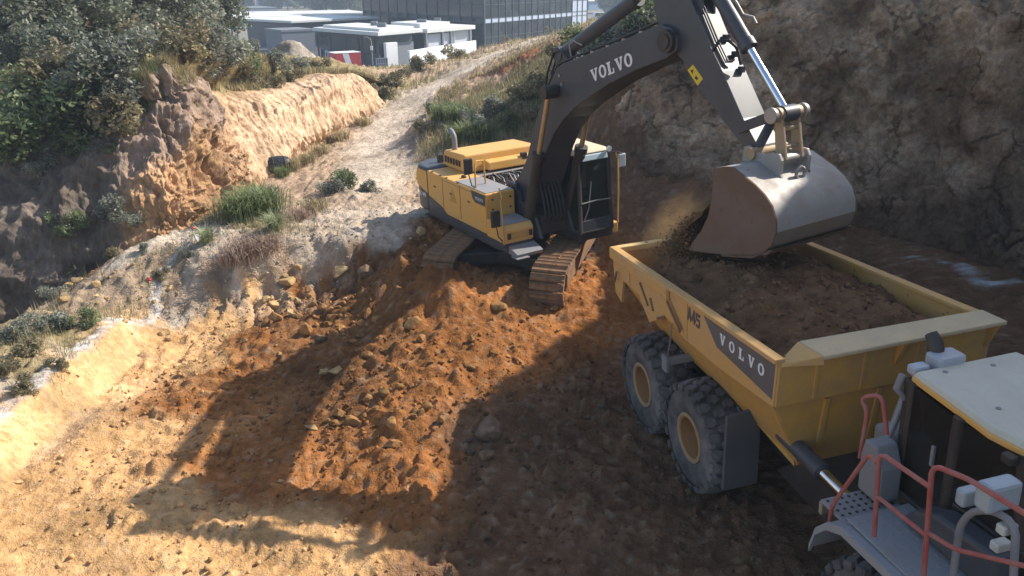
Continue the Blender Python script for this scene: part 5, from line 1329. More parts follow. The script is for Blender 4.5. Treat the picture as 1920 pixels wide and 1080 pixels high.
for z, n_ in ((1.38, 9), (1.02, 11)):
    for i in range(n_):
        g0 = pp(LF - 3.0 - i * .21, .185); g1 = g0 - uF * .15
        mm = MB().hexa([(g0.x, g0.y, z), (g1.x, g1.y, z), (g1.x - uS.x * .02, g1.y - uS.y * .02, z), (g0.x - uS.x * .02, g0.y - uS.y * .02, z), (g0.x, g0.y, z + .2), (g1.x, g1.y, z + .2), (g1.x - uS.x * .02, g1.y - uS.y * .02, z + .2), (g0.x - uS.x * .02, g0.y - uS.y * .02, z + .2)]); mm.build('letter', plain('sign_print', (.40, .48, .58), .6) if i == 0 and z > 1.2 else bpy.data.materials['sign_print'], sw_)
for f in (0.3, LF * .25, LF * .5, LF * .75, LF - .5):
    g0 = pp(f, -.1); mm = MB(); mm.box(g0.x - .12, g0.x + .12, g0.y - .12, g0.y + .12, 0, ZR - .35); mm.build('column', BD, pav)
g = [(pp(1.35, 1.15 + 0), 0)]
for f0_, f1_ in ((2.2, 4.6), (5.4, 7.6)):
    m = MB(); a, b_ = pp(f1_, 1.12), pp(f0_, 1.12); wallbox(m, (a.x, a.y), (b_.x, b_.y), 2.1, 3.7, .06); m.build('window', OGL, pav)
# sunlit shutters and wall bays on the right-hand side
def bay(s0, s1, z0, z1, mat, f=.72, name='shutter'):
    a, b_ = pp(f, s0), pp(f, s1); m_ = MB(); wallbox(m_, (a.x, a.y), (b_.x, b_.y), z0, z1, .15); return m_.build(name, mat, pav)
bay(11.4, 14.4, 1.0, ZR - .8, SHUT, .72); bay(15.2, 16.6, 1.0, ZR - .8, SHUT, .72); bay(17.2, LS_ - 5.2, .8, ZR - .7, SHUT, .7); bay(LS_ - 4.6, LS_ - .8, .8, ZR - .7, SHUT, .7)
for s in (10.8, 14.8, 16.9, LS_ - 4.9, LS_ - .5):
    a = pp(.3, s); mm = MB(); mm.box(a.x - .14, a.x + .14, a.y - .14, a.y + .14, 0, ZR - .5); mm.build('column', BW, pav)
wb_ = MB(); a, b_ = pp(.6, 2.0), pp(.6, 7.8); wallbox(wb_, (a.x, a.y), (b_.x, b_.y), 0, 3.2, .15); wb_.build('grey_bay', BG, pav)
for f, s_2, w_ in ((3.0, 3.5, 1.2), (6.5, 5.0, .9), (4.5, 14.0, 1.4), (5.5, 19.0, 1.0)):
    a = pp(f, s_2); mm = MB(); mm.box(a.x - w_ / 2, a.x + w_ / 2, a.y - .5, a.y + .5, ZR + .45, ZR + 1.05); mm.build('roof_unit', BG, pav, bevel=.03)
# --- white pillar, gate, retaining wall
def block(name, pa, pb, z0, z1, t, mat, label, cat):
    a, b_ = Vector(pa), Vector(pb); o = empty(name, (a.x, a.y, z0), label=label, cat=cat)
    m_ = MB(); wallbox(m_, (0, 0), (b_.x - a.x, b_.y - a.y), 0, z1 - z0, -t); m_.build('wall_panel', mat, o, bevel=.02); return o
w1 = block('gate_wall', at_y(726, 122, 106)[:2].tolist(), at_y(747, 120, 107.5)[:2].tolist(), PAD, .18, .5, BW, 'tall white gate wall standing beside the grey mesh gate', 'wall')
a, b_ = at_y(769, 118, 104), at_y(893, 84, 122)
w2 = block('retaining_wall', a[:2].tolist(), b_[:2].tolist(), PAD - .5, -.62, .4, BW, 'long low white wall running in front of the pavilion shutters', 'wall')
ga, gb = at_y(706, 128, 105), at_y(727, 126, 106)
gt = empty('gate', (ga[0], ga[1], PAD), label='grey mesh gate between the dark pavilion and the white wall', cat='gate')
gd = v2(gb) - v2(ga)
for i in range(6):
    q = gd * (i / 5); mm = MB(); mm.box(q.x - .05, q.x + .05, q.y - .05, q.y + .05, 0, 2.1); mm.build('post', wall_mat('gate_grey', (.30, .32, .36)) if i == 0 else bpy.data.materials['gate_grey'], gt)
for z in (.1, .7, 1.4, 2.05):
    mm = MB(); wallbox(mm, (0, 0), (gd.x, gd.y), z - .04, z + .04, .05); mm.build('rail', bpy.data.materials['gate_grey'], gt)
mm = MB(); wallbox(mm, (0, 0), (gd.x, gd.y), 0.05, 2.05, -.02); mm.build('mesh_panel', wall_mat('gate_mesh', (.10, .12, .15)), gt)
# street lamp
lp = at_y(699, 126, 103)
lamp = empty('street_lamp', (lp[0], lp[1], PAD), label='tall grey street lamp with a white box standing before the dark pavilion', cat='street lamp')
m = MB(); m.tube([(0, 0, 0), (0, 0, 4.3), (-.1, 0, 4.6), (-.5, 0, 4.8)], [.08, .06, .05, .05], 8); m.build('post', GREY, lamp, smooth=60)
m = MB(); m.box(-.9, -.4, -.12, .12, 4.72, 4.86); m.build('lamp_head', BG, lamp, bevel=.03)
m = MB(); m.box(-.16, .16, -.2, -.06, 3.25, 3.75); m.build('white_box', BW, lamp, bevel=.02)
# --- yard asphalt
m = MB(); q = [at_z(440, 160, PAD), at_z(760, 150, PAD), at_z(720, 62, PAD), at_z(470, 62, PAD)]
m.add([(p[0], p[1], PAD + .03) for p in q], [(0, 1, 2, 3)]); tag(m.build('yard_road', ASPH), kind='structure')
# --- second low building with pale roof, behind left
def lowblock(name, px0, px1, pyt, Y0, Y1, zt, depth, wallm, roofm, label, over=.8, wins=0):
    a, b_ = at_y(px0, pyt, Y0), at_y(px1, pyt, Y1)
    o = empty(name, (a[0], a[1], PAD), label=label, cat='building'); d = v2(b_) - v2(a); L_ = d.length; d.normalize(); n_ = Vector((-d.y, d.x))
    h_ = zt - PAD
    m_ = MB(); slab(m_, [Vector((0, 0)), d * L_, d * L_ + n_ * depth, n_ * depth], 0, h_); m_.build('wall', wallm, o)
    m_ = MB(); slab(m_, [-d * over - n_ * over, d * (L_ + over) - n_ * over, d * (L_ + over) + n_ * (depth + over), -d * over + n_ * (depth + over)], h_, h_ + .4); m_.build('roof', roofm, o, bevel=.04)
    for i in range(wins):
        s = L_ * (i + .15) / wins; p = [d * s - n_ * .06, d * (s + L_ * .7 / wins) - n_ * .06, d * (s + L_ * .7 / wins) + n_ * .05, d * s + n_ * .05]
        MB().hexa([(q_.x, q_.y, h_ * .35) for q_ in p] + [(q_.x, q_.y, h_ * .78) for q_ in p]).build('window', OGL, o)
    return o
def zat(py, Y_): return float(at_y(960, py, Y_)[2])
lowblock('low_building', 548, 700, 45, 150, 165, zat(43, 150), 14, BD, BROOF, 'long dark single storey building with a pale flat roof left of the pavilion', wins=7)
lowblock('yard_wall_block', 528, 590, 62, 138, 142, zat(61, 138), 6, BG, BG, 'plain grey block building in front of the long pale roofed one', over=.1)
lowblock('warehouse', 400, 560, 38, 195, 215, zat(38, 195), 30, BBL, BROOF, 'blue grey warehouse with a white roof beside the trees', over=.6)
lowblock('factory_shed', 470, 690, 32, 235, 250, zat(30, 235), 22, BBL, BROOF, 'long factory shed with a white roof behind the warehouse', over=.6)
lowblock('grey_hall', 470, 520, 17, 300, 305, zat(17, 300), 40, wall_mat('lilac_wall', (.42, .42, .47)), BG, 'pale lilac grey hall behind the white roofs', over=.2)
lowblock('town_block', 487, 512, 2, 360, 362, zat(-8, 360), 20, wall_mat('blue_wall', (.30, .36, .48)), BG, 'tall blue grey block at the top edge left of the far houses', over=.2, wins=4)
lowblock('white_house', 514, 531, 4, 390, 392, zat(0, 390), 14, BD, BW, 'small dark house under a white roof among the far trees', wins=3)
lowblock('town_block', 533, 556, 3, 380, 384, zat(-10, 380), 16, wall_mat('sky_wall', (.42, .55, .72)), BBL, 'light blue block among the far trees', wins=5)
lowblock('town_block', 557, 580, 4, 372, 374, zat(-4, 372), 16, BG, BW, 'dark grey house with white trim right of the light blue block', wins=3)
lowblock('far_shed', 1104, 1172, 6, 330, 345, zat(3, 330), 30, BBL, BROOF, 'low blue shed beyond the right end of the office block', over=.4)
# parked white van far right of the office
def car(name, at, rz, col, label, cat, L_=4.6, W_=1.8, H_=1.6):
    o = empty(name, at, rz, label, cat)
    p = paint(name + '_paint', col, .3, amount=.08)
    m_ = MB(); m_.prism([(-L_ / 2, .35), (L_ / 2, .35), (L_ / 2, .85), (L_ * .28, 1.0), (L_ * .12, H_), (-L_ * .46, H_), (-L_ / 2, 1.0)], 'y', -W_ / 2, W_ / 2); m_.build('body', p, o, bevel=.10, seg=3)
    m_ = MB(); m_.prism([(L_ * .25, 1.03), (L_ * .12, H_ - .1), (-L_ * .40, H_ - .1), (-L_ * .44, 1.03)], 'y', -W_ / 2 - .01, W_ / 2 + .01); m_.build('window', OGL, o)
    for x in (-L_ * .31, L_ * .31):
        for y in (-W_ / 2 + .12, W_ / 2 - .12):
            m_ = MB(); m_.lathe([(.2, -.12), (.34, -.11), (.34, .11), (.2, .12)], 16, 'y', (x, y, .34)); m_.build('wheel', RUBBER, o, smooth=40)
    return o
vv = at_y(1128, 26, 250); car('parked_van', (vv[0], vv[1], PAD), .2, (.75, .75, .75), 'white van parked beyond the right end of the office block', 'van', 5.2, 2.0, 2.2)
vv = at_y(603, 122, 105); car('parked_car', (vv[0], vv[1], PAD), 2.5, (.62, .64, .66), 'silver car standing beside the red ambulance', 'car')
# --- red and white ambulance
av = at_y(645, 133, 106)
amb = empty('ambulance', (av[0], av[1], PAD), math.radians(-146), 'red box ambulance with a slanting white stripe parked by the pavilion', 'ambulance')
RD = paint('ambulance_red', (.55, .02, .03), .35, amount=.06)
m = MB(); m.box(-2.0, 1.5, -1.1, 1.1, .55, 2.75); bx_ = m.build('box_body', RD, amb, bevel=.06)
m = MB(); m.box(-2.02, 1.52, -1.12, 1.12, 2.72, 2.80); m.build('roof', BW, amb, bevel=.03)
for y in (-1.104, 1.10):
    m = MB(); m.prism([(-.9, .58), (-.1, .58), (.5, 2.70), (-.3, 2.70)], 'y', y, y + .006); m.build('stripe', BW, bx_)
m = MB(); m.prism([(1.5, .5), (3.3, .5), (3.3, 1.15), (2.6, 1.3), (2.1, 2.05), (1.5, 2.1)], 'y', -1.0, 1.0); cb_ = m.build('cab', BW, amb, bevel=.08)
m = MB(); m.prism([(2.55, 1.34), (2.12, 1.98), (1.75, 1.98), (1.75, 1.34)], 'y', -1.02, 1.02); m.build('window', OGL, cb_)
m = MB(); m.box(1.45, 1.75, -.8, .8, 2.12, 2.30); m.build('light_bar', RD, amb, bevel=.04)
for y in (-.55, .55):
    m = MB(); m.box(-2.03, -2.0, y - .45, y + .45, 1.5, 2.4); m.build('rear_window', OGL, bx_)
for x in (-1.1, 2.5):
    for y in (-.95, .95):
        m = MB(); m.lathe([(.2, -.14), (.40, -.13), (.40, .13), (.2, .14)], 16, 'y', (x, y, .40)); m.build('wheel', RUBBER, amb, smooth=40)
# crowd barriers, black and white
for i in range(5):
    q = at_y(662 + i * 8.5, 142 - i * .6, 100); o = empty('barrier', (q[0], q[1], PAD + .02), .15, None, 'barrier', 'barriers beside the ambulance')
    o['label'] = ['black and white barrier at the left end of the row below the ambulance', 'black and white barrier second from the left below the ambulance', 'black and white barrier in the middle of the row below the ambulance', 'black and white barrier second from the right below the ambulance', 'black and white barrier at the right end of the row below the ambulance'][i]
    m = MB(); m.tube([(-.28, 0, 0), (-.28, 0, 1.2), (-.05, 0, 1.3), (.22, 0, 1.2), (.22, 0, .0)], .055, 6); m.build('frame', BW, o)
    m = MB(); m.box(-.2, .14, -.02, .02, .2, 1.05); m.build('panel', BD, o)
# --- heap of gravel on the left terrace
def pile(name, px, py, Y_, rx, ry, h_, col, label, seed):
    n_ = 60; c = at_y(px, py, Y_)
    u, v = np.meshgrid(np.linspace(-1.25, 1.25, n_), np.linspace(-1.25, 1.25, n_))
    r_ = np.hypot(u, v) + .10 * fbm(u * 1.7, v * 1.7, seed, 3)
    z = h_ * np.where(r_ < .35, .86 - .9 * r_ ** 2 / .7 * .78, np.clip(1.035 - r_ * .95, -.25, 1)) + .06 * fbm(u * 6, v * 6, seed + 2, 3)
    me_ = np_mesh(name, np.stack([(u * rx).ravel(), (v * ry).ravel(), z.ravel()], 1), grid_faces(n_, n_))
    vcol(me_, 'soil', np.array(col) * (1 + .2 * fbm(u.ravel() * 3, v.ravel() * 3, seed + 5, 3)[:, None]))
    o = link(name, me_, M_SOIL); o.location = c
    return tag(o, label, 'gravel heap')
pile('gravel_heap', 548, 128, 58, 2.3, 2.3, 2.2, (.36, .32, .27), 'smooth grey brown heap of gravel on the terrace before the warehouses', 3.0)
# ------------------------------------------------------------------ vegetation
M_LEAF = leaf_mat('foliage'); M_BARK = plain('bark', (.10, .075, .055), .9); M_GRASS = leaf_mat('grass_blades', trans=.3)
def leaves(pts, size, cols, r, flat=.3):
    """one quad per point -> V, F, C"""
    n = len(pts)
    a = r.normal(size=(n, 3)); a[:, 2] *= .6; a /= np.linalg.norm(a, axis=1)[:, None]
    b_ = r.normal(size=(n, 3)); b_ -= (b_ * a).sum(1)[:, None] * a; b_ /= np.linalg.norm(b_, axis=1)[:, None]
    s = size * r.uniform(.6, 1.35, n)[:, None]
    V = np.stack([pts - a * s, pts - b_ * s * .45, pts + a * s, pts + b_ * s * .45], 1).reshape(-1, 3)
    F = np.arange(4 * n).reshape(n, 4)
    C = np.repeat(cols, 4, 0)
    return V, F, C
def foliage_mesh(name, clumps, n, size, pal, r, droop=0.0):
    """clumps: (x,y,z,rx,ry,rz); leaves crowd the clump shells"""
    cl = np.array(clumps); vol = (cl[:, 3] * cl[:, 4] * cl[:, 5]) ** .67; w = vol / vol.sum()
    k = r.choice(len(cl), n, p=w)
    d = r.normal(size=(n, 3)); d /= np.linalg.norm(d, axis=1)[:, None]
    rad = r.uniform(0, 1, n) ** .42
    lump = 1 + .30 * perlin3(d[:, 0] * 2.2 + k * 7.1, d[:, 1] * 2.2, d[:, 2] * 2.2)
    pts = cl[k, :3] + d * (rad * lump)[:, None] * cl[k, 3:]
    # gaps
    keep = fbm(pts[:, 0] * 2.2 / size / 14, pts[:, 1] * 2.2 / size / 14, pts[:, 2] * 2.2 / size / 14, 2) > -.22
    pts = pts[keep]; k = k[keep]
    pal = np.array(pal); base = pal[r.integers(0, len(pal), len(pts))]
    tone = (1 + .35 * r.normal(size=len(cl)) * .6)[k][:, None]
    cols = np.clip(base * tone * r.uniform(.75, 1.25, (len(pts), 1)), .005, .6)
    V, F, C = leaves(pts, size, cols, r)
    me = np_mesh(name, V, F, smooth=False); vcol(me, 'leaf', C); me.materials.append(M_LEAF)
    return me
PAL_TREE = [(.15, .17, .115), (.19, .205, .15), (.12, .14, .09), (.235, .235, .175)]
PAL_GREY = [(.20, .215, .165), (.25, .255, .205), (.155, .17, .125), (.29, .285, .22)]
PAL_GREEN = [(.13, .17, .065), (.165, .205, .085), (.105, .14, .055), (.20, .225, .11)]
PAL_DRY = [(.29, .235, .125), (.23, .195, .11), (.34, .28, .165), (.18, .175, .09)]
def branch_mesh(name, clumps, h0, r0, r):
    mb = MB(); top = Vector((0, 0, h0))
    mb.tube([(0, 0, -.3), (r.uniform(-.1, .1), r.uniform(-.1, .1), h0 * .55), tuple(top)], [r0 * 1.15, r0 * .85, r0 * .7], 8)
    for c in clumps:
        e = Vector(c[:3]); md = top.lerp(e, .5) + Vector((r.uniform(-.25, .25), r.uniform(-.25, .25), r.uniform(.0, .3)))
        mb.tube([tuple(top - Vector((0, 0, .2))), tuple(md), tuple(e)], [r0 * .5, r0 * .3, r0 * .12], 5)
        for q in range(3):
            e2 = e + Vector(r.normal(size=3)) * .55 * c[3]
            mb.tube([tuple(md.lerp(e, .5)), tuple(e2)], [r0 * .16, r0 * .05], 4)
    return mb.mesh(name, 60)
TREE_KINDS = []
for t in range(4):
    r = np.random.default_rng(100 + t)
    H_ = (6.6, 5.6, 7.4, 6.0)[t]; cl = []
    for i in range(20):
        a = r.uniform(0, 6.28); q = r.uniform(.3, 1.0) * (2.4, 2.1, 2.7, 2.3)[t]; z = H_ * (.10 + .88 * (i + r.random()) / 20)
        q *= math.sqrt(max(.2, 1 - ((z / H_ - .45) / .60) ** 2)); s = r.uniform(.75, 1.3)
        cl.append((q * math.cos(a), q * math.sin(a), z, s, s, s * .75))
    crown = foliage_mesh('crown', cl, 20000, .125, PAL_TREE if t % 2 == 0 else PAL_GREY, r)
    trunk = branch_mesh('trunk', cl, H_ * .30, .13, r); trunk.materials.append(M_BARK)
    TREE_KINDS.append((trunk, crown))
def tree(loc, kind, scale, rz, label, name='tree', group=None):
    o = empty(name, loc, rz, label, 'tree', group); o.scale = (scale, scale, scale)
    link('trunk', TREE_KINDS[kind][0], None, o); link('crown', TREE_KINDS[kind][1], None, o)
    return o
def bank_z(x, y):
    P = BANK_W.reshape(-1, 3); d = (P[:, 0] - x) ** 2 + (P[:, 1] - y) ** 2
    k = np.argsort(d)[:6]
    if d[k[0]] > .6: return float(gh(x, y)[0])
    return max(float(P[k, 2].mean()), float(gh(x, y)[0]) if d[k[0]] > .2 else -9)
TR = [  # px, y distance, kind, scale, label
 (20, 31, 0, .92, 'tall grey green tree at the left edge of the picture above the bank'),
 (95, 36, 1, 1.00, 'grey leaved tree second from the left edge on the bank'),
 (165, 33, 2, .78, 'dense dark tree third from the left above the leafy bush'),
 (215, 40, 3, 1.05, 'broad grey green tree behind the middle of the bank'),
 (275, 37, 0, .90, 'dark tree standing right behind the bare nose of the bank'),
 (320, 44, 1, 1.05, 'pale grey green tree behind the top of the nose'),
 (375, 47, 2, 1.02, 'rightmost tall tree of the grove, next to the blue warehouse'),
 (130, 46, 2, 1.15, 'tall back row tree behind the left part of the grove'),
 (40, 47, 3, 1.25, 'tall back row tree near the left edge of the picture'),
 (250, 52, 0, 1.20, 'tall back row tree behind the right part of the grove'),
 (345, 56, 3, 1.15, 'back row tree behind the two rightmost trees of the grove'),
]
for i, (px, Y_, k, s, lb) in enumerate(TR):
    q = at_y(px, 100, Y_); z = bank_z(q[0], q[1])
    tree((q[0], q[1], z - .15), k, s, i * 1.3, lb, group='grove above the cut bank')
q = at_y(478, 76, 66); tree((q[0], q[1], float(gh(q[0], q[1])[0]) - .3), 0, .42, .4, 'single small dark tree rising behind the gravel heap')
# far wood behind the white roofs: single trees
far_px = [(596, 330), (572, 350), (612, 300), (640, 320), (660, 345), (676, 300), (540, 330), (520, 345), (588, 300), (625, 360), (650, 290), (1150, 260), (1170, 230), (1135, 300), (460, 330), (440, 300), (420, 280), (505, 330)]
place = ['left of the light blue block', 'under the dark grey house', 'in the middle behind the white shed roof', 'right of the middle behind the white shed roof', 'left of the office block and set back', 'nearest the left edge of the office block', 'below the light blue block', 'below the small white roofed house', 'in front of the dark grey house', 'at the very top left of the office block', 'second from the left edge of the office block', 'right of the office block beside the van', 'right of the office block and nearest it to the boom', 'right of the office block by the blue shed', 'behind the lilac grey hall at its left end', 'left of the lilac grey hall', 'by the right edge of the grove', 'in front of the tall blue grey block']
for i, ((px, Y_), pl2) in enumerate(zip(far_px, place)):
    q = at_y(px, 20, Y_); tree((q[0], q[1], PAD - .3), i % 4, 1.5 + .25 * ((i * 7) % 4), i * .9, 'far hazy tree ' + pl2, group='far trees of the town')

# bushes
BUSH = []
for t, pal in enumerate((PAL_GREY, PAL_GREEN, PAL_DRY, PAL_TREE)):
    for v in range(2):
        r = np.random.default_rng(200 + t * 5 + v); cl = []
        for i in range(8):
            a = r.uniform(0, 6.28); q = r.uniform(0, .75); s = r.uniform(.28, .5)
            cl.append((q * math.cos(a), q * math.sin(a), r.uniform(.15, .85), s, s, s * .85))
        n_ = 3200
        cr_ = foliage_mesh('foliage', cl, n_, .062 if t != 2 else .075, pal, r)
        st = MB()
        for c in cl: st.tube([(0, 0, -.1), (c[0] * .4, c[1] * .4, c[2] * .5), c[:3]], [.03, .02, .008], 5)
        sm_ = st.mesh('stems', 60); sm_.materials.append(M_BARK)
        BUSH.append((sm_, cr_))
def bush(loc, kind, scale, rz, label, group=None, name='bush', cat='bush'):
    o = empty(name, loc, rz, label, cat, group)
    o.scale = scale if isinstance(scale, tuple) else (scale,) * 3
    link('stems', BUSH[kind][0], None, o); link('foliage', BUSH[kind][1], None, o)
    return o
# named ones, picked on the banks by pixel
def on_bank(px, py): return sheet_pick(BANK_W, px, py)
for px, py, k, s, lb in (
 (40, 215, 2, 1.55, 'large bright leafy bush hanging over the bank at the left edge'), (110, 235, 3, 1.5, 'glossy green bush over the dark bank right of the left edge bush'),
 (165, 205, 1, 1.35, 'dull green bush between the leafy bushes and the nose'), (205, 180, 0, 1.3, 'grey bush up against the left side of the nose'), (90, 175, 4, 1.4, 'dry brownish bush above the glossy green bush'),
 (20, 290, 3, 1.3, 'dark green bush at the left edge under the leafy overhang'), (150, 270, 2, 1.1, 'green bush at the lip of the shaded bank'), (215, 225, 4, 1.0, 'dry yellowish scrub at the lip beside the nose'),
 (130, 120, 6, 1.5, 'dark bush in the shade under the grove'), (240, 110, 1, 1.2, 'grey bush just left of the nose top'), (60, 120, 6, 1.6, 'dark undergrowth bush under the leftmost tree'), (180, 150, 7, 1.4, 'olive bush on the slope below the grove'),
 (300, 85, 4, 1.15, 'dry grassy scrub crowning the nose at its left'), (345, 82, 5, 1.05, 'dry scrub on the highest point of the nose'), (395, 110, 0, 1.2, 'grey bush right behind the nose'),
 (195, 287, 2, .22, 'tiny bright green plant on the shaded bank face'), (132, 440, 2, .55, 'bright green sapling at the foot of the shaded bank'), (205, 405, 0, .62, 'spindly grey shrub at the shaded foot left of the nose'), (250, 420, 1, .45, 'small grey shrub where the shaded face meets the lit nose'),
 (20, 270, 0, .5, 'bare grey twiggy shrub hanging at the left edge'), (70, 320, 1, .5, 'bare grey twigs hanging down the shaded bank')):
    p = on_bank(px, py); bush((p[0], p[1], p[2] - .12 * s), k, s, px * .7, lb)
for px, py, k, s, lb in (
 (440, 112, 1, 1.02, 'large grey green bush between the nose and the gravel heap'), (475, 130, 2, 0.88, 'green bush in front of the gravel heap'), (520, 128, 0, 0.82, 'grey bush at the foot of the gravel heap'), (570, 130, 1, 0.82, 'greyish bush right of the gravel heap'), (410, 140, 0, 0.88, 'grey bush above the tan knob of the bank'),
 (600, 128, 4, 0.68, 'dry bush left of the silver car'), (455, 150, 4, 0.75, 'dry straw coloured bush on the terrace lip'), (500, 155, 5, 0.68, 'dry brown bush in the middle of the terrace lip'), (545, 145, 4, 0.61, 'dry bush toward the end of the terrace')):
    p = on_bank(px, py); bush((p[0], p[1], p[2] - .15), k, s, px * .7, lb)
for px, py, k, s, lb in (
 (650, 345, 3, .55, 'leafy green weed on the low mound beside the haul road'), (690, 358, 0, .42, 'small grey weed on the right of the low mound'), (622, 358, 1, .5, 'grey scrub on the left of the low mound'),
 (800, 252, 4, .55, 'dry scrub above the short cut bank behind the excavator'), (840, 215, 3, .6, 'yellow green bush on the slope right of the haul road'), (812, 212, 3, .5, 'small leafy bush beside the haul road'), (880, 235, 1, .65, 'grey bush in the middle of the slope behind the excavator'),
 (930, 215, 0, .75, 'large grey bush on the slope below the red cut'), (985, 190, 5, .8, 'dry brown bush right below the red cut'), (960, 240, 2, .6, 'green bush behind the engine hood'), (1020, 170, 4, .9, 'dry brown bush beside the boom on the slope'), (1000, 225, 5, .65, 'dry olive bush against the boom on the slope'),
 (1050, 120, 4, .8, 'dry bush left of the boom ram'), (905, 255, 0, .6, 'grey bush just above the yellow hood'),
 (690, 175, 5, .7, 'dry weed clump at the end of the tan wall'), (720, 190, 4, .8, 'dry weed clump beside the road bend'), (740, 160, 5, .9, 'dry brown weed clump below the white wall'), (790, 130, 4, .9, 'dry weed clump in front of the long white wall'), (850, 110, 5, .8, 'dry weed clump near the right end of the white wall'), (950, 78, 4, .8, 'dry weeds on the ridge before the office block'), (1030, 62, 4, .9, 'dry weeds on the ridge near the right end of the office')):
    p = pix_ground(px, py); bush((p[0], p[1], p[2] - .1), k, s, px * .3, lb)
# crest scrub seen over the boom
for i, (px, py, k) in enumerate(((1110, 100, 2), (1145, 80, 0), (1180, 55, 3), (1205, 35, 1), (1165, 100, 0), (1225, 15, 2), (1195, 75, 6), (1130, 115, 1))):
    p = sheet_pick(CLIFF_W, px, py); g_ = float(gh(p[0], p[1])[0])
    bush((p[0], p[1], max(p[2], g_) - .15), k, 1.15, i, ['yellow green bush on the hill crest', 'grey bush on the hill crest', 'leafy bush on the hill crest', 'dull bush on the hill crest', 'low grey bush on the hill crest', 'high green bush on the hill crest', 'dark bush on the hill crest', 'small grey bush on the hill crest'][i] + ' seen above the boom, ' + ['leftmost but one', 'left of the middle', 'in the middle', 'right of the middle', 'close to the boom edge', 'at the very top', 'against the arm', 'furthest left'][i])
# low weeds on the left bench
for i, (px, py, k, s) in enumerate(((30, 640, 0, .6), (80, 622, 1, .65), (120, 612, 0, .5), (60, 668, 4, .5), (15, 700, 4, .45), (165, 612, 2, .5), (40, 735, 4, .40), (100, 560, 1, .5), (150, 520, 4, .45), (215, 480, 4, .4), (270, 470, 0, .35), (300, 520, 4, .35), (350, 480, 1, .3), (110, 690, 4, .3))):
    p = pix_ground(px, py)
    w_ = ['at the left edge', 'in the middle of the row by the ravine', 'right end of the row by the ravine', 'dry one behind the chalk edge', 'dry one at the left edge', 'bright green one at the end of the pit wall', 'dry one nearest the chalk edge', 'at the left end of the rubble slope', 'dry one on top of the rubble slope', 'dry one under the shaded bank', 'small one right of the shaded bank', 'dry one beside the chalk line', 'small one above the chalk line', 'small dry one on the chalk edge'][i]
    bush((p[0], p[1], p[2] - .05), k, s * .75, i * 1.1, 'low weed clump on the bench, ' + w_, 'weeds on the bench', 'weed_clump', 'weed')
# grass: arching tufts
def tuft_mesh(name, n, h_, spread, pal, r, width=.012):
    a = r.uniform(0, 6.28, n); base = r.normal(size=(n, 2)) * spread * .25
    lean = r.uniform(.15, .9, n) * h_; hh = h_ * r.uniform(.55, 1.1, n)
    d = np.stack([np.cos(a), np.sin(a)], 1); sd = np.stack([-d[:, 1], d[:, 0]], 1) * width
    p0 = np.concatenate([base, np.zeros((n, 1))], 1)
    p1 = np.concatenate([base + d * lean[:, None] * .35, (hh * .7)[:, None]], 1)
    p2 = np.concatenate([base + d * lean[:, None], (hh * r.uniform(.55, 1.0, n))[:, None]], 1)
    s3 = np.concatenate([sd, np.zeros((n, 1))], 1)
    V = np.stack([p0 - s3, p0 + s3, p1 + s3 * .8, p1 - s3 * .8, p2 + s3 * .25, p2 - s3 * .25], 1).reshape(-1, 3)
    i = np.arange(n)[:, None] * 6
    F = np.concatenate([i + np.array([0, 1, 2, 3]), i + np.array([3, 2, 4, 5])], 0)
    pal = np.array(pal); C = np.repeat(pal[r.integers(0, len(pal), n)] * r.uniform(.7, 1.3, (n, 1)), 6, 0)
    me = np_mesh(name, V, F, False); vcol(me, 'leaf', np.clip(C, .01, .7)); me.materials.append(M_GRASS)
    return me
PG = [(.16, .21, .07), (.20, .25, .09), (.12, .17, .05), (.26, .27, .13)]; PD = [(.42, .33, .17), (.34, .27, .14), (.48, .39, .22), (.28, .24, .12)]; PP = [(.36, .24, .18), (.40, .28, .20), (.30, .21, .15)]
r = np.random.default_rng(5)
TG = tuft_mesh('blades', 420, .85, .9, PG, r); TG2 = tuft_mesh('blades', 260, .70, .35, [(.28, .32, .16), (.34, .37, .2)], r); TD = tuft_mesh('blades', 300, .6, .8, PD, r); TDP = tuft_mesh('blades', 300, .45, .9, PP, r, .008)
def tuft(px, py, me, s, label, group=None):
    p = pix_ground(px, py); o = link('grass_tuft', me); o.location = (p[0], p[1], p[2] - .04); o.rotation_euler = (0, 0, px); o.scale = (s, s, s)
    return tag(o, label, 'grass', group)
for px, py, me, s, lb in (
 (445, 412, TG, 1.0, 'left part of the tall green grass clump beside the tan slope'), (470, 405, TG, 1.15, 'middle of the tall green grass clump beside the tan slope'), (500, 400, TG, 1.1, 'right part of the tall green grass clump beside the tan slope'), (480, 388, TG, 1.0, 'back part of the tall green grass clump'),
 (515, 432, TG2, .85, 'pale arching fountain grass in front of the green clump'), (388, 455, TG2, .75, 'pale grass tuft at the left of the green clump'), (590, 395, TD, .8, 'dry tuft right of the green grass clump'), (560, 410, TDP, 1.0, 'thin reddish dry tuft beside the green clump'),
 (470, 475, TDP, 1.2, 'reddish dry grass at the top of the grooved bank'), (440, 490, TDP, 1.1, 'reddish dry grass at the left end of the grooved bank'), (500, 465, TDP, 1.0, 'reddish dry grass above the first grooves'),
 (545, 318, TD, .9, 'dry straw tuft beside the black drum'), (575, 305, TD, .8, 'straw tuft right of the black drum'), (600, 290, TD, .8, 'straw tuft at the foot of the tan wall, midway'), (640, 262, TD, .8, 'straw tuft at the foot of the tan wall near its end'), (680, 235, TD, .8, 'straw tuft at the end of the tan wall'), (530, 330, TG, .5, 'short green tuft in front of the black drum'),
 (835, 225, TG, 1.0, 'bright grass on the slope right of the haul road'), (860, 228, TG, 1.0, 'bright grass right of the first slope grass'), (900, 258, TG, .9, 'green grass just behind the yellow hood'), (870, 262, TG, .9, 'green grass left of the yellow hood top')):
    tuft(px, py, me, s, lb)
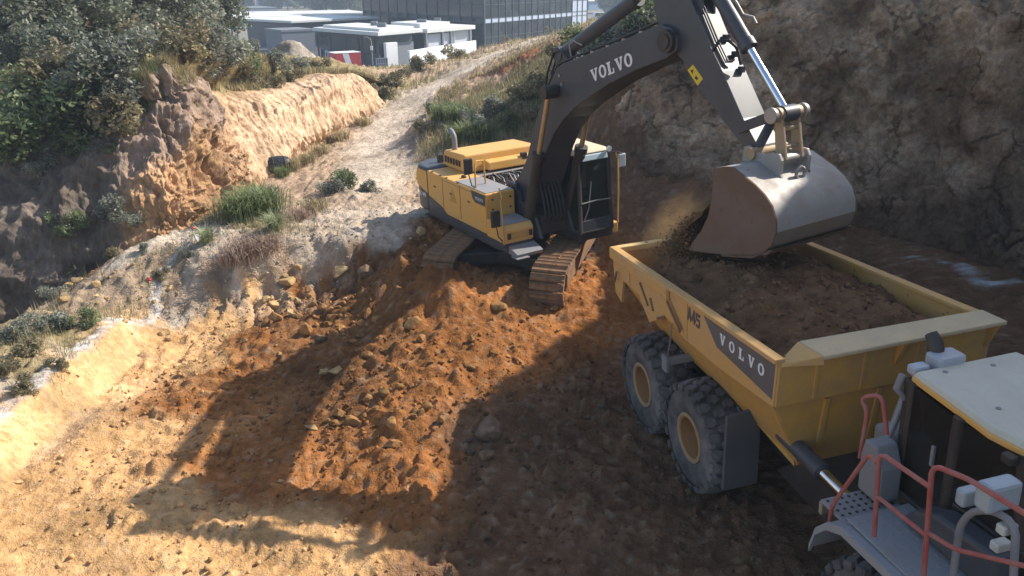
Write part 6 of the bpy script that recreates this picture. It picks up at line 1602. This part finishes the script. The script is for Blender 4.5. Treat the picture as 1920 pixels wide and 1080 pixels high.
# uncountable dry grass on the slopes, terraces and ridge
def scatter_grass(name, zones, label, pal, h_, rs):
    r = np.random.default_rng(rs); Vs, Fs, Cs = [], [], []; nb = 0
    for pts in zones:
        n = len(pts); a = r.uniform(0, 6.28, n); hh = h_ * r.uniform(.4, 1.3, n); w = .006 + .0045 * np.maximum(0, pts[:, 1] - 18) / 8
        d = np.stack([np.cos(a), np.sin(a), np.zeros(n)], 1); sd = np.stack([-np.sin(a), np.cos(a), np.zeros(n)], 1) * w[:, None]
        tip = pts + d * (hh * r.uniform(.1, .6, n))[:, None]; tip[:, 2] += hh
        V = np.stack([pts - sd, pts + sd, tip], 1).reshape(-1, 3)
        Vs.append(V); Fs.append(np.arange(3 * n).reshape(n, 3) + nb); nb += 3 * n
        p_ = np.array(pal); Cs.append(np.repeat(p_[r.integers(0, len(p_), n)] * r.uniform(.7, 1.3, (n, 1)), 3, 0))
    me = np_mesh(name, np.concatenate(Vs), np.concatenate(Fs), False); vcol(me, 'leaf', np.clip(np.concatenate(Cs), .01, .7)); me.materials.append(M_GRASS)
    return tag(link(name, me), label, 'grass', kind='stuff')
def zone_ground(n, x0, x1, y0, y1, thr, seed):
    r = np.random.default_rng(seed); x = r.uniform(x0, x1, n); y = r.uniform(y0, y1, n)
    k = (fbm(x * .55, y * .55, seed * 1.0, 3) > thr) & (road_dist(x, y) > 1.3); x, y = x[k], y[k]
    return np.stack([x, y, gh(x, y) - .01], 1)
def zone_sheet(W, n, u0, u1, v0, v1, thr, seed):
    r = np.random.default_rng(seed); nv_, nu_ = W.shape[:2]
    u = r.uniform(u0, u1, n) * (nu_ - 1); v = r.uniform(v0, v1, n) * (nv_ - 1)
    i, j = u.astype(int).clip(0, nu_ - 2), v.astype(int).clip(0, nv_ - 2); fu, fv = (u - i)[:, None], (v - j)[:, None]
    P = (W[j, i] * (1 - fu) + W[j, i + 1] * fu) * (1 - fv) + (W[j + 1, i] * (1 - fu) + W[j + 1, i + 1] * fu) * fv
    return P[fbm(P[:, 0] * .7, P[:, 1] * .7, seed * 1.0, 3) > thr]
scatter_grass('dry_grass', [zone_sheet(BANK_W, 26000, .08, .98, .74, .95, -.15, 3), zone_sheet(BANK_W, 6000, .30, .60, .64, .78, -.05, 4), zone_ground(24000, -3.5, 4, 28, 40, -.12, 6), zone_ground(14000, -9, 14, 40, 68, -.1, 7), zone_ground(3500, -11.2, -8.6, 13.5, 19, .0, 8), zone_ground(4000, -9.8, -4.5, 19.0, 23, .12, 9)], 'dry straw coloured grass over the terrace, slopes and ridge', PD + [(.20, .20, .09)], .28, 12)
scatter_grass('green_grass', [zone_sheet(BANK_W, 9000, .05, .42, .55, .90, .0, 13), zone_ground(9000, -2.5, 3.5, 27.5, 35, .05, 14), zone_ground(1500, -11.2, -8.8, 13.5, 18.5, .15, 15), zone_sheet(CLIFF_W, 7000, .02, .34, .72, .88, -.1, 16)], 'green grass mixed into the scrub of the banks', PG, .30, 22)
# ------------------------------------------------------------------ stones and clods
def rock_mesh(name, seed, sub=2, flat=.75):
    bm = bmesh.new(); bmesh.ops.create_icosphere(bm, subdivisions=sub, radius=.5)
    V = np.array([v.co[:] for v in bm.verts])
    r = np.random.default_rng(seed)
    for k in range(13):                                  # knock off flat faces
        n = r.normal(size=3); n /= np.linalg.norm(n); d = r.uniform(.24, .40); h_ = V @ n
        V = np.where((h_ > d)[:, None], V - (h_ - d)[:, None] * n, V)
    V *= 1 + .10 * fbm(V[:, 0] * 4 + seed, V[:, 1] * 4, V[:, 2] * 4, 3)[:, None]
    V *= np.array([1, r.uniform(.65, .95), flat * r.uniform(.75, 1.1)])
    for v, c in zip(bm.verts, V): v.co = c
    me = bpy.data.meshes.new(name); bm.to_mesh(me); bm.free()
    me.shade_smooth(); me.set_sharp_from_angle(angle=math.radians(22))
    return me
def rock_mat(name, c0, c1):
    m, nt, b = _nt(name); tc = nt.nodes.new('ShaderNodeTexCoord'); oi = nt.nodes.new('ShaderNodeObjectInfo')
    n = _noise(nt, 5.0, 5, .7, tc.outputs['Object'])
    c = _mix(nt, _ramp(nt, n.outputs['Fac'], .35, .65).outputs['Color'], c0, c1)
    hv = nt.nodes.new('ShaderNodeHueSaturation'); nt.links.new(c, hv.inputs['Color'])
    nt.links.new(_math(nt, 'ADD', _math(nt, 'MULTIPLY', oi.outputs['Random'], .5), .75), hv.inputs['Value'])
    nt.links.new(hv.outputs['Color'], b.inputs['Base Color']); b.inputs['Roughness'].default_value = .95; b.inputs['Specular IOR Level'].default_value = .1
    _bump(nt, b, n.outputs['Fac'], .7, .06)
    return m
RM = {'O': rock_mat('orange_clod', (.24, .115, .042), (.40, .22, .085)), 'T': rock_mat('tan_stone', (.42, .27, .12), (.58, .41, .21)), 'G': rock_mat('grey_stone', (.36, .30, .24), (.52, .45, .36)), 'K': rock_mat('dark_clod', (.14, .09, .055), (.24, .16, .10))}  # K: dark clods; also carries the shade of stones lying in shadow
ROCKS = {k: [] for k in RM}
for k in RM:
    for i in range(5):
        me = rock_mesh('rock', i * 13 + ord(k), 3); me.materials.append(RM[k]); ROCKS[k].append(me)
def rock(p, k, size, label, group=None, sink=.22, idx=None):
    i = rnd.randrange(5) if idx is None else idx
    o = bpy.data.objects.new('rock', ROCKS[k][i]); COL.objects.link(o)
    o.scale = (size * rnd.uniform(.85, 1.2), size * rnd.uniform(.85, 1.15), size * rnd.uniform(.85, 1.15))
    o.rotation_euler = (rnd.uniform(-.35, .35), rnd.uniform(-.35, .35), rnd.uniform(0, 6.28))
    o.location = (p[0], p[1], p[2] + size * (.36 - sink))
    return tag(o, label, 'rock', group)
NAMED = [ # pixel, kind, size in pixels, label
 (940, 582, 'O', 34, 'rounded orange boulder on the heap just below the tracks'), (778, 610, 'O', 40, 'long flat orange stone on the edge of the boom shadow'), (632, 700, 'T', 30, 'squarish tan stone beside the dark boom shadow'), (605, 702, 'T', 20, 'tan stone just left of the squarish one'),
 (660, 795, 'O', 38, 'large upright brown boulder in the middle of the sunlit heap'), (635, 780, 'O', 30, 'brown boulder leaning on the left of the large upright one'), (585, 805, 'T', 22, 'small tan stone left of the large upright boulder'), (735, 838, 'O', 34, 'upright tan faced stone casting a long shadow below the middle'), (735, 800, 'O', 34, 'low brown boulder right of the large upright one'),
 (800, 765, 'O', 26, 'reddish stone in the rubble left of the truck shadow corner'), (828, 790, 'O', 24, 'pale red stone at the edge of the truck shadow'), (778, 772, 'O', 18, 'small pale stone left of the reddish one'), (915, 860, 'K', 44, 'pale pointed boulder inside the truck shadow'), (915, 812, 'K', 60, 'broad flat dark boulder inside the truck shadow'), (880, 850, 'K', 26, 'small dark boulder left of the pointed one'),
 (540, 535, 'T', 38, 'large tan block at the foot of the grooved bank'), (640, 515, 'T', 40, 'tan slab at the right end of the grooved bank'), (688, 515, 'K', 34, 'grey shaded slab right of the tan slab'), (575, 625, 'O', 36, 'brown slab in the dark rubble at the upper left of the heap'), (515, 600, 'O', 32, 'brown boulder at the left end of the dark rubble'), (620, 600, 'O', 28, 'brown boulder in the middle of the dark rubble'), (515, 575, 'T', 26, 'yellowish stone above the left rubble boulder'), (500, 565, 'T', 22, 'yellowish stone left of the tan block'), (560, 505, 'T', 20, 'yellow clod on the grooved bank'), (600, 640, 'K', 30, 'dark flat stone below the brown slab'),
 (720, 740, 'O', 26, 'round clod in the middle rubble'), (690, 750, 'O', 24, 'clod left of the round one in the middle rubble'), (1040, 580, 'O', 20, 'small clod under the near track'), (690, 670, 'O', 20, 'clod above the squarish tan stone'), (790, 640, 'O', 24, 'clod below the long flat orange stone'), (885, 640, 'O', 22, 'clod casting a short shadow on the upper heap'), (890, 690, 'O', 20, 'twin clod in the middle of the upper heap'),
 (130, 500 + 40, 'T', 20, 'yellow rock on the rubble slope beside the ravine'), (180, 535, 'T', 16, 'yellow stone right of the rubble slope rock'), (118, 565, 'T', 22, 'yellow upright rock at the left end of the rubble slope'), (145, 530, 'T', 24, 'flat yellow rock on top of the rubble slope'), (790, 437, 'T', 24, 'pale boulder on the edge behind the near track'),
]
for px, py, k, spx, lb in NAMED:
    p = pix_ground(px, py); d = np.linalg.norm(p - EYE)
    rock(p, k, spx * d / FPX * 1.05, lb, sink=.18)
def rubble(n, cx, cy, sx_, sy_, k, smin, smax, label, group, smp='gauss'):
    """countable stones strewn about a patch given in pixels"""
    for i in range(n):
        for _ in range(20):
            px, py = rnd.gauss(cx, sx_), rnd.gauss(cy, sy_)
            if 5 < px < 1915 and 440 < py < 1075: break
        p = pix_ground(px, py); d = np.linalg.norm(p - EYE)
        s = (smin + (smax - smin) * rnd.random() ** 2.2) * d / FPX
        rock(p, k, s, label, group)
rubble(48, 620, 590, 55, 32, 'O', 10, 24, 'brown clod in the dark rubble between the grooved bank and the heap', 'clods in the dark rubble')
rubble(20, 545, 560, 35, 18, 'T', 9, 20, 'yellowish stone along the foot of the grooved bank', 'yellowish stones below the grooved bank')
rubble(48, 730, 740, 75, 60, 'O', 9, 22, 'orange brown clod on the sunlit slope of the heap', 'clods on the sunlit heap')
rubble(30, 950, 650, 80, 45, 'O', 8, 16, 'small clod on the upper heap below the excavator', 'clods on the upper heap')
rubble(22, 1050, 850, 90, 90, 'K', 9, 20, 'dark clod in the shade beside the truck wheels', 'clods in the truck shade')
rubble(34, 400, 650, 90, 50, 'T', 7, 15, 'tan clod on the sunlit pit floor near its far edge', 'clods on the far pit floor')
rubble(26, 300, 930, 190, 90, 'T', 7, 18, 'tan clod on the near pit floor', 'clods on the near pit floor')
rubble(24, 240, 540, 70, 28, 'T', 7, 14, 'pale yellow stone on the rubble slope beside the chalk line', 'stones on the rubble slope')
rubble(20, 640, 420, 90, 22, 'G', 6, 11, 'grey stone on the bench above the grooved bank', 'stones on the bench')
rubble(14, 830, 425, 25, 12, 'O', 8, 16, 'orange clod on the little heap behind the near track', 'clods on the little heap')
# crumbs: far too many to count
def crumbs(name, P, S, C, label):
    n = len(P); r = np.random.default_rng(77)
    octa = np.array([(1, 0, 0), (-1, 0, 0), (0, 1, 0), (0, -1, 0), (0, 0, 1), (0, 0, -1)], float)
    F8 = np.array([(0, 2, 4), (2, 1, 4), (1, 3, 4), (3, 0, 4), (2, 0, 5), (1, 2, 5), (3, 1, 5), (0, 3, 5)])
    q = r.normal(size=(n, 4)); q /= np.linalg.norm(q, axis=1)[:, None]; w, x, y, z = q.T
    Rm = np.stack([np.stack([1 - 2 * (y * y + z * z), 2 * (x * y - z * w), 2 * (x * z + y * w)], 1), np.stack([2 * (x * y + z * w), 1 - 2 * (x * x + z * z), 2 * (y * z - x * w)], 1), np.stack([2 * (x * z - y * w), 2 * (y * z + x * w), 1 - 2 * (x * x + y * y)], 1)], 1)
    O_ = octa[None] * r.uniform(.45, 1.3, (n, 6, 1)) * S[:, None, None]
    V = (np.einsum('nij,nkj->nki', Rm, O_) + P[:, None, :]).reshape(-1, 3)
    F = (F8[None] + 6 * np.arange(n)[:, None, None]).reshape(-1, 3)
    me = np_mesh(name, V, F, False); vcol(me, 'soil', np.repeat(C, 6, 0)); me.materials.append(M_CRUMB)
    return tag(link(name, me), label, 'soil', kind='stuff')
M_CRUMB, _nt1, _b1 = _nt('crumb_earth')
_v = _nt1.nodes.new('ShaderNodeVertexColor'); _v.layer_name = 'soil'; _nt1.links.new(_v.outputs['Color'], _b1.inputs['Base Color']); _b1.inputs['Roughness'].default_value = 1.0; _b1.inputs['Specular IOR Level'].default_value = 0
def crumb_zone(n, x0, x1, y0, y1, s0, s1, seed, thr=-.3, boost=0.92):
    r = np.random.default_rng(seed); x = r.uniform(x0, x1, n); y = r.uniform(y0, y1, n)
    k = fbm(x * .9, y * .9, seed + .5, 3) + .25 * r.normal(size=n) > thr; x, y = x[k], y[k]; n = len(x)
    s = s0 + (s1 - s0) * r.random(n) ** 6
    _, _, c, _ = ground_eval(x, y, True)
    P = np.stack([x, y, gh(x, y) + s * .25], 1)
    return P, s, np.clip(c * boost * r.uniform(.55, 1.3, (n, 1)), .01, .8)
Z_ = [crumb_zone(6500, -7.5, 3.6, 10.5, 19.5, .008, .075, 1, .0), crumb_zone(10000, -8.1, 1.5, 8.0, 15.5, .007, .065, 2, .05), crumb_zone(6000, -9.5, -2.0, 17.5, 23.0, .010, .050, 3, -.1), crumb_zone(3500, 0, 4, 8, 14, .01, .05, 4, 0)]
crumbs('soil_crumbs', np.concatenate([z[0] for z in Z_]), np.concatenate([z[1] for z in Z_]), np.concatenate([z[2] for z in Z_]), 'loose crumbs of soil strewn over the pit floor and the heap')
# talus below the lit nose of the bank
r = np.random.default_rng(9)
P_ = zone_sheet(BANK_W, 1700, .42, .60, .03, .30, -.1, 31); S_ = .010 + .09 * r.random(len(P_)) ** 6
crumbs('talus', P_, S_, np.clip(np.array([.34, .20, .10]) * r.uniform(.6, 1.5, (len(P_), 1)), .01, .8), 'broken brown earth lying on the lower face of the nose')
# black drum at the foot of the tan wall
p = at_z(523, 322, 1.45)
dr = empty('drum', (p[0], p[1], float(gh(p[0], p[1])[0]) + .26), math.radians(25), 'black plastic drum lying at the foot of the tan wall', 'drum')
m = MB(); m.lathe([(.05, -.42), (.24, -.42), (.27, -.38), (.31, -.25), (.33, -.05), (.33, .10), (.30, .28), (.27, .36), (.24, .36), (.24, .10), (.05, .08)], 28, 'x'); m.build('shell', plain('black_plastic', (.02, .021, .024), .35), dr, smooth=45)
for x in (-.2, .0, .2):
    m = MB(); m.lathe([(.315, x - .02), (.345, x), (.315, x + .02)], 28, 'x', close=True); m.build('hoop', bpy.data.materials['black_plastic'], dr, smooth=60)
# red survey flags
for px, py, lb in ((280, 540, 'small red survey flag beside the chalk line on the rubble slope'), (362, 442, 'small red survey flag at the top of the chalk line'), (1806, 478, 'small red survey flag over the chalk marks at the cliff foot')):
    p = pix_ground(px, py); o = empty('survey_flag', tuple(p), .4, lb, 'flag')
    m = MB(); m.tube([(0, 0, -.1), (0, 0, .26)], .008, 6); m.build('stake', M_BARK, o)
    m = MB(); m.hexa([(0, -.01, .18), (.09, -.03, .19), (.09, -.02, .19), (0, 0, .18), (0, -.01, .25), (.085, .02, .24), (.085, .03, .24), (0, 0, .25)]); m.build('ribbon', plain('red_ribbon', (.65, .03, .04), .6), o)

# ------------------------------------------------------------------ falling soil and dust at the bucket
r = np.random.default_rng(41)
n = 17000
t = r.random(n) ** .7; xx = 7.0 + r.normal(size=n) * (.10 + .22 * t) - .05 * t; yy = r.uniform(-.98, .92, n); zz = 3.25 - t * 1.0 - .3 * np.abs(r.normal(size=n)) * (1 - t)
P_ = np.stack([xx, yy, zz], 1) @ np.array(EX_R).T + np.array(EX_O)
crumbs('falling_soil', P_, .006 + .040 * r.random(n) ** 4, np.clip(np.array([.17, .09, .045]) * r.uniform(.6, 1.4, (n, 1)), .01, .8), 'loose soil pouring from the bucket mouth into the truck')
# mud sticking to the upper runs of the tracks
UW = EXM @ UNM
nm = 3000; mx, my = r.uniform(-2.3, 2.45, nm), np.where(r.random(nm) < .6, 1.37, -1.37) + r.uniform(-.40, .40, nm)
kk = fbm(mx * 2.2, my * 2.2, 9.0, 3) > -.05; mx, my = mx[kk], my[kk]; ms = .008 + .045 * r.random(len(mx)) ** 4
mz = .52 + .47 + .015 - .05 * np.sin(math.pi * np.clip((mx + 2.19) / 4.38, 0, 1)) - np.maximum(0, np.abs(mx) - 2.19) * .3
A_ = np.array(UW); P_ = np.stack([mx, my, mz], 1) @ A_[:3, :3].T + A_[:3, 3]
crumbs('track_mud', P_, ms, np.clip(np.array([.33, .165, .065]) * r.uniform(.6, 1.4, (len(mx), 1)), .01, .8), 'crumbs of orange mud stuck on the excavator tracks')
# clods and crumbs lying on the load
lx, ly = r.uniform(-2.2, 3.1, 2600), r.uniform(-1.48, 1.48, 2600)
ii = np.clip(((lx + 2.42) / 5.64 * (nx_ - 1)).astype(int), 0, nx_ - 1); jj = np.clip(((ly + 1.54) / 3.08 * (ny_ - 1)).astype(int), 0, ny_ - 1)
ls = .008 + .06 * r.random(2600) ** 7
P_ = np.stack([lx, ly, sz[jj, ii] + ls * .3], 1) @ np.array(HA_R).T + np.array(HA_O)
crumbs('load_crumbs', P_, ls, np.clip(np.array([.20, .112, .06]) * r.uniform(.7, 1.3, (2600, 1)), .01, .8), 'crumbs and clods lying on the soil in the truck body')
# soil still in the bucket
cur = catmull(np.array([(8.35, 3.85), (7.95, 3.70), (7.58, 3.50), (7.26, 3.22), (7.02, 2.84), (6.92, 2.42), (6.94, 1.95)]), 70)
yy_ = np.linspace(-.90, .90, 90)
CU, YY = np.meshgrid(np.arange(70), yy_); bxx, bzz = cur[CU, 0], cur[CU, 1]
nb = .16 * fbm(YY * 2.2, bzz * 1.6, 2.0, 4) + .05 * fbm(YY * 9, bzz * 6, 5.0, 2)
out_ = sstep(3.9, 3.2, bzz); bxx = bxx - nb * out_ - .10 * out_ * (1 - (YY / .95) ** 2) + .10 * sstep(.7, 1.0, np.abs(YY)) * out_; bzz = bzz + nb * (1 - out_)
me = np_mesh('bucket_soil', np.stack([bxx.ravel(), YY.ravel(), bzz.ravel()], 1), grid_faces(70, 90)); vcol(me, 'soil', np.full((6300, 3), 1.0) * np.array([.19, .10, .05]) * (1 + .3 * fbm(YY.ravel() * 4, bzz.ravel() * 2, 3.0, 3)[:, None]))
bs = link('bucket_soil', me, M_SOIL); bs.matrix_world = EXM; tag(bs, 'brown soil sliding out of the excavator bucket', 'soil')
def dust_mat(name, dens, col, scale):
    m = bpy.data.materials.new(name); m.use_nodes = True; nt = m.node_tree; nt.nodes.clear()
    out = nt.nodes.new('ShaderNodeOutputMaterial'); pv = nt.nodes.new('ShaderNodeVolumePrincipled')
    pv.inputs['Color'].default_value = (*col, 1); pv.inputs['Anisotropy'].default_value = .35
    tc = nt.nodes.new('ShaderNodeTexCoord'); n_ = _noise(nt, scale, 3, .6, tc.outputs['Object'])
    ln = nt.nodes.new('ShaderNodeVectorMath'); ln.operation = 'LENGTH'; nt.links.new(tc.outputs['Object'], ln.inputs[0])
    fall = _ramp(nt, ln.outputs['Value'], .35, 1.0, (1, 1, 1, 1), (0, 0, 0, 1))
    d = _math(nt, 'MULTIPLY', _math(nt, 'MULTIPLY', _ramp(nt, n_.outputs['Fac'], .38, .70).outputs['Color'], fall.outputs['Color']), dens)
    nt.links.new(d, pv.inputs['Density']); nt.links.new(pv.outputs[0], out.inputs['Volume'])
    return m
def puff(name, loc_h, scale, rz, mat, label):
    bm = bmesh.new(); bmesh.ops.create_icosphere(bm, subdivisions=3, radius=1.0); me_ = bpy.data.meshes.new(name); bm.to_mesh(me_); bm.free()
    o = link(name, me_, mat); o.matrix_world = EXM @ Matrix.Translation(loc_h) @ Matrix.Rotation(rz, 4, 'Y') @ Matrix.Diagonal((*scale, 1))
    return tag(o, label, 'dust', kind='stuff')
puff('dust_cloud', (7.35, -.1, 2.75), (.55, .95, .75), .3, dust_mat('dust_thick', 7.0, (.62, .38, .20), 1.2), 'dense brown dust under the bucket mouth')
puff('dust_cloud', (6.65, -.45, 2.6), (.80, .95, .95), .4, dust_mat('dust_air', 2.6, (.85, .55, .26), 1.6), 'thin orange dust drifting from the bucket over the tail of the truck')
# ------------------------------------------------------------------ haze over the whole site
m = MB(); m.box(-1400, 1400, -70, 1500, PAD - 1.0, 30)
hz_m = bpy.data.materials.new('thin_haze'); hz_m.use_nodes = True; hz_m.node_tree.nodes.clear()
_o = hz_m.node_tree.nodes.new('ShaderNodeOutputMaterial'); _p = hz_m.node_tree.nodes.new('ShaderNodeVolumePrincipled')
_p.inputs['Color'].default_value = (.70, .84, 1.0, 1); _p.inputs['Density'].default_value = .0009
hz_m.node_tree.links.new(_p.outputs[0], _o.inputs['Volume'])
haze = m.build('haze', hz_m); tag(haze, kind='stuff')
